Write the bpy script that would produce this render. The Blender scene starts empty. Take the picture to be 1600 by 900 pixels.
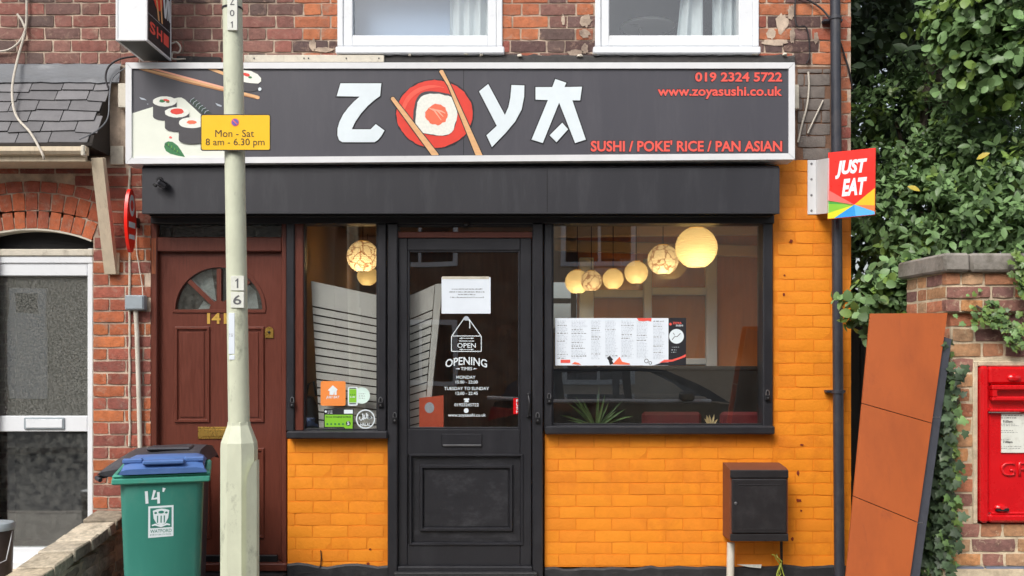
import bpy, bmesh, math, random
from mathutils import Vector, Matrix, noise as mnoise

R = math.radians
rnd = random.Random(11)
sc = bpy.context.scene
C = sc.collection

# ---------------------------------------------------------------- camera
DIST, PXM, EYE, HOR = 6.0, 245.0, 1.62, 546.0     # camera distance to the facade, photo pixels per metre there, eye height, horizon row


def W(px, py, Y=0.0):
    """photo pixel on the vertical plane at depth Y (0 = brick face of the terrace, negative = towards the street)"""
    k = (DIST + Y) / DIST / PXM
    return Vector(((px - 800.0) * k, Y, EYE + (HOR - py) * k))


cam_d = bpy.data.cameras.new('camera')
cam = bpy.data.objects.new('camera', cam_d)
C.objects.link(cam)
cam.location = (0, -DIST, EYE)
cam.rotation_euler = (R(90), 0, 0)
cam_d.sensor_width = 36.0
cam_d.lens = 36.0 * DIST * PXM / 1600.0
cam_d.shift_y = (HOR - 450.0) / 1600.0
cam_d.clip_start = 0.05
cam_d.clip_end = 2000
sc.camera = cam

# ---------------------------------------------------------------- sky and sun (bright overcast)
world = bpy.data.worlds.new('World')
sc.world = world
world.use_nodes = True
wn = world.node_tree
wn.nodes.clear()
sky = wn.nodes.new('ShaderNodeTexSky')
sky.sky_type = 'NISHITA'
sky.sun_disc = False
sun_from = Vector((-0.42, -0.72, 0.85)).normalized()
sky.sun_elevation = math.asin(sun_from.z)
sky.sun_rotation = math.atan2(sun_from.x, sun_from.y)
sky.air_density = 1.0
sky.dust_density = 4.0
sky.ozone_density = 1.0
hs = wn.nodes.new('ShaderNodeHueSaturation')
hs.inputs['Saturation'].default_value = 0.42
bgn = wn.nodes.new('ShaderNodeBackground')
bgn.inputs['Strength'].default_value = 0.13
wo = wn.nodes.new('ShaderNodeOutputWorld')
wn.links.new(sky.outputs[0], hs.inputs['Color'])
wn.links.new(hs.outputs[0], bgn.inputs['Color'])
wn.links.new(bgn.outputs[0], wo.inputs['Surface'])

sun_d = bpy.data.lights.new('sun', 'SUN')
sun_d.energy = 1.3
sun_d.angle = R(24)
sun_d.color = (1.0, 0.97, 0.93)
sun = bpy.data.objects.new('sun', sun_d)
C.objects.link(sun)
sun.rotation_euler = (-sun_from).to_track_quat('-Z', 'Y').to_euler()

vs = sc.view_settings
vs.view_transform = 'Standard'
vs.look = 'None'
vs.gamma = 1.0
vs.use_curve_mapping = False
vs.exposure = 0.62
sc.cycles.use_denoising = True
sc.cycles.use_adaptive_sampling = True
sc.cycles.adaptive_threshold = 0.02
sc.cycles.max_bounces = 6
sc.cycles.transparent_max_bounces = 16
sc.cycles.caustics_reflective = False
sc.cycles.caustics_refractive = False
sc.cycles.sample_clamp_indirect = 4.0


# ---------------------------------------------------------------- materials
def s2l(*c):
    return tuple((x / 255 / 12.92 if x / 255 <= 0.04045 else ((x / 255 + 0.055) / 1.055) ** 2.4) for x in c)


def mat(name, col, rough=0.6, metal=0.0, var=0.12, vscale=18.0, bump=0.15, bscale=120.0, grime=None, gscale=3.0, gamt=0.5,
        objcol=False, spec=0.5, coat=0.0, stretch=None, gmin=0.5, emit=None, estr=0.0, rvar=0.1, island=0.0, trans=0.0, detail=5.0, grime2=None, g2scale=40.0, g2amt=0.5, g2min=0.58):
    m = bpy.data.materials.new(name)
    m.use_nodes = True
    t = m.node_tree
    N, L = t.nodes, t.links
    b = N['Principled BSDF']
    b.inputs['Roughness'].default_value = rough
    b.inputs['Metallic'].default_value = metal
    b.inputs['Specular IOR Level'].default_value = spec
    b.inputs['Coat Weight'].default_value = coat
    geo = N.new('ShaderNodeNewGeometry')
    pos = geo.outputs['Position']
    if stretch:
        mp = N.new('ShaderNodeMapping')
        mp.inputs['Scale'].default_value = stretch
        L.new(pos, mp.inputs['Vector'])
        pos = mp.outputs[0]
    if objcol:
        oi = N.new('ShaderNodeObjectInfo')
        src = oi.outputs['Color']
    else:
        rgb = N.new('ShaderNodeRGB')
        rgb.outputs[0].default_value = (*col, 1)
        src = rgb.outputs[0]
    n1 = N.new('ShaderNodeTexNoise')
    n1.inputs['Scale'].default_value = vscale
    n1.inputs['Detail'].default_value = detail
    n1.inputs['Roughness'].default_value = 0.62
    L.new(pos, n1.inputs['Vector'])
    mr = N.new('ShaderNodeMapRange')
    mr.inputs['From Min'].default_value = 0.25
    mr.inputs['From Max'].default_value = 0.75
    mr.inputs['To Min'].default_value = 1 - var
    mr.inputs['To Max'].default_value = 1 + var
    L.new(n1.outputs['Fac'], mr.inputs['Value'])
    val = mr.outputs[0]
    if island:
        oi2 = N.new('ShaderNodeObjectInfo')
        ad = N.new('ShaderNodeMath'); ad.operation = 'ADD'
        L.new(geo.outputs['Random Per Island'], ad.inputs[0]); L.new(oi2.outputs['Random'], ad.inputs[1])
        fr = N.new('ShaderNodeMath'); fr.operation = 'FRACT'
        L.new(ad.outputs[0], fr.inputs[0])
        m2 = N.new('ShaderNodeMapRange')
        m2.inputs['To Min'].default_value = 1 - island
        m2.inputs['To Max'].default_value = 1 + island
        L.new(fr.outputs[0], m2.inputs['Value'])
        mm = N.new('ShaderNodeMath'); mm.operation = 'MULTIPLY'
        L.new(val, mm.inputs[0]); L.new(m2.outputs[0], mm.inputs[1])
        val = mm.outputs[0]
    mul = N.new('ShaderNodeVectorMath')
    mul.operation = 'SCALE'
    L.new(src, mul.inputs[0])
    L.new(val, mul.inputs['Scale'])
    out = mul.outputs[0]
    if grime:
        n2 = N.new('ShaderNodeTexNoise')
        n2.inputs['Scale'].default_value = gscale
        n2.inputs['Detail'].default_value = 8
        n2.inputs['Roughness'].default_value = 0.7
        L.new(pos, n2.inputs['Vector'])
        g = N.new('ShaderNodeMapRange')
        g.inputs['From Min'].default_value = gmin
        g.inputs['From Max'].default_value = gmin + 0.2
        g.inputs['To Max'].default_value = gamt
        L.new(n2.outputs['Fac'], g.inputs['Value'])
        mx = N.new('ShaderNodeMix')
        mx.data_type = 'RGBA'
        L.new(g.outputs[0], mx.inputs['Factor'])
        L.new(out, mx.inputs['A'])
        mx.inputs['B'].default_value = (*grime, 1)
        out = mx.outputs['Result']
    if grime2:
        n4 = N.new('ShaderNodeTexNoise')
        n4.inputs['Scale'].default_value = g2scale
        n4.inputs['Detail'].default_value = 6
        n4.inputs['Roughness'].default_value = 0.75
        n4.inputs['Distortion'].default_value = 0.6
        L.new(pos, n4.inputs['Vector'])
        g4 = N.new('ShaderNodeMapRange')
        g4.inputs['From Min'].default_value = g2min
        g4.inputs['From Max'].default_value = g2min + 0.14
        g4.inputs['To Max'].default_value = g2amt
        L.new(n4.outputs['Fac'], g4.inputs['Value'])
        m4 = N.new('ShaderNodeMix')
        m4.data_type = 'RGBA'
        L.new(g4.outputs[0], m4.inputs['Factor'])
        L.new(out, m4.inputs['A'])
        m4.inputs['B'].default_value = (*grime2, 1)
        out = m4.outputs['Result']
    L.new(out, b.inputs['Base Color'])
    if rvar:
        r = N.new('ShaderNodeMapRange')
        r.inputs['To Min'].default_value = max(0.02, rough - rvar)
        r.inputs['To Max'].default_value = min(1, rough + rvar)
        L.new(n1.outputs['Fac'], r.inputs['Value'])
        L.new(r.outputs[0], b.inputs['Roughness'])
    if bump:
        n3 = N.new('ShaderNodeTexNoise')
        n3.inputs['Scale'].default_value = bscale
        n3.inputs['Detail'].default_value = 4
        L.new(pos, n3.inputs['Vector'])
        bp = N.new('ShaderNodeBump')
        bp.inputs['Strength'].default_value = bump
        bp.inputs['Distance'].default_value = 0.004
        L.new(n3.outputs['Fac'], bp.inputs['Height'])
        L.new(bp.outputs[0], b.inputs['Normal'])
    if emit:
        b.inputs['Emission Color'].default_value = (*emit, 1)
        b.inputs['Emission Strength'].default_value = estr
    if trans:
        tl = N.new('ShaderNodeBsdfTranslucent')
        L.new(out, tl.inputs['Color'])
        ms = N.new('ShaderNodeMixShader')
        ms.inputs[0].default_value = trans
        L.new(b.outputs[0], ms.inputs[1]); L.new(tl.outputs[0], ms.inputs[2])
        L.new(ms.outputs[0], N['Material Output'].inputs['Surface'])
    return m


def glass(name, tint=(0.975, 0.985, 0.98), r0=0.06, wave=0.01, wscale=2.0, rough=0.0, dirt_glare=0.0, pattern=0.0):
    m = bpy.data.materials.new(name)
    m.use_nodes = True
    t = m.node_tree
    N, L = t.nodes, t.links
    N.remove(N['Principled BSDF'])
    tr = N.new('ShaderNodeBsdfTransparent'); tr.inputs[0].default_value = (*tint, 1)
    gl = N.new('ShaderNodeBsdfGlossy'); gl.inputs['Roughness'].default_value = rough
    gl.inputs['Color'].default_value = (1, 1, 1, 1)
    lw = N.new('ShaderNodeLayerWeight'); lw.inputs['Blend'].default_value = 0.5
    pw = N.new('ShaderNodeMath'); pw.operation = 'POWER'; pw.inputs[1].default_value = 5
    L.new(lw.outputs['Facing'], pw.inputs[0])
    mr = N.new('ShaderNodeMapRange'); mr.inputs['To Min'].default_value = r0; mr.inputs['To Max'].default_value = 1.0
    L.new(pw.outputs[0], mr.inputs['Value'])
    ms = N.new('ShaderNodeMixShader')
    L.new(mr.outputs[0], ms.inputs[0]); L.new(tr.outputs[0], ms.inputs[1]); L.new(gl.outputs[0], ms.inputs[2])
    geo = N.new('ShaderNodeNewGeometry')
    nz = N.new('ShaderNodeTexNoise'); nz.inputs['Scale'].default_value = wscale; nz.inputs['Detail'].default_value = 1
    L.new(geo.outputs['Position'], nz.inputs['Vector'])
    bp = N.new('ShaderNodeBump'); bp.inputs['Strength'].default_value = wave; bp.inputs['Distance'].default_value = 0.1
    L.new(nz.outputs['Fac'], bp.inputs['Height']); L.new(bp.outputs[0], gl.inputs['Normal'])
    last = ms.outputs[0]
    if dirt_glare:
        df = N.new('ShaderNodeBsdfDiffuse'); df.inputs[0].default_value = (0.35, 0.35, 0.32, 1)  # pale film, used for dirt and for painted-in reflected brightness
        n2 = N.new('ShaderNodeTexNoise'); n2.inputs['Scale'].default_value = 9 if not pattern else pattern; n2.inputs['Detail'].default_value = 7
        L.new(geo.outputs['Position'], n2.inputs['Vector'])
        m3 = N.new('ShaderNodeMapRange'); m3.inputs['From Min'].default_value = 0.35; m3.inputs['From Max'].default_value = 0.8; m3.inputs['To Max'].default_value = dirt_glare
        L.new(n2.outputs['Fac'], m3.inputs['Value'])
        m4 = N.new('ShaderNodeMixShader')
        L.new(m3.outputs[0], m4.inputs[0]); L.new(last, m4.inputs[1]); L.new(df.outputs[0], m4.inputs[2])
        last = m4.outputs[0]
    L.new(last, N['Material Output'].inputs['Surface'])
    return m


M = {}
M['brick'] = mat('weathered_brick', (0.3, 0.1, 0.07), 0.9, objcol=True, var=0.38, vscale=26, bump=0.8, bscale=85, grime=(0.10, 0.075, 0.065), gscale=13, gamt=0.75, gmin=0.52, rvar=0, grime2=s2l(168, 140, 122), g2scale=14, g2amt=0.7, g2min=0.54)
M['brick_pier'] = mat('pier_brick', (0.3, 0.2, 0.1), 0.92, objcol=True, var=0.35, vscale=30, bump=0.9, bscale=70, grime=(0.16, 0.09, 0.07), gscale=12, gamt=0.5, gmin=0.55, rvar=0, grime2=s2l(212, 192, 160), g2scale=20, g2amt=0.65, g2min=0.56)
M['brick_tan'] = mat('tan_brick', (0.3, 0.2, 0.1), 0.92, objcol=True, var=0.4, vscale=34, bump=0.9, bscale=70, grime=(0.13, 0.11, 0.08), gscale=11, gamt=0.8, gmin=0.5, rvar=0, grime2=s2l(205, 192, 165), g2scale=18, g2amt=0.6, g2min=0.55)
M['mortar'] = mat('mortar', s2l(196, 176, 156), 0.95, var=0.25, vscale=14, bump=0.7, bscale=160, grime=s2l(105, 88, 80), gscale=4, gamt=0.8, gmin=0.45, rvar=0)
M['mortar_pale'] = mat('pale_mortar', s2l(210, 194, 166), 0.95, var=0.2, vscale=20, bump=0.8, bscale=150, grime=s2l(130, 112, 92), gscale=6, gamt=0.6, rvar=0)
M['mortar_dark'] = mat('dark_mortar', s2l(120, 90, 72), 0.95, var=0.25, vscale=20, bump=0.7, bscale=150, rvar=0)
M['orange'] = mat('orange_masonry_paint', s2l(236, 142, 34), 0.55, objcol=True, var=0.06, vscale=7, bump=0.45, bscale=55, grime=s2l(206, 112, 28), gscale=3.4, gamt=0.7, gmin=0.5, spec=0.35, grime2=s2l(150, 66, 24), g2scale=11, g2amt=0.7, g2min=0.70)
M['orange_joint'] = mat('orange_paint_joint', s2l(222, 128, 28), 0.6, var=0.08, vscale=12, bump=0.4, bscale=70, spec=0.3)
M['grey_paint_brick'] = mat('dirty_grey_paint', s2l(118, 110, 104), 0.85, var=0.2, vscale=20, bump=0.6, bscale=90, grime=s2l(70, 60, 55), gscale=8, gamt=0.7)
M['chip'] = mat('bare_brick_chip', s2l(128, 48, 26), 0.9, var=0.3, bump=0.3)
M['plinth'] = mat('black_plinth_render', (0.022, 0.022, 0.024), 0.55, var=0.4, vscale=12, bump=0.8, bscale=40, grime=(0.09, 0.085, 0.08), gscale=9, gamt=0.5, gmin=0.56)
M['black'] = mat('black_joinery_paint', s2l(39, 39, 43), 0.36, var=0.12, vscale=9, bump=0.12, bscale=140, grime=s2l(62, 62, 66), gscale=5, gamt=0.4, gmin=0.52, stretch=(1, 1, 0.4))
M['black_panel'] = mat('scuffed_black_panel', s2l(36, 36, 40), 0.42, var=0.15, vscale=8, bump=0.1, bscale=100, grime=s2l(76, 76, 80), gscale=6, gamt=0.6, gmin=0.5, stretch=(0.8, 1, 1.4))
M['shutter'] = mat('shutter_box_paint', s2l(45, 45, 50), 0.45, var=0.08, vscale=3, bump=0.06, bscale=30, grime=s2l(74, 74, 78), gscale=5, gamt=0.35, gmin=0.5, stretch=(2.5, 1, 0.4))
M['sign_face'] = mat('charcoal_sign_face', s2l(73, 72, 79), 0.42, var=0.06, vscale=2, bump=0.02, bscale=40, grime=s2l(88, 87, 93), gscale=5, gamt=0.35, gmin=0.48, stretch=(2.2, 1, 0.35))
M['alu_white'] = mat('white_aluminium', s2l(222, 223, 224), 0.35, var=0.05, vscale=8, bump=0.05, grime=s2l(150, 146, 138), gscale=9, gamt=0.35, gmin=0.6)
M['upvc'] = mat('white_upvc', s2l(226, 229, 232), 0.3, var=0.04, vscale=5, bump=0.03, grime=s2l(176, 172, 160), gscale=7, gamt=0.4, gmin=0.6)
M['old_white'] = mat('flaking_white_paint', s2l(205, 198, 182), 0.7, var=0.12, vscale=25, bump=0.4, grime=s2l(120, 105, 85), gscale=12, gamt=0.7, gmin=0.54)
M['cream_wood'] = mat('cream_painted_timber', s2l(205, 190, 165), 0.75, var=0.12, vscale=12, bump=0.4, bscale=60, stretch=(3, 3, 0.6), grime=s2l(135, 112, 88), gscale=10, gamt=0.6, gmin=0.55)
M['lead'] = mat('lead_flashing', s2l(98, 101, 106), 0.6, var=0.3, vscale=9, bump=0.5, bscale=25, grime=s2l(170, 172, 172), gscale=5, gamt=0.5, gmin=0.56, stretch=(0.7, 1, 2))
M['felt'] = mat('bitumen_strip', s2l(60, 58, 57), 0.85, var=0.3, vscale=20, bump=0.8, bscale=50, grime=s2l(140, 130, 120), gscale=14, gamt=0.6, gmin=0.6)
M['slate'] = mat('roof_slate', s2l(74, 73, 76), 0.65, objcol=True, var=0.2, vscale=16, bump=0.35, bscale=60, grime=s2l(112, 110, 104), gscale=8, gamt=0.5, gmin=0.56)
M['mahogany'] = mat('mahogany_stain', s2l(98, 50, 38), 0.34, var=0.22, vscale=16, bump=0.12, bscale=60, stretch=(6, 6, 0.5), grime=s2l(120, 66, 50), gscale=3, gamt=0.3, gmin=0.55)
M['mahogany_worn'] = mat('sun_bleached_mahogany', s2l(150, 82, 48), 0.5, var=0.3, vscale=16, bump=0.3, bscale=60, stretch=(6, 6, 0.7), grime=s2l(92, 48, 36), gscale=9, gamt=0.8)
M['brass'] = mat('brass', s2l(205, 165, 85), 0.28, metal=0.85, var=0.15, vscale=40, bump=0.05)
M['gold'] = mat('gold_numeral', s2l(235, 190, 95), 0.35, metal=0.6, var=0.1, bump=0)
M['steel'] = mat('dull_steel', s2l(150, 150, 152), 0.35, metal=0.9, var=0.2, bump=0.1)
M['dark_metal'] = mat('dark_metal', s2l(48, 48, 50), 0.35, metal=0.6, var=0.2, bump=0.1)
M['pole'] = mat('pale_green_pole_paint', s2l(204, 208, 184), 0.5, var=0.08, vscale=14, bump=0.3, bscale=60, grime=s2l(104, 106, 90), gscale=13, gamt=0.8, gmin=0.575, stretch=(1, 1, 0.6), grime2=s2l(60, 58, 50), g2scale=45, g2amt=0.8, g2min=0.68)
M['plate_white'] = mat('white_number_plate', s2l(222, 224, 214), 0.5, var=0.05, bump=0.05, grime=s2l(165, 162, 145), gscale=25, gamt=0.4)
M['yellow'] = mat('yellow_sign_face', s2l(250, 196, 18), 0.4, var=0.03, bump=0.02)
M['ink'] = mat('dark_ink', s2l(62, 40, 26), 0.5, var=0.05, bump=0)
M['ink_grey'] = mat('grey_ink', s2l(95, 95, 98), 0.6, var=0.1, bump=0)
M['ink_pale'] = mat('pale_grey_ink', s2l(176, 184, 194), 0.6, var=0.15, vscale=60, bump=0)
M['black_ink'] = mat('black_ink', s2l(34, 33, 38), 0.5, var=0.08, bump=0)
M['white_vinyl'] = mat('white_vinyl', s2l(224, 234, 238), 0.4, var=0.03, bump=0.02)
M['cream_print'] = mat('cream_print', s2l(228, 232, 218), 0.45, var=0.05, vscale=6, bump=0)
M['rice_print'] = mat('rice_print', s2l(235, 236, 226), 0.45, var=0.08, vscale=70, bump=0)
M['nori_print'] = mat('nori_print', s2l(66, 64, 68), 0.5, var=0.12, vscale=60, bump=0)
M['red_print'] = mat('red_print', s2l(226, 62, 46), 0.45, var=0.08, vscale=14, bump=0)
M['salmon_print'] = mat('salmon_print', s2l(238, 112, 78), 0.45, var=0.08, bump=0)
M['salmon_line'] = mat('salmon_line_print', s2l(246, 178, 150), 0.45, var=0.05, bump=0)
M['coral'] = mat('coral_lettering', s2l(236, 92, 80), 0.45, var=0.03, bump=0)
M['wood_print'] = mat('bamboo_print', s2l(226, 176, 124), 0.45, var=0.14, vscale=10, bump=0, stretch=(1, 1, 4))
M['wood_dark_print'] = mat('bamboo_shade_print', s2l(176, 122, 76), 0.45, var=0.1, bump=0)
M['leaf_print'] = mat('leaf_print', s2l(52, 122, 72), 0.45, var=0.25, vscale=50, bump=0)
M['sprig_print'] = mat('sprig_print', s2l(40, 62, 52), 0.45, var=0.2, vscale=40, bump=0)
M['je_red'] = mat('bright_red_acrylic', s2l(238, 36, 22), 0.3, var=0.03, bump=0.01)
M['je_orange'] = mat('orange_sticker', s2l(238, 142, 70), 0.4, var=0.05, bump=0)
for nm, c in dict(p_pink=(236, 108, 100), p_green=(70, 165, 60), p_lime=(132, 196, 54), p_yel=(222, 220, 40), p_blue=(40, 150, 222), p_blue2=(90, 180, 235), p_amber=(246, 190, 30), p_or=(232, 128, 66), p_purple=(112, 98, 178)).items():
    M[nm] = mat('print_' + nm[2:], s2l(*c), 0.35, var=0.03, bump=0)
M['bin_green'] = mat('green_bin_plastic', s2l(52, 128, 114), 0.5, var=0.1, vscale=4, bump=0.12, bscale=180, grime=s2l(84, 134, 120), gscale=4, gamt=0.5, gmin=0.48, stretch=(1.6, 1, 0.6), grime2=s2l(110, 128, 112), g2scale=22, g2amt=0.5, g2min=0.64)
M['bin_rim'] = mat('green_bin_rim_plastic', s2l(66, 152, 132), 0.5, var=0.1, vscale=9, bump=0.15, bscale=160, grime=s2l(110, 140, 120), gscale=14, gamt=0.5, gmin=0.58)
M['bin_blue'] = mat('blue_lid_plastic', s2l(80, 114, 172), 0.45, var=0.1, vscale=7, bump=0.1, bscale=120, grime=s2l(110, 130, 180), gscale=10, gamt=0.4)
M['bin_black'] = mat('black_bin_plastic', s2l(58, 58, 64), 0.5, var=0.15, vscale=8, bump=0.15, bscale=120, grime=s2l(100, 98, 100), gscale=7, gamt=0.4)
M['bucket'] = mat('dark_bucket_plastic', s2l(52, 42, 42), 0.4, var=0.15, bump=0.1, grime=s2l(90, 80, 76), gscale=12, gamt=0.5)
M['brownbox'] = mat('weathered_brown_plastic', s2l(112, 64, 44), 0.6, var=0.12, vscale=16, bump=0.2)
M['blackbox'] = mat('black_meter_plastic', s2l(38, 36, 38), 0.45, var=0.15, vscale=10, bump=0.12, grime=s2l(64, 62, 64), gscale=7, gamt=0.5)
M['pipe_white'] = mat('white_plastic_pipe', s2l(212, 206, 192), 0.45, var=0.08, bump=0.05, grime=s2l(150, 140, 122), gscale=9, gamt=0.5)
M['pipe_black'] = mat('black_cast_pipe', s2l(52, 54, 62), 0.4, var=0.12, vscale=9, bump=0.2, bscale=60, grime=s2l(86, 82, 80), gscale=8, gamt=0.4)
M['cable_white'] = mat('white_cable', s2l(200, 192, 178), 0.6, var=0.15, vscale=30, bump=0)
M['cable_black'] = mat('black_cable', s2l(40, 36, 38), 0.5, var=0.1, bump=0)
M['cable_green'] = mat('earth_cable', s2l(150, 160, 60), 0.5, var=0.2, vscale=80, bump=0)
M['greybox'] = mat('grey_junction_plastic', s2l(150, 160, 166), 0.5, var=0.06, bump=0.05, grime=s2l(120, 120, 116), gscale=12, gamt=0.4)
M['postbox'] = mat('post_box_red_paint', s2l(206, 16, 24), 0.28, var=0.08, vscale=7, bump=0.18, bscale=45, coat=0.3, grime=s2l(226, 76, 70), gscale=10, gamt=0.45, gmin=0.6)
M['dark'] = mat('darkness', (0.006, 0.006, 0.006), 0.8, var=0.1, bump=0)
M['coping'] = mat('stone_coping', s2l(142, 136, 128), 0.9, var=0.25, vscale=12, bump=0.8, bscale=40, grime=s2l(84, 80, 66), gscale=7, gamt=0.8, gmin=0.5)
M['blue_brick'] = mat('blue_engineering_brick', s2l(98, 106, 122), 0.5, var=0.15, vscale=20, bump=0.3, bscale=60)
M['board'] = mat('terracotta_sheet', s2l(174, 86, 34), 0.66, var=0.06, vscale=4, bump=0.12, bscale=60, grime=s2l(150, 72, 30), gscale=2.2, gamt=0.6, gmin=0.45, stretch=(1.5, 1, 0.6), grime2=s2l(140, 66, 36), g2scale=7, g2amt=0.55, g2min=0.58)
M['slate_edge'] = mat('dark_grey_board', s2l(62, 64, 72), 0.55, var=0.12, bump=0.15)
M['paper'] = mat('white_paper', s2l(226, 234, 242), 0.6, var=0.04, vscale=6, bump=0.05, bscale=15)
M['glass'] = glass('shop_glass', r0=0.14, wave=0.008, wscale=1.6, dirt_glare=0.016)
M['glass_door'] = glass('storm_door_glass', tint=(0.9, 0.92, 0.9), r0=0.19, wave=0.004, wscale=2.5, dirt_glare=0.16, pattern=30)
M['glass_painted_reflection'] = glass('storm_glass_painted_reflection', tint=(0.9, 0.92, 0.9), r0=0.19, wave=0.006, wscale=3, dirt_glare=0.62, pattern=120)  # same glass as the lower pane; its brighter reflection painted in as pale film
M['glass_up'] = glass('bedroom_glass', r0=0.08, wave=0.008)
M['glass_pattern'] = glass('patterned_glass', tint=(0.5, 0.52, 0.48), r0=0.06, wave=0.4, wscale=60, rough=0.2, dirt_glare=0.4, pattern=40)
M['inner_brown'] = mat('brown_painted_wall', s2l(226, 178, 126), 0.7, var=0.12, vscale=3, bump=0.1)
M['inner_wood'] = mat('brown_panelling', s2l(206, 150, 104), 0.5, var=0.2, vscale=6, bump=0.1, stretch=(5, 5, 0.5))
M['inner_ceiling'] = mat('brown_ceiling', s2l(200, 172, 136), 0.7, var=0.15, vscale=4, bump=0.1)
M['beam'] = mat('tan_painted_timber', s2l(204, 178, 146), 0.7, var=0.15, vscale=5, bump=0.1, stretch=(0.5, 3, 3))
M['partition'] = mat('brown_partition', s2l(214, 130, 66), 0.6, var=0.14, vscale=5, bump=0.1, stretch=(6, 6, 0.4))
M['inner_floor'] = mat('dark_floor', s2l(60, 50, 44), 0.5, var=0.2, bump=0.1)
M['slat_white'] = mat('off_white_slat', s2l(206, 204, 198), 0.5, var=0.05, vscale=6, bump=0.05)
M['maroon'] = mat('maroon_upholstery', s2l(96, 26, 34), 0.6, var=0.15, bump=0.2)
M['red_card'] = mat('red_orange_card', s2l(206, 86, 56), 0.5, var=0.1, bump=0.05)
M['curtain'] = mat('pale_curtain', s2l(222, 232, 236), 0.8, var=0.04, bump=0.1, trans=0.25)
M['blind'] = mat('blue_grey_blind', s2l(158, 180, 210), 0.8, var=0.04, vscale=2, bump=0.03)
M['dark_room'] = mat('dim_room_wall', s2l(66, 68, 74), 0.9, var=0.1, bump=0.1)
M['asphalt'] = mat('asphalt', (0.05, 0.05, 0.052), 0.9, var=0.25, vscale=30, bump=0.6, bscale=200)
M['paving'] = mat('concrete_paving', s2l(140, 136, 128), 0.9, var=0.2, vscale=8, bump=0.4, bscale=120)
M['earth'] = mat('bare_ground', s2l(92, 84, 70), 0.95, var=0.3, vscale=6, bump=0.6)
M['render'] = mat('pebbledash', s2l(168, 160, 142), 0.95, var=0.25, vscale=40, bump=0.9, bscale=80)
M['car_paint'] = mat('black_car_paint', (0.008, 0.008, 0.01), 0.2, var=0.05, bump=0, coat=1.0)
M['car_glass'] = mat('tinted_car_glass', (0.015, 0.018, 0.02), 0.05, var=0.05, bump=0, rvar=0)
M['chrome'] = mat('chrome', (0.85, 0.85, 0.86), 0.12, metal=1.0, var=0.02, bump=0, rvar=0)
M['rubber'] = mat('tyre_rubber', (0.02, 0.02, 0.02), 0.85, var=0.2, bump=0.2)
M['tail_red'] = mat('tail_lamp_red', (0.4, 0.01, 0.02), 0.2, var=0.05, bump=0)
M['leaf'] = mat('laurel_leaf', (0.14, 0.235, 0.09), 0.42, var=0.3, vscale=3, bump=0.1, bscale=60, island=0.5, trans=0.15, spec=0.4)
M['leaf_shaded'] = mat('shade_painted_leaf', (0.06, 0.098, 0.048), 0.5, var=0.3, vscale=3, bump=0.1, island=0.45, trans=0.12, spec=0.4)  # shade of the deep recess put into a darker leaf colour
M['leaf_bright'] = mat('young_leaf', (0.16, 0.25, 0.055), 0.42, var=0.3, vscale=5, bump=0.1, island=0.45, trans=0.2)
M['leaf_yellow'] = mat('yellowed_leaf', (0.5, 0.4, 0.06), 0.5, var=0.2, bump=0.1)
M['ivy'] = mat('ivy_leaf', (0.12, 0.21, 0.065), 0.42, var=0.3, vscale=8, bump=0.1, island=0.55, trans=0.15)
M['bark'] = mat('bark', (0.09, 0.07, 0.05), 0.9, var=0.3, vscale=30, bump=0.8, bscale=60)
M['fence'] = mat('dark_timber', (0.03, 0.024, 0.02), 0.85, var=0.3, vscale=10, bump=0.4, stretch=(6, 6, 0.6))
M['spike_tan'] = mat('dried_stem', s2l(205, 185, 140), 0.7, var=0.15, bump=0)


def brick_far(name):
    m = mat(name, (0.2, 0.08, 0.07), 0.9, var=0.3, vscale=20, bump=0.5, bscale=80, rvar=0)
    N, L = m.node_tree.nodes, m.node_tree.links
    b = N['Principled BSDF']
    geo = N.new('ShaderNodeNewGeometry')
    sp = N.new('ShaderNodeSeparateXYZ'); cb = N.new('ShaderNodeCombineXYZ')
    L.new(geo.outputs['Position'], sp.inputs[0]); L.new(sp.outputs['X'], cb.inputs['X']); L.new(sp.outputs['Z'], cb.inputs['Y'])
    bt = N.new('ShaderNodeTexBrick')
    bt.inputs['Scale'].default_value = 1.0
    bt.inputs['Brick Width'].default_value = 0.23
    bt.inputs['Row Height'].default_value = 0.0787
    bt.inputs['Mortar Size'].default_value = 0.006
    bt.inputs['Color1'].default_value = (0.24, 0.09, 0.075, 1)
    bt.inputs['Color2'].default_value = (0.13, 0.065, 0.06, 1)
    bt.inputs['Mortar'].default_value = (*s2l(180, 160, 142), 1)
    L.new(cb.outputs[0], bt.inputs['Vector']); L.new(bt.outputs['Color'], b.inputs['Base Color'])
    return m


M['brick_far'] = brick_far('distant_brickwork')

# ---------------------------------------------------------------- scene objects
ORG = {}


def tag(o, label, cat, group=None):
    o['label'] = label
    o['category'] = cat
    if group:
        o['group'] = group
    return o


def thing(name, label, cat, loc=(0, 0, 0), group=None):
    o = bpy.data.objects.new(name, None)
    o.empty_display_size = 0.1
    C.objects.link(o)
    o.location = loc
    ORG[o] = Vector(loc)
    return tag(o, label, cat, group)


def obj(name, me, parent=None, mats=(), loc=None):
    """link mesh; loc = world position of the mesh's own origin"""
    for m in mats:
        me.materials.append(m)
    o = bpy.data.objects.new(name, me)
    C.objects.link(o)
    w = Vector(loc) if loc is not None else Vector((0, 0, 0))
    if parent is not None:
        o.parent = parent
        o.location = w - ORG[parent]
    else:
        o.location = w
    ORG[o] = w
    return o


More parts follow.
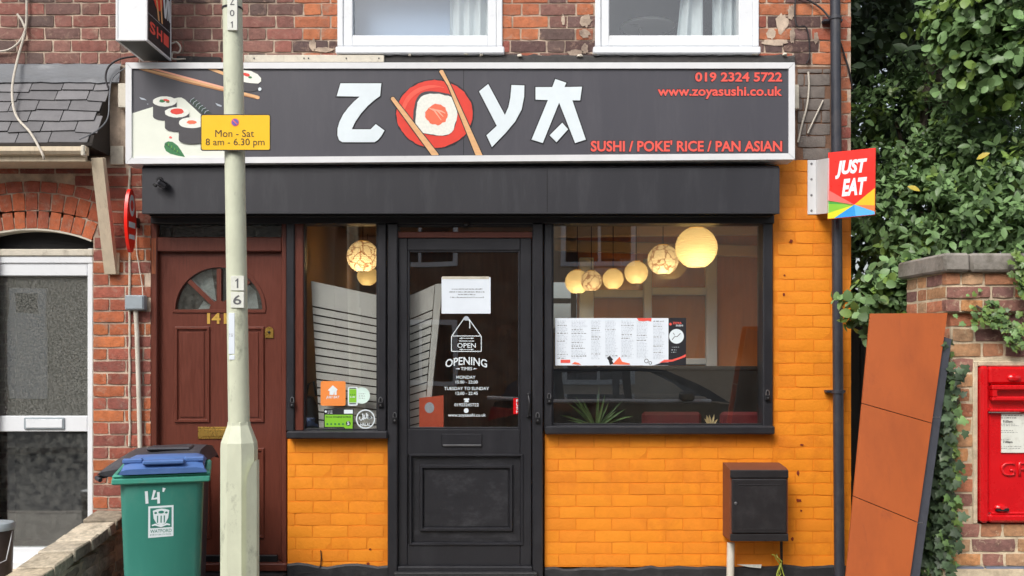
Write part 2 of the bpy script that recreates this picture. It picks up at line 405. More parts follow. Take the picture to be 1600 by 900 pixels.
class MB:
    def __init__(s):
        s.v, s.f, s.mi = [], [], []

    def add(s, vs, fs, mi=0):
        n = len(s.v)
        s.v += [Vector(v) for v in vs]
        s.f += [[i + n for i in f] for f in fs]
        s.mi += [mi] * len(fs)
        return s

    def box(s, x0, x1, y0, y1, z0, z1, b=0.0, mi=0):
        if x1 < x0: x0, x1 = x1, x0
        if y1 < y0: y0, y1 = y1, y0
        if z1 < z0: z0, z1 = z1, z0
        b = min(b, (x1 - x0) * 0.45, (y1 - y0) * 0.45, (z1 - z0) * 0.45)
        if b <= 0:
            vs = [(x, y, z) for x in (x0, x1) for y in (y0, y1) for z in (z0, z1)]
            fs = [(0, 1, 3, 2), (4, 6, 7, 5), (0, 4, 5, 1), (2, 3, 7, 6), (0, 2, 6, 4), (1, 5, 7, 3)]
            return s.add(vs, fs, mi)
        lo, hi = (x0, y0, z0), (x1, y1, z1)
        vs, ix = [], {}
        for cx in (0, 1):
            for cy in (0, 1):
                for cz in (0, 1):
                    c = (cx, cy, cz)
                    for a in range(3):
                        p = []
                        for d in range(3):
                            e = hi[d] if c[d] else lo[d]
                            if d != a:
                                e += -b if c[d] else b
                            p.append(e)
                        ix[(c, a)] = len(vs)
                        vs.append(p)
        fs = []
        for a in range(3):
            o1, o2 = [d for d in range(3) if d != a]
            for sgn in (0, 1):
                ring = []
                for u, w in ((0, 0), (1, 0), (1, 1), (0, 1)):
                    c = [0, 0, 0]; c[a] = sgn; c[o1] = u; c[o2] = w
                    ring.append(ix[(tuple(c), a)])
                fs.append(ring)
        for a in range(3):
            o1, o2 = [d for d in range(3) if d != a]
            for u in (0, 1):
                for w in (0, 1):
                    c0 = [0, 0, 0]; c0[o1] = u; c0[o2] = w
                    c1 = list(c0); c1[a] = 1
                    c0, c1 = tuple(c0), tuple(c1)
                    fs.append([ix[(c0, o1)], ix[(c1, o1)], ix[(c1, o2)], ix[(c0, o2)]])
        for cx in (0, 1):
            for cy in (0, 1):
                for cz in (0, 1):
                    fs.append([ix[((cx, cy, cz), a)] for a in range(3)])
        return s.add(vs, fs, mi)

    def pbox(s, px0, px1, py0, py1, Y, Yb, b=0.0, mi=0):
        """box whose front face at depth Y covers a photo rectangle, reaching back to depth Yb"""
        a, c = W(px0, py1, Y), W(px1, py0, Y)
        return s.box(a.x, c.x, Y, Yb, a.z, c.z, b, mi)

    def prism(s, pts, off, mi=0):
        n = len(pts)
        off = Vector(off)
        vs = [Vector(p) for p in pts] + [Vector(p) + off for p in pts]
        fs = [list(range(n)), list(range(2 * n - 1, n - 1, -1))]
        fs += [[i, (i + 1) % n, n + (i + 1) % n, n + i] for i in range(n)]
        return s.add(vs, fs, mi)

    def tube(s, path, r, n=8, mi=0, cap=True):
        path = [Vector(p) for p in path]
        rs = r if isinstance(r, (list, tuple)) else [r] * len(path)
        up = None
        rings = []
        for i, p in enumerate(path):
            t = (path[min(i + 1, len(path) - 1)] - path[max(i - 1, 0)])
            t = t.normalized() if t.length > 1e-9 else Vector((0, 0, 1))
            if up is None:
                up = t.orthogonal().normalized()
            up = (up - t * up.dot(t))
            up = up.normalized() if up.length > 1e-6 else t.orthogonal().normalized()
            w = t.cross(up)
            rings.append([p + (up * math.cos(2 * math.pi * k / n) + w * math.sin(2 * math.pi * k / n)) * rs[i] for k in range(n)])
        vs = [v for ring in rings for v in ring]
        fs = [[i * n + k, i * n + (k + 1) % n, (i + 1) * n + (k + 1) % n, (i + 1) * n + k] for i in range(len(path) - 1) for k in range(n)]
        if cap:
            fs += [list(range(n - 1, -1, -1)), [(len(path) - 1) * n + k for k in range(n)]]
        return s.add(vs, fs, mi)

    def lathe(s, prof, c, axis='z', n=20, mi=0, sx=1.0, sy=1.0):
        """prof = [(radius, height)...] turned about an axis through c"""
        vs = []
        for r, h in prof:
            for k in range(n):
                a = 2 * math.pi * k / n
                p = (r * math.cos(a) * sx, r * math.sin(a) * sy, h)
                if axis == 'y': p = (p[0], p[2], p[1])
                if axis == 'x': p = (p[2], p[0], p[1])
                vs.append(Vector(p) + Vector(c))
        m = len(prof)
        fs = [[i * n + k, i * n + (k + 1) % n, (i + 1) * n + (k + 1) % n, (i + 1) * n + k] for i in range(m - 1) for k in range(n)]
        if prof[0][0] > 1e-5: fs.append(list(range(n - 1, -1, -1)))
        if prof[-1][0] > 1e-5: fs.append([(m - 1) * n + k for k in range(n)])
        return s.add(vs, fs, mi)

    def xf(s, mtx):
        s.v = [mtx @ v for v in s.v]
        return s

    def wobble(s, amt, scale=8.0):
        s.v = [v + Vector(mnoise.noise_vector(v * scale)) * amt for v in s.v]
        return s

    def build(s, name, mats, parent=None, ang=35, at=None, fix=True):
        if not isinstance(mats, (list, tuple)): mats = [mats]
        if at is None:
            if parent is not None and parent.type == 'EMPTY' or parent is not None:
                at = ORG[parent]
            else:
                xs = [v.x for v in s.v]; ys = [v.y for v in s.v]; zs = [v.z for v in s.v]
                at = Vector(((min(xs) + max(xs)) / 2, (min(ys) + max(ys)) / 2, min(zs)))
        at = Vector(at)
        me = bpy.data.meshes.new(name)
        me.from_pydata([tuple(v - at) for v in s.v], [], s.f)
        me.validate()
        if fix:
            bm = bmesh.new(); bm.from_mesh(me)
            bmesh.ops.recalc_face_normals(bm, faces=bm.faces)
            bm.to_mesh(me); bm.free()
        if len(mats) > 1 and len(me.polygons) == len(s.mi):
            me.polygons.foreach_set('material_index', s.mi)
        me.polygons.foreach_set('use_smooth', [True] * len(me.polygons))
        me.set_sharp_from_angle(angle=R(ang))
        return obj(name, me, parent, mats, at)


def struct(o):
    o['kind'] = 'structure'
    return o


def stuff(o):
    o['kind'] = 'stuff'
    return o


def plane_map(Y):
    return lambda x, y, l=0.0: W(x, y, Y) + Vector((0, -l, 0))


def quad_map(tl, tr, bl, br, rect):
    """maps photo pixels inside rect onto a slanted flat panel given by four world corners"""
    nrm = (bl - tl).cross(tr - tl).normalized()
    x0, x1, y0, y1 = rect

    def f(x, y, l=0.0):
        u, v = (x - x0) / (x1 - x0), (y - y0) / (y1 - y0)
        p = (tl * (1 - u) + tr * u) * (1 - v) + (bl * (1 - u) + br * u) * v
        return p + nrm * l
    return f


def flat(name, pts, mp, lift, m, parent, th=0.0008, at=None):
    """a thin piece of print or vinyl: outline in photo pixels on a mapped plane"""
    mb = MB()
    n = len(pts)
    fr = [mp(x, y, lift) for x, y in pts]
    bk = [mp(x, y, lift - th) for x, y in pts]
    mb.add(fr + bk, [list(range(n))] + [[i, n + i, n + (i + 1) % n, (i + 1) % n] for i in range(n)])
    return mb.build(name, m, parent, at=at)


def ell(cx, cy, rx, ry, n=28, a0=0.0, rough=0.0, seed=0, rot=0.0):
    rr = random.Random(seed)
    out = []
    for k in range(n):
        a = a0 + 2 * math.pi * k / n
        q = 1 + (rr.random() - 0.5) * rough
        x, y = rx * q * math.cos(a), ry * q * math.sin(a)
        out.append((cx + x * math.cos(rot) - y * math.sin(rot), cy + x * math.sin(rot) + y * math.cos(rot)))
    return out


def band(path, w):
    """outline of a stroke of width w along a 2D path"""
    L_, R_ = [], []
    for i, (x, y) in enumerate(path):
        x0, y0 = path[max(i - 1, 0)]; x1, y1 = path[min(i + 1, len(path) - 1)]
        dx, dy = x1 - x0, y1 - y0
        d = math.hypot(dx, dy) or 1
        ww = w[i] if isinstance(w, (list, tuple)) else w
        nx, ny = -dy / d * ww / 2, dx / d * ww / 2
        L_.append((x + nx, y + ny)); R_.append((x - nx, y - ny))
    return L_ + R_[::-1]


def text(name, body, rect, mp, lift, m, parent, bold=0.0, shear=0.0, th=0.0008, res=3, space=1.0):
    """lettering fitted to a photo rectangle (x0,x1,y0,y1) on a mapped plane"""
    cu = bpy.data.curves.new(name, 'FONT')
    cu.body = body
    cu.resolution_u = res
    cu.offset = bold
    cu.shear = shear
    cu.space_character = space
    o = bpy.data.objects.new(name + '_source', cu)
    C.objects.link(o)
    bpy.context.view_layer.update()
    dg = bpy.context.evaluated_depsgraph_get()
    me = bpy.data.meshes.new_from_object(o.evaluated_get(dg))
    bpy.data.objects.remove(o)
    bpy.data.curves.remove(cu)
    vs = [v.co.copy() for v in me.vertices]
    fs = [list(p.vertices) for p in me.polygons]
    bpy.data.meshes.remove(me)
    ax0, ax1 = min(v.x for v in vs), max(v.x for v in vs)
    ay0, ay1 = min(v.y for v in vs), max(v.y for v in vs)
    x0, x1, y0, y1 = rect
    mb = MB()
    mb.add([mp(x0 + (v.x - ax0) / (ax1 - ax0) * (x1 - x0), y1 - (v.y - ay0) / max(ay1 - ay0, 1e-6) * (y1 - y0), lift) for v in vs], fs)
    return mb.build(name, m, parent, fix=False)

# ================================================================ SETTING
def sheet(name, x0, x1, y0, y1, z, m):
    mb = MB()
    nx, ny = 4, 4
    mb.add([(x0, y0, z), (x1, y0, z), (x1, y1, z), (x0, y1, z)], [(0, 1, 2, 3)])
    return struct(mb.build(name, m, None, at=((x0 + x1) / 2, (y0 + y1) / 2, z)))


sheet('ground', -400, 400, -400, 400, -0.16, M['earth'])
sheet('road', -200, 200, -9.6, -3.3, -0.12, M['asphalt'])
struct(MB().box(-60, 60, -3.15, 9, -0.15, 0.0).build('pavement', M['paving']))
struct(MB().box(-60, 60, -3.30, -3.155, -0.15, 0.004, 0.012).build('kerb', M['coping']))
struct(MB().box(-60, 60, -12.2, -9.6, -0.15, 0.0).build('pavement', M['paving']))
struct(MB().box(-60, 60, -9.6, -9.45, -0.15, 0.006, 0.012).build('kerb', M['coping']))


# ---------------------------------------------------------------- bricks
def brick_mesh(L, H, seed, rough=1.0, rim=0.003, depth=0.04):
    rr = random.Random(seed)
    nx, nz = (4, 2) if L > 0.15 else (2, 2)
    vs, ix = [], {}
    for i in range(nx + 1):
        for j in range(nz + 1):
            e = (i in (0, nx)) + (j in (0, nz))
            x = -L / 2 + L * i / nx + (rr.uniform(-1, 1) * 0.0016 * rough if e else 0)
            z = -H / 2 + H * j / nz + rr.uniform(-1, 1) * 0.0014 * rough
            y = rr.uniform(-0.0007, 0.0007) * rough + (rim * (0.7 + 0.6 * rr.random()) if e else 0) + (rim * rr.random() * 0.5 if e == 2 else 0)
            if e == 2:
                x *= 1 - 0.003 * rough * rr.random() / L; z *= 1 - 0.002 * rough * rr.random() / H
            ix[i, j] = len(vs); vs.append((x, y, z))
    vs = [(x, min(y, 0.0058), z) for x, y, z in vs]
    fs = [[ix[i, j], ix[i + 1, j], ix[i + 1, j + 1], ix[i, j + 1]] for i in range(nx) for j in range(nz)]
    ring = [(i, 0) for i in range(nx)] + [(nx, j) for j in range(nz)] + [(i, nz) for i in range(nx, 0, -1)] + [(0, j) for j in range(nz, 0, -1)]
    base = len(vs)
    for k in ring:
        x, y, z = vs[ix[k]]
        vs.append((x, depth, z))
    n = len(ring)
    fs += [[ix[ring[a]], base + a, base + (a + 1) % n, ix[ring[(a + 1) % n]]] for a in range(n)]
    me = bpy.data.meshes.new('brick')
    me.from_pydata(vs, [], fs)
    me.polygons.foreach_set('use_smooth', [True] * len(me.polygons))
    me.set_sharp_from_angle(angle=R(50))
    return me


BM = {}


def brick_set(key, m, rough=1.0, rim=0.003, depth=0.04):
    BM[key] = {'s': [brick_mesh(0.215, 0.066, i, rough, rim, depth) for i in range(8)], 'h': [brick_mesh(0.1025, 0.066, 50 + i, rough, rim, depth) for i in range(6)]}
    for lst in BM[key].values():
        for me in lst: me.materials.append(m)


brick_set('red', M['brick'], 1.6)
brick_set('tan', M['brick_tan'], 2.4, 0.005, 0.05)
brick_set('pier', M['brick_pier'], 2.0, 0.004, 0.05)
brick_set('orange', M['orange'], 1.2, 0.0022, 0.03)
brick_set('grey', M['grey_paint_brick'], 1.4, 0.004, 0.03)


def put_brick(key, parent, L, H, pos, col=None, rot=None, scale_y=1.0):
    kind = 's' if L > 0.15 else 'h'
    me = rnd.choice(BM[key][kind])
    o = bpy.data.objects.new('brick', me)
    C.objects.link(o)
    o.parent = parent
    o.location = Vector(pos) - ORG[parent]
    o.scale = (L / (0.215 if kind == 's' else 0.1025), scale_y, H / 0.066)
    if rot is not None: o.rotation_euler = rot
    if col is not None: o.color = (*col, 1)
    return o


def lay(key, parent, x0, x1, z0, z1, Y, colfn=None, holes=(), bond='stretcher', course=0.0785, joint=0.011, top=None, shift=0.0, L=0.227, jit=0.0):
    """lay courses from the joint at height `top` downwards and upwards inside a rectangle, clear of the holes"""
    out = []
    top = z1 if top is None else top
    i0 = math.floor((z0 - top) / course) - 1
    i1 = math.ceil((z1 - top) / course) + 1
    for i in range(i0, i1):
        a, b = top + i * course + joint / 2, top + (i + 1) * course - joint / 2
        a, b = max(a, z0), min(b, z1)
        if b - a < 0.02: continue
        ivs = [(x0, x1)]
        for hx0, hx1, hz0, hz1 in holes:
            if hz1 <= a + 0.004 or hz0 >= b - 0.004: continue
            nv = []
            for p, q in ivs:
                if hx1 <= p or hx0 >= q: nv.append((p, q)); continue
                if hx0 > p: nv.append((p, hx0))
                if hx1 < q: nv.append((hx1, q))
            ivs = nv
        lens = [L, L / 2] if bond == 'flemish' else [L]
        per = sum(lens)
        off = shift + ((per / 2 if bond == 'flemish' else L / 2) if i % 2 else 0) + rnd.uniform(-jit, jit)
        x = x0 - 2 * per + (off % per)
        k = 0
        while x < x1:
            l = lens[k % len(lens)]
            for p, q in ivs:
                u, w = max(x, p), min(x + l, q)
                if w - u > 0.035:
                    uu = u + (joint / 2 if u == x else 0.001)
                    ww = w - (joint / 2 if w == x + l else 0.001)
                    c = ((uu + ww) / 2, (a + b) / 2)
                    out.append(put_brick(key, parent, ww - uu, b - a, (c[0], Y + rnd.uniform(-0.0012, 0.0012), c[1]), colfn(*c) if colfn else None))
            x += l; k += 1
    return out


def pick(pal, v=0.18):
    c = rnd.choice(pal)
    k = 1 + rnd.uniform(-v, v)
    return tuple(x * k for x in c)


PLUM = [(0.235, 0.10, 0.08), (0.20, 0.098, 0.08), (0.165, 0.088, 0.075), (0.26, 0.10, 0.078), (0.125, 0.08, 0.07), (0.24, 0.115, 0.092)]
ORNG = [(0.47, 0.155, 0.07), (0.42, 0.14, 0.07), (0.50, 0.17, 0.075)]
DARKB = [(0.12, 0.075, 0.07), (0.17, 0.095, 0.085), (0.10, 0.055, 0.05)]
RED = [(0.36, 0.10, 0.055), (0.30, 0.085, 0.055), (0.42, 0.12, 0.05), (0.26, 0.08, 0.06), (0.46, 0.14, 0.05)]
ARCH = [(0.44, 0.11, 0.045), (0.40, 0.10, 0.045), (0.47, 0.125, 0.05), (0.36, 0.09, 0.045)]
PIERC = [(0.48, 0.26, 0.13), (0.42, 0.19, 0.10), (0.50, 0.24, 0.10), (0.20, 0.10, 0.085), (0.42, 0.16, 0.085), (0.28, 0.13, 0.10), (0.46, 0.28, 0.16)]
GARD = [(0.50, 0.43, 0.32), (0.43, 0.36, 0.26), (0.55, 0.48, 0.37), (0.33, 0.28, 0.21)]


def upper_col(x, z):
    px = 800 + x * PXM
    py = HOR - (z - EYE) * PXM
    if px < 470: return pick(PLUM)
    if px < 528: return pick(ORNG, 0.1) if py < 62 else pick(DARKB + ORNG)
    if px < 930:
        if px < 835: return pick(ORNG, 0.1) if py < 66 else pick(DARKB + RED)
        if px < 885: return pick(DARKB + PLUM)
        return pick(ORNG, 0.1) if py < 30 else pick(DARKB + ORNG)
    if px > 1290: return pick(RED + ORNG)
    return pick(ORNG + RED + DARKB) if py < 60 else pick(DARKB + PLUM + RED)


def ocol(x, z): return pick([s2l(236, 142, 34), s2l(232, 138, 36), s2l(236, 144, 36)], 0.015)


XP = W(188, 0).x          # party line between the two houses (upper)
XR = W(1330, 0).x         # gable end of the shop
TOPZ = W(0, -36).z        # bricks built one by one up to here, just above the frame
WIN1 = (W(527, 0).x, W(785, 0).x, W(0, 84).z, W(0, -260).z)
WIN2 = (W(930, 0).x, W(1186, 0).x, W(0, 84).z, W(0, -260).z)

# ================================================================ SHOP BUILDING
shop = thing('shop_building', 'terraced brick shop with black shopfront and orange painted brickwork', 'building', (W(770, 0).x, 0.1, 0.0))


def wall_boxes(mb, x0, x1, z0, z1, holes, y0, y1):
    zs = sorted({z0, z1} | {min(max(h[2], z0), z1) for h in holes} | {min(max(h[3], z0), z1) for h in holes})
    for a, b in zip(zs, zs[1:]):
        if b - a < 1e-5: continue
        ivs = [(x0, x1)]
        for h in holes:
            if h[3] <= a + 1e-6 or h[2] >= b - 1e-6: continue
            nv = []
            for p, q in ivs:
                if h[1] <= p or h[0] >= q: nv.append((p, q)); continue
                if h[0] > p: nv.append((p, h[0]))
                if h[1] < q: nv.append((h[1], q))
            ivs = nv
        for p, q in ivs:
            mb.box(p, q, y0, y1, a, b)
    return mb


ZS = W(0, 250).z    # underside of the upper brick wall, behind the sign
upper = wall_boxes(MB(), XP, XR, ZS, 6.3, [WIN1, WIN2], 0.008, 0.24).build('upper_wall', M['mortar'], shop)
lay('red', upper, XP, XR, W(0, 100.5).z, TOPZ, 0.0, upper_col, [WIN1, WIN2], 'flemish', 0.0787, 0.010, top=W(0, 81.8).z, shift=0.06, L=0.232, jit=0.012)
lay('red', upper, W(1301, 0).x, XR, ZS + 0.002, W(0, 101.5).z, 0.0, upper_col, (), 'flemish', 0.0787, 0.010, top=W(0, 81.8).z, shift=0.1, L=0.232)
# far wall above the frame continues as one course band per metre (only seen from elsewhere)
MB().box(XP, XR, 0.0, 0.0075, TOPZ + 0.01, 6.3).build('wall_continuation', M['brick_far'], shop)
rf = MB()
rf.prism([(XP - 0.05, -0.25, 6.2), (XP - 0.05, 4.2, 8.4), (XP - 0.05, 8.6, 6.2), (XP - 0.05, 8.6, 6.1), (XP - 0.05, -0.25, 6.1)], (XR - XP + 0.1, 0, 0))
rf.build('roof', M['slate'], shop)
MB().box(XR - 0.24, XR, 0.245, 8.2, 0.0, 6.1).build('gable_wall', M['mortar_dark'], shop)
MB().box(XP, XR - 0.245, 8.0, 8.2, 2.75, 6.1).build('rear_wall', M['mortar_dark'], shop)

# painted pier (right), low painted walls under the windows
XSR = W(1208, 0).x
ZB = W(0, 886).z
pier = MB().box(XSR, XR, 0.0042, 0.24, ZB, ZS - 0.001).build('painted_pier', M['orange_joint'], shop)
lay('orange', pier, XSR, XR, ZB, ZS, 0.0, ocol, (), 'stretcher', 0.0765, 0.0065, top=W(0, 699).z, shift=0.03, jit=0.006)
XL0, XL1 = W(449, 0).x, W(606, 0).x
XA0, XA1 = W(851, 0).x, XSR
base_l = MB().box(XL0, XL1, 0.0042, 0.20, ZB, W(0, 682).z).build('painted_wall', M['orange_joint'], shop)
lay('orange', base_l, XL0, XL1, ZB, W(0, 683).z, 0.0, ocol, (), 'stretcher', 0.0772, 0.0065, top=W(0, 707.5).z, shift=0.05, jit=0.005)
base_r = MB().box(XA0, XA1 - 0.001, 0.0042, 0.20, ZB, W(0, 678).z).build('painted_wall', M['orange_joint'], shop)
lay('orange', base_r, XA0, XA1, ZB, W(0, 679).z, 0.0, ocol, (), 'stretcher', 0.0757, 0.0065, top=W(0, 699).z, shift=0.09, jit=0.005)

for k, (px, py, rx, ry) in enumerate(((1247, 739, 2.2, 4.5), (1248, 782, 4.5, 2.4), (1252, 798, 1.6, 1.6), (1253, 695, 2.4, 1.6), (1238, 842, 2, 3), (575, 881, 2.4, 2), (578, 858, 2, 1.2), (1225, 460, 2, 2), (1236, 377, 2.4, 2.6), (1226, 430, 1.6, 1.4))):
    flat('paint_chip', ell(px, py, rx, ry, 9, rough=0.6, seed=k + 7), plane_map(-0.002), 0.001, M['chip'], pier if px > 1209 else base_l, 0.004)
# rough black plinth with an uneven painted top edge
for x0, x1 in ((XL0, XL1), (XA0, XR)):
    mb = MB()
    n = max(6, int((x1 - x0) / 0.06))
    tops = [(x0 + (x1 - x0) * i / n, ZB + 0.012 + 0.022 * mnoise.noise(Vector((i * 0.5, x0, 3))) - (0.0 if x0 < 0 else 0.02 * (1 - i / n))) for i in range(n + 1)]
    vs, fs = [], []
    for x, zt in tops:
        vs += [(x, -0.016, 0.0), (x, -0.012, zt - 0.012), (x, -0.001, zt), (x, 0.2, zt), (x, 0.2, 0)]
    for i in range(n):
        for k in range(4): fs.append([i * 5 + k, i * 5 + k + 1, i * 5 + 6 + k, i * 5 + 5 + k])
    fs += [[0, 1, 2, 3, 4], [n * 5 + k for k in (4, 3, 2, 1, 0)]]
    mb.add(vs, fs).wobble(0.004, 14).build('plinth', M['plinth'], shop)

# grey painted patch of brick right of the sign
patch = MB().pbox(1243, 1300, 104, 250, 0.004, 0.0079).build('painted_patch', M['mortar_dark'], shop)
lay('grey', patch, W(1246, 0).x, W(1297, 0).x, W(0, 250).z, W(0, 108).z, -0.006, None, (), 'stretcher', 0.0787, 0.008, top=W(0, 250).z, shift=0.05, jit=0.02)

# flashing, white board and bitumen bits over the sign
mb = MB()
n = 60
vs, fs = [], []
for i in range(n + 1):
    px = 598 + (1242 - 598) * i / n
    t = 86 + 3.2 * mnoise.noise(Vector((i * 0.7, 0, 0))) + 1.8 * mnoise.noise(Vector((i * 2.3, 4, 0)))
    vs += [W(px, 99, -0.03), W(px, t + 3, -0.022 + 0.008 * mnoise.noise(Vector((i * 1.1, 7, 0)))), W(px, t, 0.002)]
for i in range(n):
    for k in range(2): fs.append([i * 3 + k, i * 3 + 3 + k, i * 3 + 4 + k, i * 3 + 1 + k])
mb.add(vs, fs).build('flashing', M['felt'], shop)
for px in (640, 728, 752, 812, 906, 930, 1180, 1226):
    p = W(px, 86 + rnd.uniform(-3, 3), -0.03)
    MB().lathe([(0.001, -0.004), (0.014, -0.002), (0.011, 0.008), (0.002, 0.011)], p, 'z', 7, sx=rnd.uniform(0.8, 1.8)).wobble(0.006, 40).build('mortar_dab', M['old_white'], shop)
bw = MB().pbox(381, 600, 85.5, 97.5, -0.04, 0.0, 0.003).build('white_board', M['old_white'], shop)
for px in (397, 475, 482, 541, 592):
    MB().lathe([(0.005, 0), (0.004, 0.003)], W(px, 91, -0.0435), 'y', 8).build('screw_head', M['dark_metal'], bw)
mb = MB().pbox(276, 345, 88, 98, -0.02, 0.002, 0.004)
mb.wobble(0.006, 12).build('flashing', M['felt'], shop)

# smears of old mortar over the brick near the windows
for k, (px, py, rx, ry) in enumerate(((915, 32, 9, 10), (913, 52, 10, 6), (914, 76, 5, 8), (898, 83, 12, 6), (1222, 36, 9, 16), (1212, 66, 20, 5), (1236, 20, 5, 12), (1238, 56, 4, 12), (840, 90, 18, 4), (506, 78, 16, 4), (489, 70, 5, 9), (1205, 52, 7, 9), (880, 30, 3, 8), (1275, 60, 4, 9))):
    flat('mortar_smear', ell(px, py, rx, ry, 18, rough=0.5, seed=k + 70), plane_map(-0.0015), 0.001, M['mortar'], shop, 0.004)

# upper windows: white frames, sash, pane, sill
for wx, (ox0, ox1, gx0, gx1) in enumerate(((527, 785, 551, 762), (930, 1186, 952, 1155))):
    win = MB()
    Yf = -0.012
    for a in ((ox0, ox0 + 9, -255, 72), (ox1 - 9, ox1, -255, 72), (ox0 + 9, ox1 - 9, -255, -246)):
        win.pbox(*a, Yf, 0.10, 0.004)
    win = win.build('window', M['upvc'], shop)
    f = MB()
    f.pbox(ox0 + 9.3, gx0, -246, 72, -0.004, 0.09, 0.005)
    f.pbox(gx1, ox1 - 9.3, -246, 72, -0.004, 0.09, 0.005)
    f.pbox(gx0 - 0.3, gx1 + 0.3, 55, 71.8, -0.003, 0.09, 0.005)
    f.pbox(gx0 - 0.3, gx1 + 0.3, -246, -232, -0.003, 0.09, 0.005)
    f.build('frame', M['upvc'], win)
    s = MB().pbox(ox0 - 3, ox1 + 3, 72.3, 83, -0.05, 0.1, 0.006)
    s.build('sill', M['upvc'], win)
    MB().pbox(gx0 - 2, gx1 + 2, -240, 57, 0.03, 0.036).build('pane', M['glass_up'], win)
    # the room behind
    rx0, rx1 = (-2.4, -0.02) if wx == 0 else (0.02, 2.1)
    rb = MB()
    rb.box(rx0, rx1, 2.6, 2.65, 2.95, 5.4); rb.box(rx0, rx0 + 0.03, 0.245, 2.6, 2.95, 5.4); rb.box(rx1 - 0.03, rx1, 0.245, 2.6, 2.95, 5.4)
    rb.box(rx0, rx1, 0.245, 2.6, 5.4, 5.45); rb.box(rx0, rx1, 0.245, 2.6, 2.9, 2.95)
    rb.build('room_lining', M['dark_room'], shop)


def curtain(name, label, px0, px1, Y, folds, pz1, group=None, m=None, slant=0.0):
    mb = MB()
    n = folds * 8
    vs, fs = [], []
    for i in range(n + 1):
        t = i / n
        dy = 0.02 * math.sin(t * folds * 2 * math.pi) + 0.008 * math.sin(t * 17)
        a = W(px0 + (px1 - px0) * t + slant * (1 - t), 62, Y); b = W(px0 + (px1 - px0) * t, pz1, Y)
        a2 = W(px0 + (px1 - px0) * t - slant * 0.4 * (1 - t), -60, Y)
        vs += [(a.x, Y + dy, a.z), (a2.x, Y + dy, a2.z), (b.x, Y + dy * 0.5, b.z)]
    for i in range(n):
        for k in range(2): fs.append([i * 3 + k, i * 3 + 3 + k, i * 3 + 4 + k, i * 3 + 1 + k])
    o = mb.add(vs, fs).build(name, m or M['curtain'], None)
    return tag(o, label, 'curtain', group)


curtain('curtain', 'pale gathered curtain at the right of the upstairs window above the round logo', 703, 772, 0.14, 4, -235, 'upstairs curtains')
curtain('curtain', 'wide pale curtain in the upstairs window nearest the drainpipe, left drape', 1066, 1098, 0.14, 2, -235, 'upstairs curtains', slant=-9)
curtain('curtain', 'narrow pale curtain at the edge of the upstairs window nearest the drainpipe, right drape', 1113, 1160, 0.14, 3, -235, 'upstairs curtains')
tag(MB().pbox(540, 772, -240, 62, 0.19, 0.193).build('window_blind', M['blind']), 'blue grey blind behind the upstairs window above the round logo', 'blind')
t = thing('side_table', 'small white table inside the upstairs window nearest the drainpipe', 'table', W(1012, 70, 0.55))
MB().lathe([(0.18, 0), (0.19, 0.008), (0.18, 0.018)], W(1012, 44, 0.55), 'z', 24).build('table_top', M['upvc'], t)
MB().tube([W(1000, 44, 0.55), W(1000, 100, 0.55)], 0.012).build('leg', M['steel'], t)

# ---------------------------------------------------------------- shutter housing
sb = MB()
a, b = W(222, 334, -0.17), W(1218, 258, -0.17)
prof = [(-0.17, a.z), (-0.17, b.z - 0.02), (-0.15, b.z), (0.006, b.z), (0.006, a.z + 0.012), (-0.15, a.z + 0.004)]
sb.prism([(a.x, y, z) for y, z in prof], (b.x - a.x, 0, 0))
hous = sb.build('shutter_housing', M['shutter'], shop)
sx = W(855, 0, -0.17).x
MB().box(sx - 0.0015, sx + 0.0015, -0.1712, -0.1695, a.z + 0.002, b.z - 0.022).build('panel_seam', M['dark'], hous)
MB().box(a.x + 0.004, b.x - 0.004, -0.175, -0.168, a.z - 0.002, a.z + 0.007, 0.002).build('lower_lip', M['black'], hous)
MB().box(a.x + 0.03, b.x - 0.03, -0.13, 0.0, a.z - 0.008, a.z + 0.002).build('shutter_slot', M['dark'], hous)
# ground between sign and housing: blocking behind the sign
MB().pbox(225, 1216, 101, 256, -0.05, 0.0, mi=0).build('sign_batten', M['fence'], shop)

# ---------------------------------------------------------------- shopfront frame
YF = -0.03
hd = MB().pbox(235, 1210, 336, 349, -0.035, 0.12, 0.004).build('header_beam', M['black'], shop)
for px0, px1, top, yf in ((447, 459.5, 349, YF), (590, 603.5, 349, YF), (605.5, 621, 349, -0.045), (832, 848.5, 349, -0.045), (850.5, 863, 349, YF), (1192.5, 1208, 349, YF)):
    bot = 674 if px0 in (590, 850.5, 1192.5) else 905
    if px0 == 447: bot = 674
    MB().pbox(px0, px1, top, bot, yf, 0.12, 0.006).build('frame_post', M['black'], shop)
MB().pbox(459.8, 474, 349, 673, -0.012, 0.1, 0.005).build('frame_post', M['mahogany'], shop)

# shop windows
for nm, (x0, x1, y0, y1), (s0, s1, sy0, sy1) in (('shop_window', (473, 591, 347, 675), (447, 605, 674, 686)), ('shop_window', (862, 1194, 347, 667), (852, 1211, 666, 679))):
    w_ = MB().pbox(x0, x1, y0, y1, 0.028, 0.034).build(nm, M['glass'], shop)
    mb = MB()
    mb.pbox(x0, x0 + 3, y0, y1, 0.0, 0.027); mb.pbox(x1 - 3, x1, y0, y1, 0.0, 0.027)
    mb.pbox(x0 + 3, x1 - 3, y0, y0 + 3, 0.0, 0.027); mb.pbox(x0 + 3, x1 - 3, y1 - 5, y1, 0.0, 0.027)
    mb.build('glazing_bead', M['black'], w_)
    MB().pbox(s0, s1, sy0, sy1, -0.075, 0.14, 0.008).build('sill', M['black'], w_)


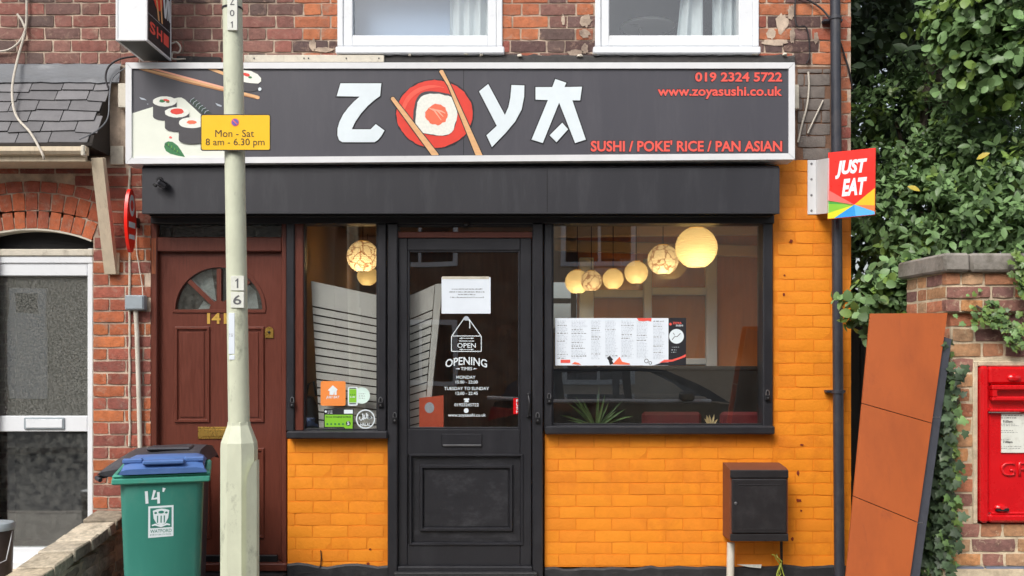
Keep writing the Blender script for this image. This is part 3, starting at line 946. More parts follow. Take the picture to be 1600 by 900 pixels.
def padlock(parent, px, py, Y, name='padlock'):
    c = W(px, py, Y)
    b_ = MB().box(c.x - 0.016, c.x + 0.016, Y - 0.018, Y + 0.002, c.z - 0.036, c.z + 0.0, 0.005)
    b_ = b_.build(name, M['dark_metal'], parent)
    path = [c + Vector((0.010 * math.cos(a), -0.008, 0.012 + 0.018 * math.sin(a))) for a in [k * math.pi / 8 for k in range(9)]]
    path = [path[0] + Vector((0, 0, -0.018))] + path + [path[-1] + Vector((0, 0, -0.018))]
    MB().tube(path, 0.0032, 6).build('shackle', M['steel'], b_)
    MB().lathe([(0.006, 0), (0.005, -0.003)], c + Vector((0, -0.0185, -0.018)), 'y', 8).build('keyhole', M['steel'], b_)


for px, py in ((457, 628), (595, 628), (617, 652), (840, 652), (858, 622), (1199, 617)):
    padlock(shop, px, py, YF if px not in (617, 840) else -0.045)

# ---------------------------------------------------------------- shop door
door = MB().pbox(622, 636.5, 372, 884, -0.012, 0.04, 0.004).build('shop_door', M['black'], shop)
MB().pbox(813, 830.5, 372, 884, -0.012, 0.04, 0.004).build('stile', M['black'], door)
MB().pbox(636.7, 812.8, 372, 391, -0.0115, 0.04, 0.004).build('rail', M['black'], door)
MB().pbox(636.7, 812.8, 671, 712, -0.0115, 0.04, 0.004).build('rail', M['black'], door)
MB().pbox(636.7, 812.8, 851, 884, -0.0115, 0.04, 0.004).build('rail', M['black'], door)
MB().pbox(636.7, 812.8, 712, 851, 0.006, 0.035).build('lower_panel', M['black_panel'], door)
MB().pbox(635, 814, 390, 672, 0.016, 0.022).build('pane', M['glass'], door)
mb = MB()
for a in ((636.7, 640, 391, 671), (809.5, 812.8, 391, 671), (640, 809.5, 391, 394), (640, 809.5, 667.5, 671)):
    mb.pbox(*a, -0.004, 0.0155, 0.003)
mb.build('glazing_bead', M['black'], door)


def moulding(parent, x0, x1, y0, y1, wpx, Yf, Yb, m, name='moulding'):
    """mitred bevelled frame"""
    o = [W(x0, y0, Yf), W(x1, y0, Yf), W(x1, y1, Yf), W(x0, y1, Yf)]
    i_ = [W(x0 + wpx, y0 + wpx, Yf), W(x1 - wpx, y0 + wpx, Yf), W(x1 - wpx, y1 - wpx, Yf), W(x0 + wpx, y1 - wpx, Yf)]
    mb = MB()
    vs = []
    for k in range(4):
        om, im = o[k], i_[k]
        vs += [Vector((om.x, Yb, om.z)), om * 0.75 + im * 0.25, om * 0.3 + im * 0.7, Vector((im.x, Yb, im.z))]
    fs = []
    for k in range(4):
        for j in range(3):
            a_, b_ = k * 4 + j, ((k + 1) % 4) * 4 + j
            fs.append([a_, b_, b_ + 1, a_ + 1])
    return mb.add(vs, fs).build(name, m, parent, ang=25)


moulding(door, 639, 818, 709, 853, 5, -0.022, -0.0105, M['black'])
moulding(door, 655, 802, 726, 831, 7, -0.016, 0.0055, M['black'])
MB().pbox(663, 794, 734, 823, 0.001, 0.0055, 0.004).build('raised_panel', M['black_panel'], door)
lf = MB().pbox(690, 753, 678, 697, -0.019, -0.0118, 0.003).build('letter_flap', M['black'], door)
MB().pbox(692, 752, 694.6, 697.4, -0.024, -0.0192, 0.002).build('flap_lip', M['steel'], lf)
# pull handle and latch
c0, c1 = W(826, 617, -0.012), W(826, 652, -0.012)
hp = [c0, c0 + Vector((0, -0.03, -0.01)), c0 + Vector((0.004, -0.042, -0.04)), (c0 + c1) / 2 + Vector((0.006, -0.045, 0)), c1 + Vector((0.004, -0.042, 0.04)), c1 + Vector((0, -0.03, 0.01)), c1]
MB().tube(hp, 0.007, 8).build('handle', M['dark_metal'], door)
for c in (c0, c1):
    MB().lathe([(0.013, 0.0), (0.011, -0.005), (0.004, -0.007)], c + Vector((0, 0.0005, 0)), 'y', 12).build('handle_rose', M['dark_metal'], door)
# transom light over the door, threshold
tr = MB().pbox(621.2, 831.8, 353, 362, 0.02, 0.026).build('transom_light', M['glass'], shop)
MB().pbox(621.2, 831.8, 362.2, 371.4, -0.02, 0.06, 0.003).build('rail', M['mahogany'], tr)
MB().pbox(621.2, 831.8, 349.2, 352.8, -0.02, 0.06, 0.002).build('rail', M['black'], tr)
MB().lathe([(0.001, -0.02), (0.018, -0.016), (0.026, 0.0), (0.02, 0.004)], W(728, 350, -0.035), 'z', 14).build('sensor_dome', M['dark_metal'], shop)
th = MB().pbox(621.3, 831.8, 885.5, 894, -0.05, 0.1, 0.005).build('threshold', M['black'], shop)
MB().pbox(615, 840, 895, 912, -0.09, 0.1, 0.006).build('lower_tread', M['plinth'], th)
MB().box(W(440, 0).x, W(851, 0).x, -0.14, 0.1, 0, W(0, 913).z).build('door_step', M['plinth'], shop)

# door lettering
DM = plane_map(0.0155)
V = M['white_vinyl']


def arch_map(base, cx, hw, h):
    return lambda x, y, l=0.0: base(x, y - h * (1 - ((x - cx) / hw) ** 2), l)


text('lettering', 'OPENING', (696, 761, 562.5, 575), arch_map(DM, 728.5, 33, 5), 0.0008, V, door, bold=0.015)
text('lettering', 'TIMES', (720, 738, 573.5, 578.5), DM, 0.0008, V, door, bold=0.012)
flat('lettering_dash', [(711, 576), (718, 575), (718, 577.4)], DM, 0.0008, V, door)
flat('lettering_dash', [(746, 576), (740, 575), (740, 577.4)], DM, 0.0008, V, door)
text('lettering', 'MONDAY', (713, 743, 587, 592), DM, 0.0008, V, door, bold=0.012)
text('lettering', '15:00 - 22:00', (712, 746.5, 594.5, 599.3), DM, 0.0008, V, door, bold=0.012)
text('lettering', 'TUESDAY TO SUNDAY', (694, 764, 604.5, 609.5), DM, 0.0008, V, door, bold=0.012)
text('lettering', '12:00 - 22:45', (712, 746.5, 612, 617), DM, 0.0008, V, door, bold=0.012)
text('lettering', '01923245722', (710, 748, 630, 635), DM, 0.0008, V, door, bold=0.012)
text('lettering', 'www.zoyasushi.co.uk', (700, 759, 646, 652.5), DM, 0.0008, V, door, bold=0.012)
flat('telephone_symbol', [(724.5, 625), (725, 622.5), (733, 622.5), (733.5, 625), (731, 625), (733, 628.5), (725, 628.5), (727, 625)], DM, 0.0008, V, door)
flat('globe_symbol', ell(728.5, 641.5, 3.8, 3.8, 16), DM, 0.0008, V, door)
for q, (p0, p1) in enumerate((((705.5, 525), (752, 525)), ((752, 525), (752, 549)), ((752, 549), (705.5, 549)), ((705.5, 549), (705.5, 525)), ((706, 525), (726, 496)), ((751.5, 525), (731, 496)))):
    flat('hanging_sign_line', band([p0, p1], 1.25), DM, 0.0008 + 0.0001 * q, V, door)
flat('hanging_sign_knot', ell(728.5, 497.5, 4.4, 3.4, 14), DM, 0.0016, M['ink_pale'], door)
flat('hanging_sign_line', band([(732, 499), (734, 503), (734, 513)], 1.4), DM, 0.0009, V, door)
text('lettering', 'OPEN', (714.5, 743.5, 536, 543.5), DM, 0.0008, V, door, bold=0.01)
text('lettering', 'Welcome we are', (717, 741, 531, 534), DM, 0.0008, V, door, bold=0.02, res=2)
for y in (528.5, 546):
    flat('lettering_dash', [(717, y), (722, y - 1.2), (722, y - 0.4), (736, y - 0.4), (736, y - 1.2), (741, y), (736, y + 1.2), (736, y + 0.4), (722, y + 0.4), (722, y + 1.2)], DM, 0.0008, V, door)

# ---------------------------------------------------------------- mahogany house door
YD = 0.05
jm = MB().pbox(235, 245, 346, 893, 0.005, 0.13, 0.006).build('house_door', M['mahogany'], shop)
MB().pbox(440, 447.5, 346, 893, 0.005, 0.13, 0.004).build('jamb', M['mahogany'], jm)
MB().pbox(244.8, 440.2, 370.5, 393, 0.012, 0.12, 0.006).build('head_rail', M['mahogany'], jm)
MB().pbox(236.5, 243.5, 372, 428, 0.0035, 0.006, 0.001).wobble(0.001, 30).build('worn_jamb_patch', M['mahogany_worn'], jm)
MB().pbox(245, 440, 345, 372, 0.05, 0.056).build('transom_pane', M['glass_pattern'], jm)
MB().pbox(245, 440, 345, 372, 0.10, 0.11).build('transom_backing', M['dark_room'], jm)
arc = [(342 - 68 * math.cos(a), 484 - 66 * math.sin(a)) for a in [k * math.pi / 20 for k in range(21)]]
leafpts = [(245, 875), (245, 393), (440, 393), (440, 875)]
lw_ = MB()
up_ = [(245, 484)] + arc + [(440, 484), (440, 393), (245, 393)]
lw_.prism([W(x, y, YD) for x, y in up_], (0, 0.044, 0))
lw_.pbox(245, 440, 484, 875, YD, YD + 0.044)
lw_.build('leaf', M['mahogany'], jm, ang=20)
MB().pbox(270, 414, 414, 486, YD + 0.018, YD + 0.022).build('fanlight_pane', M['glass_door'], jm)
MB().pbox(262, 424, 408, 500, YD + 0.3, YD + 0.32).build('hall_wall', M['dark_room'], jm)
flat('lace_curtain', [(300, 424), (330, 417), (338, 470), (322, 462), (300, 440)], plane_map(YD + 0.05), 0, M['curtain'], jm)
flat('lace_curtain', [(310, 483), (318, 470), (338, 482)], plane_map(YD + 0.05), 0, M['curtain'], jm)
flat('lace_curtain', [(372, 430), (400, 455), (404, 482), (372, 482)], plane_map(YD + 0.05), 0, M['curtain'], jm)
for a in (45, 90, 135):
    p0 = (342 - 12 * math.cos(R(a)), 484 - 12 * math.sin(R(a))); p1 = (342 - 66 * math.cos(R(a)), 484 - 64 * math.sin(R(a)))
    mb = MB(); mb.prism([W(x, y, YD - 0.004) for x, y in band([p0, p1], 7)], (0, 0.022, 0)); mb.build('fanlight_bar', M['mahogany'], jm)
mb = MB(); mb.prism([W(342 - 15 * math.cos(a), 484.5 - 15 * math.sin(a), YD - 0.006) for a in [k * math.pi / 10 for k in range(11)]], (0, 0.02, 0)); mb.build('fanlight_hub', M['mahogany'], jm)
rp = []
for a in [k * math.pi / 20 for k in range(21)]:
    rp.append((342 - 71 * math.cos(a), 484 - 69 * math.sin(a)))
mb = MB(); mb.prism([W(x, y, YD - 0.008) for x, y in band(rp, 5)], (0, 0.02, 0)); mb.build('fanlight_moulding', M['mahogany'], jm)
MB().pbox(269, 415, 483.5, 489, YD - 0.008, YD + 0.02, 0.003).build('fanlight_rail', M['mahogany'], jm)
for x0, x1 in ((272, 328), (357, 413)):
    for y0, y1 in ((510, 661), (700, 842)):
        pm = moulding(jm, x0, x1, y0, y1, 6, YD - 0.012, YD, M['mahogany'])
        MB().pbox(x0 + 9, x1 - 9, y0 + 9, y1 - 9, YD - 0.006, YD + 0.001, 0.005).build('raised_panel', M['mahogany'], jm)
GM = plane_map(YD)
text('numeral', '1', (324, 328.5, 487, 506), GM, 0.004, M['gold'], jm, bold=0.01)
text('numeral', '4', (331, 345, 488, 506), GM, 0.004, M['gold'], jm, bold=0.02)
text('numeral', '1', (350, 354.6, 487, 506), GM, 0.004, M['gold'], jm, bold=0.01)
lp = MB().pbox(309, 361, 667, 686, YD - 0.008, YD, 0.003).build('letter_plate', M['brass'], jm)
MB().pbox(316, 354, 671, 682, YD - 0.013, YD - 0.0085, 0.003).build('flap', M['brass'], lp)
mb = MB(); mb.prism([W(x, y, YD - 0.008) for x, y in [(414, 528), (427, 528), (427, 517)] + [(420.5 + 6.5 * math.cos(a), 517 - 6.5 * math.sin(a)) for a in [k * math.pi / 8 for k in range(1, 8)]] + [(414, 517)]], (0, 0.009, 0))
lk = mb.build('lock_plate', M['brass'], jm)
MB().lathe([(0.009, 0), (0.008, -0.006), (0.003, -0.007)], W(420.5, 519, YD - 0.008), 'y', 12).build('lock_cylinder', M['dark_metal'], lk)
MB().pbox(245, 433, 868, 879, YD - 0.03, YD, 0.003).build('weather_bar', M['dark_metal'], jm)
MB().pbox(236, 447, 881, 893, -0.03, 0.12, 0.005).build('door_sill', M['mahogany'], jm)
MB().box(W(234, 0).x, W(448, 0).x, -0.10, 0.12, 0, W(0, 894).z).build('door_step', M['plinth'], shop)

# ================================================================ NEIGHBOURING HOUSE (left)
XN0 = -4.3
house = thing('neighbouring_house', 'red brick terraced house with slate porch canopy and white glazed door', 'building', (W(60, 0).x, 0.1, 0.0))
XJ = W(235, 0).x
ACX, ACY, AR = 49.0, 611.0, 254.0
AH = R(21.7)
DX0, DX1 = W(-45, 0).x, W(145, 0).x
ZSP = W(0, 376).z


def arch_holes():
    out = [(DX0, DX1, -0.1, ZSP)]
    y = 376.0
    while y > 284:
        r = 328.0
        hw = min(math.sqrt(max(r * r - (ACY - y + 2) ** 2, 0)), (ACY - y) * math.tan(AH) + 3)
        out.append((W(ACX - hw, 0).x, W(ACX + hw, 0).x, W(0, y).z, W(0, y - 4).z))
        y -= 4
    return out


mb = MB()
wall_boxes(mb, XN0, XJ - 0.001, 0, W(0, 284).z, [(DX0, DX1, -0.1, W(0, 340).z)], 0.008, 0.24)
mb.box(XN0, XJ - 0.001, 0.008, 0.24, W(0, 284).z, W(0, 255).z)
mb.box(XN0, XP - 0.001, 0.008, 0.24, W(0, 255).z, 6.3)
# spandrel under the rings
pts = [W(ACX + AR * math.sin(t), ACY - AR * math.cos(t), 0.008) for t in [AH * (k / 10 - 1) for k in range(21)]]
mb.prism(pts + [W(145, 330, 0.008), W(-45, 330, 0.008)][0:2], (0, 0.2, 0))
nwall = mb.build('wall', M['mortar'], house, ang=10)


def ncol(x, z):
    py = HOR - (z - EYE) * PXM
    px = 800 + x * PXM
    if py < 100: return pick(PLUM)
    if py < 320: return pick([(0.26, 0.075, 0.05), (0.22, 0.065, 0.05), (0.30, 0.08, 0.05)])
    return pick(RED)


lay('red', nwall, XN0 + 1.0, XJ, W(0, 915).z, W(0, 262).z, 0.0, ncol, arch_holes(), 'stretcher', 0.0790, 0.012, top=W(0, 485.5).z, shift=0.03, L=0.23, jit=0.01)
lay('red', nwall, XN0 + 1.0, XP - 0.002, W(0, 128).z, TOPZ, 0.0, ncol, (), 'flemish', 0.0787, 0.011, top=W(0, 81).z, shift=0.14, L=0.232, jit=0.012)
MB().box(XN0 - 2, XN0 + 0.995, 0.0, 0.0075, 0, 6.3).build('wall_continuation', M['brick_far'], house)
MB().box(XN0 - 2, XN0 - 0.001, 0.008, 0.24, 0, 6.3).build('wall_extension', M['mortar'], house)
MB().box(XN0 + 0.996, XP - 0.002, 0.0, 0.0075, TOPZ + 0.01, 6.3).build('wall_continuation', M['brick_far'], house)
# arch rings: each voussoir a brick
for r0, r1, n, pal in ((254.5, 281, 11, ARCH), (283, 309.5, 11, ARCH), (311.5, 328, 9, [(0.33, 0.085, 0.05), (0.38, 0.095, 0.05)])):
    for k in range(n):
        t = -AH + 2 * AH * (k + 0.5) / n
        rm = (r0 + r1) / 2
        p = W(ACX + rm * math.sin(t), ACY - rm * math.cos(t), 0.0)
        wid = (2 * AH * rm / n - 2.2) / PXM
        hgt = (r1 - r0) / PXM
        put_brick('red', nwall, wid if wid > 0.15 else wid, hgt, (p.x, -0.001, p.z), pick(pal, 0.1), rot=(0, t, 0))
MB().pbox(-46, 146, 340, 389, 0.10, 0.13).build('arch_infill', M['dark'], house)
mb = MB()
mb.prism([W(ACX + rr_ * math.sin(t), ACY - rr_ * math.cos(t), -0.002) for rr_, ts in ((254, [AH * (k / 10 - 1) for k in range(21)]), (251.4, [AH * (1 - k / 10) for k in range(21)])) for t in ts], (0, 0.1, 0))
mb.build('arch_fillet', M['old_white'], house)

# white storm door
YN = 0.05
nd = MB().pbox(136.5, 145, 388, 880, YN, 0.13, 0.004).build('storm_door', M['upvc'], house)
MB().pbox(-45, -36.5, 388, 880, YN, 0.13, 0.004).build('jamb', M['upvc'], nd)
MB().pbox(-36.3, 136.3, 412, 431, YN + 0.004, 0.12, 0.004).build('head_rail', M['upvc'], nd)
MB().pbox(-45, 145, 389, 400, YN - 0.016, 0.12, 0.006).build('head_board', M['old_white'], nd)
MB().pbox(-45, 145, 400.3, 411.7, YN - 0.006, 0.12, 0.006).build('head_board', M['upvc'], nd)
MB().pbox(-36.3, 136.3, 650, 674.5, YN + 0.004, 0.12, 0.004).build('mid_rail', M['upvc'], nd)
MB().pbox(-36.3, 136.3, 856, 876, YN + 0.004, 0.12, 0.004).build('bottom_rail', M['upvc'], nd)
MB().pbox(-37, 137, 430, 651, YN + 0.03, YN + 0.035).build('pane', M['glass_painted_reflection'], nd)
MB().pbox(-37, 137, 674, 857, YN + 0.03, YN + 0.035).build('pane', M['glass_door'], nd)
pl_ = MB().pbox(37, 100, 652.5, 671, YN - 0.008, YN + 0.004, 0.004).build('letter_plate', M['greybox'], nd)
MB().pbox(40, 97, 655, 668.5, YN - 0.0125, YN - 0.0085, 0.002).build('flap', M['upvc'], pl_)
MB().pbox(-46, 146, 878, 890, YN - 0.05, 0.13, 0.004).build('sill', M['upvc'], nd)
MB().pbox(-46, 146, 891, 907, YN - 0.09, 0.13, 0.004).build('step', M['cream_wood'], nd)
MB().box(DX0, DX1, -0.12, 0.13, 0, W(0, 908).z).build('door_step', M['paving'], house)
# lobby behind the storm door
mb = MB()
mb.box(DX0 - 0.3, DX1 + 0.3, 1.1, 1.15, 0, 2.5); mb.box(DX0 - 0.35, DX0 - 0.3, 0.245, 1.1, 0, 2.5); mb.box(DX1 + 0.3, DX1 + 0.35, 0.245, 1.1, 0, 2.5)
mb.box(DX0 - 0.35, DX1 + 0.35, 0.245, 1.15, 2.5, 2.55)
mb.build('lobby_lining', M['dark_room'], house)
struct(MB().box(DX0 - 0.35, DX1 + 0.35, 0.25, 1.1, 0.0, 0.18).build('floor', M['inner_floor']))

# slate porch canopy
YE = -0.26
zt, ze = W(0, 128).z, W(0, 222, YE).z
xe = -2.555
sl = Vector((0, YE + 0.02, ze - zt)); sl_len = sl.length; sd = sl.normalized(); sn = Vector((0, sd.z, -sd.y)); sn = sn if sn.y < 0 else -sn
mb = MB()
mb.prism([(XN0, -0.012, zt), (XN0, YE + 0.01, ze), (XN0, YE + 0.01, ze - 0.03), (XN0, 0.0, ze - 0.03), (XN0, 0.0, zt)], (xe - XN0 - 0.01, 0, 0))
porch = mb.build('porch_roof', M['fence'], house)
rows = 6
for r in range(rows):
    x = XN0 + 0.1 - rnd.random() * 0.2 - (0.1 if r % 2 else 0)
    lo = sl_len * (r + 1) / rows + 0.012
    hi = sl_len * r / rows - 0.04
    while x < xe + 0.01:
        w_ = rnd.choice((0.2, 0.2, 0.21, 0.17, 0.24))
        x1 = min(x + w_, xe + 0.012)
        if x1 - x > 0.05:
            s0 = lo + rnd.uniform(-0.012, 0.012)
            top_ = Vector((0, 0.0, zt))
            q = []
            sk = rnd.uniform(-0.006, 0.006)
            for xx, tt, lf_ in ((x + 0.003, hi, 0.004), (x1 - 0.003, hi, 0.004), (x1 - 0.003, s0 + sk, 0.016 + rnd.uniform(0, 0.003)), (x + 0.003, s0 - sk, 0.016 + rnd.uniform(0, 0.003))):
                q.append(Vector((xx, 0, 0)) + top_ + sd * tt + sn * lf_)
            g_ = rnd.uniform(0.75, 1.2)
            o = MB().prism(q, sn * 0.007).build('slate', M['slate'], porch)
            o.color = (0.15 * g_, 0.146 * g_, 0.152 * g_, 1)
        x = x1
for o in [o for o in bpy.data.objects if o.name.startswith('roof')]: o.color = (0.07, 0.068, 0.074, 1)
# lead flashing dressed over the head of the slates
mb = MB()
n = 40
vs, fs = [], []
for i in range(n + 1):
    x = XN0 + (W(190, 0).x - XN0) * i / n
    w1 = 0.006 * mnoise.noise(Vector((i * 0.6, 1, 0)))
    low = Vector((x, 0, zt)) + sd * (0.03 + 0.012 * mnoise.noise(Vector((i * 0.5, 9, 2)))) + sn * 0.028
    vs += [(x, -0.004, W(0, 100).z + w1), (x, -0.018 + w1, W(0, 104).z), (x, -0.03 + w1, W(0, 122).z), tuple(low), tuple(low - sn * 0.012)]
for i in range(n):
    for k in range(4): fs.append([i * 5 + k, i * 5 + 5 + k, i * 5 + 6 + k, i * 5 + 1 + k])
mb.add(vs, fs).build('flashing', M['lead'], porch)
# gutter board, fascia, strut
MB().box(XN0, xe + 0.0, YE - 0.012, YE + 0.006, ze - 0.028, ze - 0.002, 0.004).wobble(0.004, 9).build('slate_batten', M['fence'], porch)
gz = ze - 0.032
g = MB()
g.prism([(XN0, YE - 0.03, gz), (XN0, YE - 0.034, gz - 0.028), (XN0, YE - 0.02, gz - 0.045), (XN0, YE + 0.01, gz - 0.05), (XN0, YE + 0.01, gz)], (xe - 0.03 - XN0, 0, 0))
g.build('gutter', M['cream_wood'], porch)
MB().box(XN0, xe - 0.05, YE + 0.012, YE + 0.035, gz - 0.085, gz - 0.002, 0.003).build('fascia_board', M['cream_wood'], porch)
MB().box(XN0, xe - 0.05, YE + 0.036, -0.002, gz - 0.08, gz - 0.07).build('soffit', M['cream_wood'], porch)
MB().box(xe - 0.06, xe - 0.035, YE - 0.042, YE + 0.0, gz - 0.06, gz + 0.006, 0.006).build('gutter_end', M['old_white'], porch)
MB().pbox(172, 193, 228, 257, -0.012, 0.008, 0.003).build('side_panel', M['old_white'], porch)
# strut from the gutter board back to the wall
p0, p1 = W(151, 247, YE + 0.02), W(172, 428, -0.035)
wx = 0.036
dpt = Vector((0, 0.045, 0.012))
st = MB()
st.prism([p0 + Vector((-wx, 0, 0)), p0 + Vector((wx, 0, 0)), p1 + Vector((wx, 0, 0)), p1 + Vector((-wx, 0, 0))], dpt)
st.build('strut', M['cream_wood'], porch)
MB().pbox(172, 186, 395, 428, -0.02, 0.0, 0.004).wobble(0.008, 18).build('strut_pad', M['mortar_pale'], porch)

# painted caulk line and cables down the party wall
path = [W(202.5 + 1.5 * mnoise.noise(Vector((k * 0.8, 0, 0))), y, -0.003) for k, y in enumerate(range(262, 712, 15))]
MB().tube(path, [0.007 + 0.004 * abs(mnoise.noise(Vector((k * 1.3, 5, 0)))) for k in range(len(path))], 6).build('sealant_line', M['old_white'], house)

# ================================================================ SHOP INTERIOR
ZC = 2.66
IX0, IX1, IY1 = W(447, 0).x, XR - 0.3, 6.3
mb = MB()
mb.box(IX0 - 0.08, IX0 - 0.01, 0.13, IY1, 0.2, ZC)          # left
struct(mb.build('wall_left', M['inner_brown']))
struct(MB().box(IX1, IX1 + 0.05, 0.245, IY1, 0.2, ZC).build('wall_right', M['inner_brown']))
struct(MB().box(IX0 - 0.08, IX1 + 0.05, 0.13, IY1, ZC, ZC + 0.06).build('ceiling', M['inner_ceiling']))
struct(MB().box(IX0 - 0.08, IX1 + 0.05, 0.13, IY1, 0.15, 0.2).build('floor', M['inner_floor']))
YP = 3.9   # rear wall with an opening to the yard
o0, o1 = W(858, 0, YP), W(915, 0, YP)
oz0, oz1 = W(0, 520, YP).z, W(0, 440, YP).z
bw_ = wall_boxes(MB(), IX0 - 0.01, IX1, 0.2, ZC, [(o0.x, o1.x, oz0, oz1)], YP, YP + 0.12).build('wall_back', M['inner_wood'])
struct(bw_)
# timber boards under the ceiling near the front
for nm, (y, z0, z1, tilt) in (('ceiling_beam', (0.66, 2.425, 2.505, 0.012)), ('ceiling_beam', (0.76, 2.31, 2.39, -0.03)), ('ceiling_beam', (2.6, 2.52, 2.661, 0.0))):
    bm_ = MB().box(IX0 if y > 2 else W(866, 0, y).x, IX1 - 0.005, y, y + 0.07, z0, z1, 0.006)
    bm_.v = [Vector((v.x, v.y, v.z + tilt * (v.x - 1.0))) for v in bm_.v]
    struct(bm_.build(nm, M['beam']))
# partition with a white window screen set in it
YW = 0.87
pa = W(903, 0, YW).x
struct(MB().box(pa, IX1 - 0.003, YW + 0.03, YW + 0.09, 0.2, ZC - 0.002).build('partition', M['partition']))
scr = thing('glazed_screen', 'white painted window screen in the brown partition behind the menu poster', 'screen', (W(1010, 0, YW).x, YW, 0.2))
for a in ((905, 928, 402, 640), (1006, 1019, 404, 640), (1104, 1121, 396, 640)):
    MB().pbox(*a, YW - 0.03, YW + 0.028, 0.006).build('post', M['upvc'], scr)
for a in ((928.3, 1005.8, 453, 465), (1019.3, 1103.8, 449, 461), (928.3, 1005.8, 560, 570), (1019.3, 1103.8, 560, 570)):
    MB().pbox(*a, YW - 0.025, YW + 0.027, 0.006).build('rail', M['upvc'], scr)
for x0, x1 in ((928.5, 1005.5), (1019.5, 1103.5)):
    MB().pbox(x0, x1, 404, 640, YW + 0.010, YW + 0.013).build('pane', M['glass_up'], scr)
# yard window
yw = thing('yard_window', 'bright small window with white cross bars at the back of the shop', 'window', ((o0.x + o1.x) / 2, YP, oz0))
mb = MB()
MB().box(o0.x, o1.x, YP + 0.03, YP + 0.07, oz0, oz0 + 0.05, 0.004).build('sill', M['upvc'], yw)
MB().pbox(892, 901, 442, 516, YP + 0.03, YP + 0.07, 0.004).build('mullion', M['upvc'], yw)
MB().pbox(860, 891.8, 466, 474, YP + 0.03, YP + 0.07, 0.004).build('transom', M['upvc'], yw)
MB().pbox(901.2, 914, 466, 474, YP + 0.03, YP + 0.07, 0.004).build('transom', M['upvc'], yw)
MB().pbox(858, 915, 440, 520, YP + 0.045, YP + 0.05).build('pane', M['glass_up'], yw)

# paper lanterns
LAMPS = [
    (1088, 387, 32.5, 0.34, 'plain', 'largest plain paper lantern, nearest the right end of the window'),
    (1036, 406, 24, 0.42, 'floral', 'patterned paper lantern hanging left of the largest lantern'),
    (994, 426, 18.2, 0.5, 'plain', 'small plain lantern third from the right in the row'),
    (958, 436, 16.3, 0.56, 'plain', 'small plain lantern fourth from the right in the row'),
    (924, 439, 16.5, 0.58, 'floral', 'small patterned lantern overlapping the leftmost of the row'),
    (902, 440.5, 19, 0.66, 'plain', 'leftmost plain lantern of the row in the large window'),
    (567, 401, 25, 1.0, 'floral', 'patterned lantern in the narrow window above the stickers'),
    (574, 431, 16, 2.4, 'plain', 'dim plain lantern half behind the patterned one in the narrow window'),
]


def lantern_mat(name, floral):
    m = bpy.data.materials.new(name)
    m.use_nodes = True
    t_ = m.node_tree
    N, L = t_.nodes, t_.links
    b_ = N['Principled BSDF']
    tc = N.new('ShaderNodeTexCoord')
    b_.inputs['Roughness'].default_value = 0.8
    tl = N.new('ShaderNodeBsdfTranslucent')
    ms = N.new('ShaderNodeMixShader')
    ms.inputs[0].default_value = 0.75
    L.new(b_.outputs[0], ms.inputs[1]); L.new(tl.outputs[0], ms.inputs[2])
    L.new(ms.outputs[0], N['Material Output'].inputs['Surface'])
    if floral:
        vo = N.new('ShaderNodeTexVoronoi'); vo.inputs['Scale'].default_value = 14; vo.feature = 'DISTANCE_TO_EDGE'
        no = N.new('ShaderNodeTexNoise'); no.inputs['Scale'].default_value = 12; no.inputs['Detail'].default_value = 3
        ad = N.new('ShaderNodeVectorMath'); ad.operation = 'MULTIPLY_ADD'
        ad.inputs[1].default_value = (0.12, 0.12, 0.12)
        L.new(tc.outputs['Object'], no.inputs['Vector']); L.new(no.outputs['Color'], ad.inputs[0]); L.new(tc.outputs['Object'], ad.inputs[2])
        L.new(ad.outputs[0], vo.inputs['Vector'])
        cr = N.new('ShaderNodeValToRGB')
        cr.color_ramp.elements[0].position = 0.02; cr.color_ramp.elements[0].color = (0.13, 0.06, 0.03, 1)
        cr.color_ramp.elements[1].position = 0.09; cr.color_ramp.elements[1].color = (0.34, 0.28, 0.18, 1)
        L.new(vo.outputs['Distance'], cr.inputs[0])
        L.new(cr.outputs[0], b_.inputs['Base Color']); L.new(cr.outputs[0], tl.inputs['Color'])
    else:
        b_.inputs['Base Color'].default_value = (0.92, 0.78, 0.48, 1)
        tl.inputs['Color'].default_value = (0.33, 0.26, 0.14, 1)
    return m


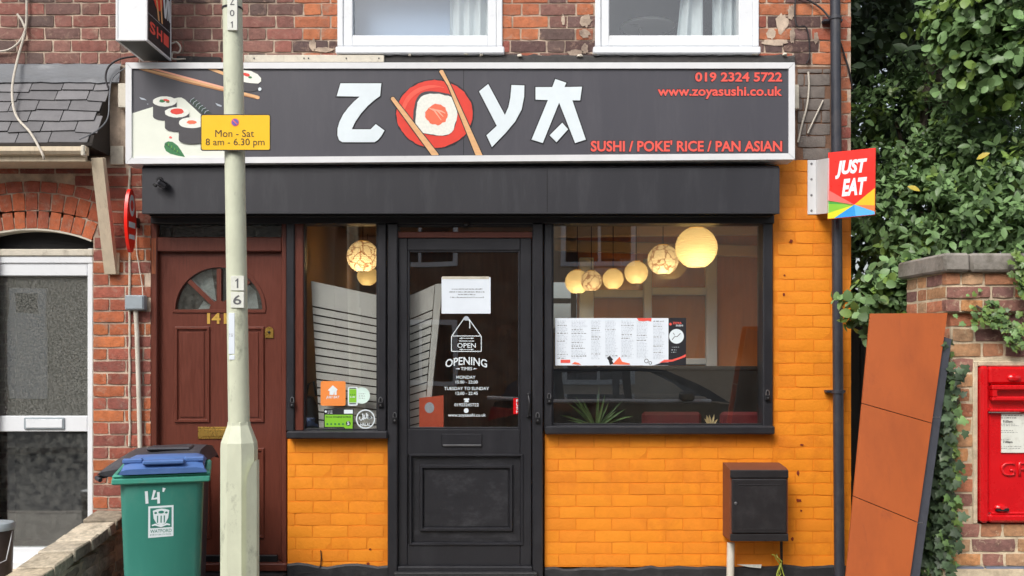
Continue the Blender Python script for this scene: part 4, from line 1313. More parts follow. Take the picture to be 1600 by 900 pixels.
BULB = mat('bulb_glass', (1, 0.9, 0.7), 0.3, bump=0, emit=(1.0, 0.72, 0.36), estr=6.0)
BULB.cycles.emission_sampling = 'NONE'
LM = {'plain': lantern_mat('plain_lantern_paper', False), 'floral': lantern_mat('floral_lantern_paper', True)}
for px, py, rp_, Y, kind, lab in LAMPS:
    c = W(px, py, Y)
    r = rp_ * (DIST + Y) / DIST / PXM
    t = thing('paper_lantern', lab, 'lantern', c - Vector((0, 0, r)), 'paper lanterns hanging in the shop')
    ORG[t] = Vector(c - Vector((0, 0, r)))
    prof = []
    nr = 40
    for k in range(nr + 1):
        a = -math.pi / 2 + 0.36 + (math.pi - 0.72) * k / nr
        q = r * (1 + (0.012 if k % 2 else -0.012))
        prof.append((q * math.cos(a), q * math.sin(a)))
    mb = MB()
    vs = []
    n = 28
    for rr_, h in prof:
        for k in range(n):
            a = 2 * math.pi * k / n
            vs.append(c + Vector((rr_ * math.cos(a), rr_ * math.sin(a), h)))
    fs = [[i * n + k, i * n + (k + 1) % n, (i + 1) * n + (k + 1) % n, (i + 1) * n + k] for i in range(nr) for k in range(n)]
    mb.add(vs, fs).build('shade', LM[kind], t, ang=12, at=c)
    MB().tube([c + Vector((0, 0, -r * 0.1)), Vector((c.x, c.y, ZC - 0.01))], 0.003, 6).build('cord', M['cable_black'], t)
    MB().lathe([(r * 0.34, 0), (r * 0.36, 0.004), (r * 0.34, 0.008)], c + Vector((0, 0, r * 0.93)), 'z', 14).build('collar', M['gold'], t)
    MB().lathe([(0.004, -0.045), (0.02, -0.03), (0.024, -0.015), (0.014, 0.006), (0.012, 0.03)], c + Vector((0, 0, -0.0)), 'z', 12).build('bulb', BULB, t)
    ld = bpy.data.lights.new('lantern_light', 'POINT')
    ld.energy = 3.2 * (r / 0.15) ** 2 * (0.45 if 'dim' in lab else 1.0)
    ld.color = (1.0, 0.82, 0.53)
    ld.shadow_soft_size = 0.03
    lo = bpy.data.objects.new('lantern_light', ld)
    C.objects.link(lo)
    lo.parent = t
    lo.location = c + Vector((0, -r * 0.2, -r * 0.35)) - ORG[t]

# white slatted counter screen seen through the narrow window and the door
ss = thing('slatted_screen', 'white slatted wooden screen with dark gaps behind the narrow window and door', 'screen', (W(560, 0, 0.1).x, 0.12, 0.2))
YS = 0.10


def slat_panel(tl, tr, bl, br, n, first, bow):
    back = MB().prism([W(*p, YS + 0.03) for p in (tl, tr, br, bl)], (0, 0.01, 0)).build('backing', M['dark'], ss)
    ys = [0.0, first] + [first + (1 - first) * (k + 1) / n for k in range(n)]
    for k in range(n + 1):
        a, b = ys[k] + (0.004 if k else 0), ys[k + 1] - 0.004
        m_ = MB()
        p = lambda u, v: W((tl[0] * (1 - u) + tr[0] * u) * (1 - v) + (bl[0] * (1 - u) + br[0] * u) * v, (tl[1] * (1 - u) + tr[1] * u) * (1 - v) + (bl[1] * (1 - u) + br[1] * u) * v + bow * math.sin(u * math.pi), YS)
        q = [p(0, a), p(0.5, a), p(1, a), p(1, b), p(0.5, b), p(0, b)]
        m_.prism(q, (0, 0.028, 0)).build('slat', M['slat_white'], ss)


slat_panel((486, 439), (612, 466), (503, 745), (612, 748), 21, 0.13, 0)
slat_panel((613.5, 470), (679, 445), (613.5, 748), (655, 748), 21, 0.13, 2)
mb = MB().prism([W(x, y, YS - 0.01) for x, y in ((680, 444), (692, 443), (676, 600), (664, 748), (656, 748), (668, 600))], (0, 0.05, 0))
mb.build('end_post', M['slat_white'], ss)
t = thing('red_menu_stand', 'red orange card stand low behind the left of the door glass', 'stand', W(674, 690, 0.06))
mb = MB().prism([W(x, y, 0.05) for x, y in ((655, 622), (693, 618), (693, 720), (655, 720))], (0, 0.03, 0)).build('card', M['red_card'], t)
flat('round_print', ell(671, 637, 7.5, 8.5, 20), plane_map(0.05), 0.001, M['ink_pale'], t)
t = thing('bag', 'dark bag low behind the left edge of the narrow window', 'bag', W(485, 745, 0.22))
MB().lathe([(0.02, 0), (0.13, 0.02), (0.15, 0.2), (0.13, 0.42), (0.07, 0.52), (0.0, 0.54)], W(478, 745, 0.2), 'z', 14, sx=0.7, sy=0.5).wobble(0.02, 6).build('body', M['black'], t)
MB().tube([W(478, 620, 0.2), W(482, 600, 0.17), W(490, 596, 0.17), W(494, 618, 0.18)], 0.008, 6).build('strap', M['black'], t)
# maroon chairs by the big window
for px, lab in ((1165, 'maroon padded chair inside the right end of the large window'), (1045, 'maroon padded chair inside the middle of the large window')):
    t = thing('dining_chair', lab, 'chair', (W(px, 0, 0.44).x, 0.44, 0.2), 'chairs in the shop')
    x = W(px, 0, 0.44).x
    MB().box(x - 0.2, x + 0.2, 0.31, 0.36, 0.66, 1.20, 0.02).build('backrest', M['maroon'], t)
    MB().box(x - 0.2, x + 0.2, 0.36, 0.585, 0.6, 0.68, 0.025).build('seat', M['maroon'], t)
    for dx in (-0.17, 0.17):
        for y in (0.34, 0.56):
            MB().box(x + dx - 0.02, x + dx + 0.02, y - 0.02, y + 0.02, 0.2, 0.6, 0.004).build('leg', M['fence'], t)


def spiky(name, lab, px, py, Y, n, ln, m, spread):
    base = W(px, py, Y)
    t_ = thing(name, lab, 'plant', base)
    MB().lathe([(0.045, -0.10), (0.06, 0.0), (0.062, 0.006), (0.05, 0.004)], base, 'z', 16).build('pot', M['brownbox'], t_)
    rr = random.Random(px)
    for k in range(n):
        a = rr.uniform(-1, 1) * spread
        b = rr.uniform(-0.5, 0.5)
        d = Vector((math.sin(a), b * 0.4, math.cos(a))).normalized()
        l = ln * rr.uniform(0.7, 1.1)
        w = 0.009
        side = Vector((d.z, 0, -d.x)).normalized() * w
        pts = [base + d * l * s + Vector((0, 0, -abs(a) * 0.25 * l * s * s)) for s in (0, 0.4, 0.75, 1)]
        vs = []
        for s, p in zip((0.7, 1, 0.7, 0.05), pts): vs += [p - side * s, p + Vector((0, 0.004, 0)), p + side * s]
        fs = [[i * 3 + j, i * 3 + j + 1, i * 3 + j + 4, i * 3 + j + 3] for i in range(3) for j in range(2)]
        MB().add(vs, fs).build('leaf', m, t_)


ct_ = thing('backdrop', 'added dark counter behind the large window', 'backdrop', (1.1, 0.7, 0.2))  # added dark block, blackens the lower window behind the mirrored car
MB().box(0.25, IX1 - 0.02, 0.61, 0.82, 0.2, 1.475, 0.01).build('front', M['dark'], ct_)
MB().box(0.22, IX1 - 0.01, 0.60, 0.825, 1.476, 1.50, 0.006).build('backdrop_top', M['plinth'], ct_)
spiky('spiky_plant', 'spiky green pot plant on the left of the large window ledge', 932, 672, 0.22, 22, 0.28, M['leaf'], 1.25)
spiky('dried_plant', 'pale dried stems in a pot on the right of the window ledge', 1111, 668, 0.2, 6, 0.10, M['spike_tan'], 0.6)
struct(MB().box(XA0, XA1, 0.15, 0.29, W(0, 684).z, W(0, 676).z - 0.035, 0.004).build('window_ledge', M['inner_wood']))

# ---------------------------------------------------------------- notices and stickers on the glass
PM = plane_map(0.024)
PD = plane_map(0.012)


def sheet_thing(name, lab, cat, rect, mp, lift, m, th=0.0006):
    x0, x1, y0, y1 = rect
    t_ = thing(name, lab, cat, mp((x0 + x1) / 2, y1, lift))
    flat('sheet', [(x0, y0), (x1, y0), (x1, y1), (x0, y1)], mp, lift, m, t_, th)
    return t_


def bars(name, rows, mp, lift, m, parent, seed=1):
    """unreadable small print: rows of word-length strokes, rows = [(x0, x1, y, height)]"""
    rr = random.Random(seed)
    mb = MB()
    for x0, x1, y, h in rows:
        x = x0
        while x < x1 - 0.4:
            w = min(rr.uniform(1.2, 4.2) * (0.6 + h * 0.4), x1 - x)
            for k in range(max(1, int(w / 0.9))):
                a = x + k * 0.9
                hh = h * rr.choice((0.65, 0.65, 1.0))
                mb.add([mp(a, y + h, lift), mp(a + 0.66, y + h, lift), mp(a + 0.66, y + h - hh, lift), mp(a, y + h - hh, lift)], [(0, 1, 2, 3)])
            x += w + 0.8
    return stuff(mb.build(name, m, parent, fix=False))


nt = sheet_thing('paper_notice', 'white printed paper notice taped to the upper door glass', 'notice', (690, 766.5, 433, 490), PD, 0.0, M['paper'])
bars('small_print', [(706, 754, 450.6, 1.8), (702, 758, 455.1, 1.8), (716, 744, 459.2, 1.8), (704, 756, 463.6, 1.8)], PD, 0.0009, M['ink_grey'], nt)
flat('tape', [(691, 432), (764, 432), (764, 436), (691, 436)], PD, 0.0012, M['old_white'], nt)
ps = sheet_thing('push_sticker', 'small red sticker with vertical white letters beside the door handle', 'sticker', (802, 815.5, 622, 647), PD, 0.0, M['postbox'])
for k, ch in enumerate('PUSH'):
    text('lettering', ch, (806.6, 811.2, 624 + k * 5.7, 628.4 + k * 5.7), PD, 0.0009, V, ps, bold=0.02)

mn = sheet_thing('menu_poster', 'wide white takeaway menu poster with dark right end inside the large window', 'poster', (867.5, 1072, 497, 571), PM, 0.0, M['paper'])
flat('dark_panel', [(1044.5, 496.6), (1072, 496.6), (1072, 571), (1044.5, 571)], PM, 0.0008, M['black_ink'], mn)
cols = [(871, 888), (893, 918), (924, 941), (946, 967), (971, 991), (995, 1014), (1021, 1040)]
rr = random.Random(5)
for x0, x1 in cols:
    y = 501.0
    r1, r2 = [], []
    while y < 560:
        hd_ = rr.random() < 0.16
        x2 = x1 - rr.random() * (x1 - x0) * 0.35
        (r1 if hd_ else r2).append((x0, x2, y, 1.7 if hd_ else 1.1))
        y += 2.2 if not hd_ else 3.4
    if r1: bars('menu_heading', r1, PM, 0.0008, M['ink_grey'], mn, int(x0))
    bars('menu_column', r2, PM, 0.0008, M['ink_pale'], mn, int(x0) + 1)
flat('red_banner', [(995, 497), (1018, 497), (1017.5, 502.5), (1012, 501), (1006, 502), (998, 501.5)], PM, 0.0010, M['coral'], mn)
flat('red_banner', [(876, 562), (891, 562), (891, 567), (876, 567)], PM, 0.0010, M['coral'], mn)
flat('red_triangle', [(957, 569.5), (968, 557.5), (972, 565), (984, 568), (984, 570)], PM, 0.0012, M['salmon_print'], mn)
flat('red_triangle', [(893, 569), (898, 565.5), (904, 567), (908, 570)], PM, 0.0012, M['salmon_print'], mn)
flat('red_swoosh', [(1030, 567), (1038, 562), (1050, 562), (1062, 558), (1071.5, 553.5), (1071.5, 557.5), (1062, 561), (1050, 565)], PM, 0.0012, M['coral'], mn)
flat('dark_swoosh', [(1022, 570.5), (1034, 566.5), (1050, 566), (1071, 566), (1071, 570.5)], PM, 0.0011, M['black_ink'], mn)
flat('roll_print', [(948, 559), (953, 556), (958, 562), (953, 566)], PM, 0.0013, M['black_ink'], mn)
flat('roll_print', [(951, 564), (955, 562), (959, 568), (953, 570)], PM, 0.0014, M['black_ink'], mn)
for k, (x, y, r_) in enumerate(((1010, 564, 3.0), (1016, 567, 2.2))):
    flat('rice_outline', band(ell(x, y, r_, r_, 14) + [ell(x, y, r_, r_, 14)[0]], 0.8), PM, 0.0012 + k * 0.0001, M['black_ink'], mn)
flat('round_dish', ell(1057, 525.5, 11.5, 11.5, 28), PM, 0.0012, M['white_vinyl'], mn)
flat('fish_line', band([(1050, 531), (1054, 526), (1058, 526), (1063, 521)], 1.0), PM, 0.0016, M['ink_grey'], mn)
flat('fish_line', band([(1052, 520), (1054, 524)], 0.8), PM, 0.0016, M['ink_grey'], mn)
text('lettering', 'ZOYA', (1051, 1065, 503, 506.5), PM, 0.0012, M['coral'], mn, bold=0.03)
text('lettering', 'SUSHI', (1056, 1067, 507.3, 510), PM, 0.0012, V, mn, bold=0.02)
flat('logo_dot', ell(1047.5, 506.5, 2, 2, 12), PM, 0.0012, M['coral'], mn)
bars('small_print', [(1050, 1062, 541.5, 1.3), (1049, 1057, 546, 1.3), (1049, 1057, 549.5, 1.3)], PM, 0.0012, V, mn)


def rrect(x0, x1, y0, y1, r, n=4):
    out = []
    for cx, cy, a0 in ((x1 - r, y0 + r, -90), (x1 - r, y1 - r, 0), (x0 + r, y1 - r, 90), (x0 + r, y0 + r, 180)):
        for k in range(n + 1):
            a = R(a0 + 90 * k / n)
            out.append((cx + r * math.cos(a), cy + r * math.sin(a)))
    return out


t = thing('delivery_sticker', 'orange square sticker with white house mark in the narrow window', 'sticker', PM(520, 634))
flat('backing', rrect(501, 540, 595.5, 634, 3), PM, 0.0, M['je_orange'], t)
flat('house_mark', [(512, 610), (520, 602), (527.5, 608.5), (526, 611), (526, 617), (522.5, 617), (522.5, 611), (521, 617), (515, 617), (515, 611)], PM, 0.0009, V, t)
text('lettering', 'JUST EAT', (509.5, 530.5, 618.5, 623.5), PM, 0.0009, V, t, bold=0.03, shear=0.25)
t = thing('allergy_sticker', 'green and white phone shaped sticker with pale disc', 'sticker', PM(552, 634))
flat('disc', ell(565.5, 618, 12.5, 12.8, 28), PM, 0.0, mat('pale_mint_vinyl', s2l(214, 236, 226), 0.4, bump=0), t)
flat('phone_case', rrect(543.5, 559, 604.5, 634, 2.5), PM, 0.0008, V, t)
flat('phone_screen', [(545.5, 608), (557, 608), (557, 629), (545.5, 629)], PM, 0.0016, M['p_lime'], t)
flat('phone_bar', [(546, 606), (556.5, 606), (556.5, 607.4), (546, 607.4)], PM, 0.0016, M['black_ink'], t)
flat('phone_bar', [(546, 630), (556.5, 630), (556.5, 631.6), (546, 631.6)], PM, 0.0016, M['black_ink'], t)
bars('small_print', [(547, 555.5, 615, 2.2)], PM, 0.0024, M['leaf_print'], t)
bars('small_print', [(547, 555.5, 619, 2.2)], PM, 0.0024, V, t, 3)
bars('small_print', [(561, 571, y, 1.2) for y in (614.5, 618, 621.5)], PM, 0.0009, M['ink_grey'], t)
t = thing('hygiene_sticker', 'green and black hygiene rating sticker at the bottom of the narrow window', 'sticker', PM(529, 671))
flat('backing', [(506, 639), (552.5, 639), (552.5, 671), (539, 671), (537, 668.5), (506, 668.5)], PM, 0.0, M['black_ink'], t)
flat('rating_panel', [(507.5, 648), (551, 648), (551, 669.5), (539.5, 669.5), (537, 667), (507.5, 667)], PM, 0.0008, M['p_lime'], t)
flat('agency_mark', ell(509, 643, 1.8, 1.8, 10), PM, 0.0008, V, t)
bars('small_print', [(512, 520, y, 1.6) for y in (641.2, 644.4)], PM, 0.0008, V, t)
flat('white_tab', [(537.5, 640.2), (551.3, 640.2), (551.3, 646.2), (537.5, 646.2)], PM, 0.0008, V, t)
text('lettering', 'FOOD HYGIENE RATING', (509.5, 548, 650.2, 652.8), PM, 0.0016, M['black_ink'], t, bold=0.02, res=1)
for k in range(5):
    flat('rating_dot', ell(511.5 + k * 6.1, 662.6, 1.6, 1.6, 10), PM, 0.0016, M['leaf_print'], t)
flat('rating_disc', ell(544.2, 661.5, 3.7, 3.7, 18), PM, 0.0016, M['black_ink'], t)
text('numeral', '5', (542.4, 546, 658.8, 664.2), PM, 0.0024, V, t, bold=0.03)
t = thing('halal_sticker', 'round white ring sticker with script at the bottom right of the narrow window', 'sticker', PM(571, 670))
ring_ = ell(571, 654.8, 14, 14.2, 36)
flat('ring', band(ring_ + [ring_[0]], 1.9), PM, 0.0, V, t)
for k, (pth, w) in enumerate((([(582, 653), (579, 650.5), (577, 652), (581, 654), (575, 654.5), (574.5, 647)], 1.5), ([(572.5, 645), (572.5, 652), (570.5, 655)], 1.5), ([(566.5, 646), (567.5, 653), (564, 657), (561.5, 654), (562, 651)], 1.6), ([(569, 648), (569.5, 653.5), (567, 656)], 1.4))):
    flat('script_stroke', band(pth, w), PM, 0.0002 * (k + 1), V, t)
text('lettering', 'HALAL', (563, 579, 661, 665.5), PM, 0.0, V, t, bold=0.03)

# ================================================================ SIGNS
YSG = -0.21
sg = thing('shop_sign', 'long charcoal fascia sign with white letters and sushi picture in white frame', 'sign', (W(719, 0, YSG).x, -0.13, W(0, 256, YSG).z))
TL, TR_, BR_, BL_ = (196, 97.5), (1242, 97.5), (1242, 249), (196, 256)
FW = 9.5
inn = [(TL[0] + FW, TL[1] + FW), (TR_[0] - FW, TR_[1] + FW), (BR_[0] - FW, BR_[1] - FW), (BL_[0] + FW, BL_[1] - FW)]
outr = [TL, TR_, BR_, BL_]
for k in range(4):
    a, b, c, d = outr[k], outr[(k + 1) % 4], inn[(k + 1) % 4], inn[k]
    e = 0.35 * (1 if k % 2 == 0 else 0)
    q = [W(*p, YSG) for p in (a, b, c, d)]
    cc = sum(q, Vector()) / 4
    q = [p + (cc - p).normalized() * 0.0012 for p in q]
    MB().prism(q, (0, 0.155, 0)).build('frame_side', M['alu_white'], sg)
mb = MB(); mb.prism([W(*p, YSG + 0.012) for p in [(x + (-2 if x < 700 else 2), y + (-2 if y < 180 else 2)) for x, y in inn]], (0, 0.02, 0))
mb.build('face', M['sign_face'], sg)
SM = plane_map(YSG + 0.012)
L0 = 0.001


def z6(u, v): return (500 + u / 3.721, 80 + v / 3.721)
def z5(u, v): return (180 + u / 5.292, 90 + v / 5.292)


Zp = [(120, 188), (357, 188), (350, 262), (318, 284), (280, 318), (240, 362), (207, 410), (185, 455), (295, 455), (325, 425), (375, 462), (358, 492), (340, 515), (318, 530), (130, 530), (112, 518), (102, 490), (103, 450), (114, 412), (136, 368), (168, 326), (200, 292), (232, 265), (98, 263)]
Yp = [(925, 235), (978, 192), (1075, 372), (1096, 325), (1107, 270), (1113, 198), (1188, 200), (1187, 265), (1172, 340), (1135, 410), (1080, 475), (1000, 558), (968, 490), (1028, 435)]
Ap = [(1368, 163), (1432, 185), (1421, 210), (1523, 208), (1512, 287), (1467, 287), (1545, 515), (1483, 535), (1390, 300), (1295, 535), (1230, 515), (1325, 285), (1253, 283), (1253, 210), (1350, 210)]
A2 = [(1408, 417), (1442, 455), (1375, 530), (1335, 490)]


def grow(pts, d):
    cx = sum(p[0] for p in pts) / len(pts); cy = sum(p[1] for p in pts) / len(pts)
    ar = sum(pts[i][0] * pts[(i + 1) % len(pts)][1] - pts[(i + 1) % len(pts)][0] * pts[i][1] for i in range(len(pts)))
    sgn = 1 if ar > 0 else -1
    out = []
    n = len(pts)
    for i in range(n):
        (x0, y0), (x1, y1), (x2, y2) = pts[i - 1], pts[i], pts[(i + 1) % n]
        n1 = Vector((y1 - y0, x0 - x1)); n2 = Vector((y2 - y1, x1 - x2))
        n1 = n1.normalized() if n1.length else n1; n2 = n2.normalized() if n2.length else n2
        m_ = (n1 + n2)
        m_ = m_.normalized() / max(0.45, math.sqrt(max(0.01, (1 + n1.dot(n2)) / 2))) if m_.length > 1e-4 else n1
        out.append((x1 + m_.x * d * sgn, y1 + m_.y * d * sgn))
    return out


for nm, P in (('letter', Zp), ('letter', Yp), ('letter', Ap), ('letter_stroke', A2)):
    flat('letter_outline', [z6(*p) for p in grow(P, 7)], SM, L0, M['black_ink'], sg)
    mb = MB()
    fr = [SM(*z6(*p), 0.006) for p in P]
    mb.prism(fr, (0, 0.0045, 0)).build(nm, M['white_vinyl'], sg)
flat('red_disc_edge', [z6(*p) for p in ell(668, 366, 229, 204, 60, rough=0.03, seed=3)], SM, L0, M['black_ink'], sg)
flat('red_disc', [z6(*p) for p in ell(667, 365, 222, 196, 72, rough=0.025, seed=4)], SM, L0 + 0.001, M['red_print'], sg)
flat('red_disc_highlight', [z6(*p) for p in band([(667 + 185 * math.cos(a), 365 + 160 * math.sin(a)) for a in [R(170 + 9 * k) for k in range(14)]], [4, 12, 18, 22, 24, 26, 26, 26, 24, 22, 18, 14, 8, 3])], SM, L0 + 0.0018, mat('red_print_light', s2l(240, 92, 72), 0.45, bump=0), sg)


def squircle(cx, cy, r, rot, seed, rough, n=44):
    rr = random.Random(seed); out = []
    for k in range(n):
        a = 2 * math.pi * k / n
        q = r / (abs(math.cos(a)) ** 3.2 + abs(math.sin(a)) ** 3.2) ** (1 / 3.2) * (1 + (rr.random() - 0.5) * rough)
        out.append((cx + q * math.cos(a + rot), cy + q * math.sin(a + rot)))
    return out


flat('nori_ring', [z6(*p) for p in squircle(671, 363, 127, 0.14, 1, 0.02)], SM, L0 + 0.0026, M['nori_print'], sg)
flat('rice', [z6(*p) for p in squircle(676, 369, 119, 0.14, 2, 0.05)], SM, L0 + 0.0034, M['rice_print'], sg)
flat('salmon', [z6(*p) for p in ell(678, 370, 66, 60, 26, rough=0.16, seed=9)], SM, L0 + 0.0042, M['salmon_print'], sg)
for k in range(3):
    flat('salmon_stripe', [z6(*p) for p in band([(632 + k * 22, 342 + k * 4 - 12 + k * 2), (665 + k * 20, 360 + k * 2 - 14), (705 + k * 12, 402 - k * 20)][::1], [5, 9, 4])], SM, L0 + 0.0048 + k * 0.0001, M['salmon_line'], sg)
for pts in ([(412, 280), (418, 268), (430, 268), (690, 600), (688, 606), (650, 606)], [(693, 120), (702, 110), (716, 112), (760, 200), (945, 606), (905, 606), (745, 205)]):
    flat('chopstick_edge', [z6(*p) for p in grow(pts, 5)], SM, L0 + 0.0052, M['black_ink'], sg)
    flat('chopstick', [z6(*p) for p in pts], SM, L0 + 0.006, M['wood_print'], sg)
flat('panel_joint', [z6(*p) for p in ((833, 100), (837, 100), (837, 606), (833, 606))], SM, L0 + 0.0002, M['black_ink'], sg)

# food picture at the left end
F = lambda nm, pts, lift, m: flat(nm, [z5(*p) for p in pts], SM, L0 + lift, m, sg)
F('serving_board', [(137, 462), (310, 408), (490, 338), (520, 331), (548, 331), (575, 345), (905, 655), (960, 720), (985, 838), (137, 838)], 0.0, M['cream_print'])
F('chopstick', [(186, 94), (262, 94), (1180, 315), (1196, 324), (1192, 342), (1174, 344), (560, 200)], 0.0008, M['wood_print'])
F('chopstick_shade', [(186, 95), (200, 95), (560, 187), (1150, 330), (1174, 344), (560, 203)], 0.0016, M['wood_dark_print'])
F('chopstick', [(285, 94), (345, 94), (900, 242), (900, 256)], 0.002, M['salmon_line'])
F('chopstick', [(760, 94), (830, 94), (1020, 165), (1010, 192), (880, 140)], 0.0012, M['wood_print'])
for k, (cx, cy, rx, ry, bot, fill) in enumerate(((412, 364, 98, 42, 522, 'mix'), (513, 455, 100, 43, 614, 'red'), (637, 541, 108, 45, 716, 'salmon'))):
    body = [(cx - rx, cy)] + [(cx - rx * math.cos(a), bot - 34 + 34 * math.sin(a)) for a in [k2 * math.pi / 12 for k2 in range(13)]] + [(cx + rx, cy)]
    b0 = 0.0024 + k * 0.0024
    F('nori_side', body, b0, M['nori_print'])
    F('rice_top', ell(cx, cy, rx, ry, 40, rough=0.05, seed=k), b0 + 0.0008, M['rice_print'])
    if fill == 'mix':
        F('filling', ell(cx - 22, cy - 4, 24, 12, 12, rough=0.3, seed=5), b0 + 0.0014, M['leaf_print'])
        F('filling', ell(cx + 12, cy - 10, 24, 10, 12, rough=0.3, seed=6, rot=0.2), b0 + 0.0018, M['red_print'])
        F('filling', ell(cx + 26, cy + 4, 16, 9, 10, rough=0.3, seed=7), b0 + 0.0022, mat('olive_print', s2l(120, 110, 60), bump=0))
    elif fill == 'red':
        F('filling', ell(cx + 2, cy - 8, 56, 25, 22, rough=0.12, seed=8), b0 + 0.0014, M['red_print'])
    else:
        F('filling', ell(cx, cy - 4, 42, 16, 18, rough=0.2, seed=9), b0 + 0.0014, M['salmon_print'])
F('rice_top', [(1000, 112), (1058, 104), (1125, 112), (1180, 140), (1208, 172), (1208, 198), (1185, 216), (1120, 212), (1040, 200), (1000, 180)], 0.0028, M['rice_print'])
F('nori_side', [(1000, 185), (1040, 203), (1120, 214), (1186, 217), (1186, 256), (1170, 275), (1120, 285), (1040, 275), (1000, 255)], 0.002, M['nori_print'])
F('filling', ell(1085, 142, 32, 13, 12, rough=0.2, seed=3, rot=0.3), 0.0036, M['red_print'])
F('filling', ell(1118, 165, 16, 9, 10, rough=0.2, seed=4), 0.004, M['leaf_print'])
F('garnish_dot', ell(1197, 262, 14, 15, 14), 0.0036, M['white_vinyl'])
F('basil_leaf', [(405, 738), (412, 705), (440, 692), (475, 697), (515, 726), (545, 768), (578, 822), (520, 812), (455, 795), (420, 772)], 0.0008, M['leaf_print'])
F('basil_vein', band([(415, 715), (470, 755), (560, 812)], [6, 4, 2]), 0.0016, M['sprig_print'])
for k in range(4):
    F('basil_vein', band([(438 + k * 24, 732 + k * 18), (446 + k * 24, 708 + k * 20)], 3), 0.002 + 0.0001 * k, M['p_lime'])
F('herb_sprig', [(612, 350), (650, 336), (770, 440), (800, 462), (720, 462), (650, 405)], 0.0008, M['sprig_print'])
for k in range(6):
    x, y = 628 + k * 24, 350 + k * 19
    F('herb_needle', band([(x, y), (x + 26, y - 18 + k * 2)], 4), 0.0016 + k * 0.0001, M['ink_pale'])
    F('herb_needle', band([(x, y), (x - 8, y + 20)], 4), 0.0022 + k * 0.0001, M['ink_pale'])
for pts in ([(200, 328), (240, 338), (262, 354), (215, 346)], [(828, 375), (880, 395), (880, 408), (845, 398)], [(262, 382), (274, 382), (272, 390)]):
    F('rice_grain', pts, 0.0008, M['ink_pale'])
F('seed', ell(458, 661, 12, 10, 8, rough=0.4, seed=2), 0.0008, M['p_pink'])
# contact lines
CM = lambda nm, body, rect, b=0.03: (text('lettering_edge', body, (rect[0] - 1.2, rect[1] + 1.2, rect[2] - 1.2, rect[3] + 1.2), SM, L0, M['black_ink'], sg, bold=b + 0.025), text(nm, body, rect, SM, L0 + 0.0012, M['coral'], sg, bold=b))
CM('lettering', '019 2324 5722', (1086, 1222, 113, 128))
CM('lettering', 'www.zoyasushi.co.uk', (1027.5, 1222, 135, 154.5), 0.025)
CM('lettering', "SUSHI / POKE' RICE / PAN ASIAN", (923, 1222, 219.5, 237))

# box sign projecting over the left end of the fascia
bxs = thing('projecting_box_sign', 'white illuminated box sign jutting from the wall above the fascia sign', 'sign', W(240, 90, -0.25))
Yb_, Yn_ = -0.06, -0.455
fr_, fl_ = W(230, 0, Yn_).x, W(180.5, 0, Yn_).x
zb_, zt_ = W(0, 63.5, Yn_).z, W(0, -170, Yn_).z
e = 0.014
ft = MB()
for a in ((fl_, fl_ + e, zb_, zt_), (fr_ - e, fr_, zb_, zt_), (fl_ + e, fr_ - e, zb_, zb_ + e), (fl_ + e, fr_ - e, zt_ - e, zt_)):
    ft.box(a[0], a[1], Yn_, Yn_ + e, a[2], a[3], 0.002)
ft.build('front_frame', M['alu_white'], bxs)
MB().box(fl_ + e, fr_ - e, Yn_ + 0.004, Yn_ + 0.01, zb_ + e, zt_ - e).build('front_face', M['upvc'], bxs)
bk = MB()
for x in (fl_, fr_ - e):
    bk.box(x, x + e, Yn_ + e, Yb_, zb_, zb_ + e, 0.002); bk.box(x, x + e, Yb_ - e, Yb_, zb_ + e, zt_, 0.002)
bk.build('side_frame', M['alu_white'], bxs)
MB().box(fl_ + e, fr_ - e, Yn_ + e, Yb_, zb_ + 0.002, zb_ + 0.008).build('underside', mat('dark_olive_board', s2l(74, 74, 70), 0.6, bump=0.1), bxs)
MB().box(fr_ - 0.006, fr_ - 0.002, Yn_ + e, Yb_ - e, zb_ + e, zt_).build('side_face', M['black_panel'], bxs)
MB().box(fl_ + 0.002, fl_ + 0.006, Yn_ + e, Yb_ - e, zb_ + e, zt_).build('side_face', M['black_panel'], bxs)
MB().box(fl_ + 0.02, fr_ - 0.02, Yb_ + 0.0005, 0.0, zb_ + 0.1, zb_ + 0.18).build('bracket', M['dark_metal'], bxs)
BXM = lambda u, v, l=0.0: Vector((fr_ - 0.002 + l, Yn_ + e + (Yb_ - Yn_ - 2 * e) * u / 100.0, zb_ + e + v * (zt_ - zb_) / 500.0))
GM2 = lambda x, y, l=0.0: BXM(x, 500 - y, l)
flat('band_line', [(0, 410), (100, 410), (100, 411.5), (0, 411.5)], GM2, 0.001, M['ink_pale'], bxs)
for k, ch in enumerate('SUSHI'[2:]):
    text('lettering', ch, (8 + k * 30, 32 + k * 30, 430, 470), GM2, 0.001, M['coral'], bxs, bold=0.03)
flat('chopstick', [(30, 320), (38, 320), (50, 405), (44, 405)], GM2, 0.002, M['wood_print'], bxs)
flat('chopstick', [(52, 320), (58, 320), (64, 405), (58, 405)], GM2, 0.002, M['wood_print'], bxs)
flat('red_disc', ell(44, 335, 20, 36, 20), GM2, 0.0012, M['red_print'], bxs)
flat('letter', [(64, 290), (72, 290), (78, 345), (84, 290), (92, 290), (80, 375), (73, 375)], GM2, 0.0012, M['white_vinyl'], bxs)
flat('letter', [(86, 375), (90, 300), (96, 300), (99, 375), (95, 375), (93, 330), (90, 375)], GM2, 0.0012, M['white_vinyl'], bxs)

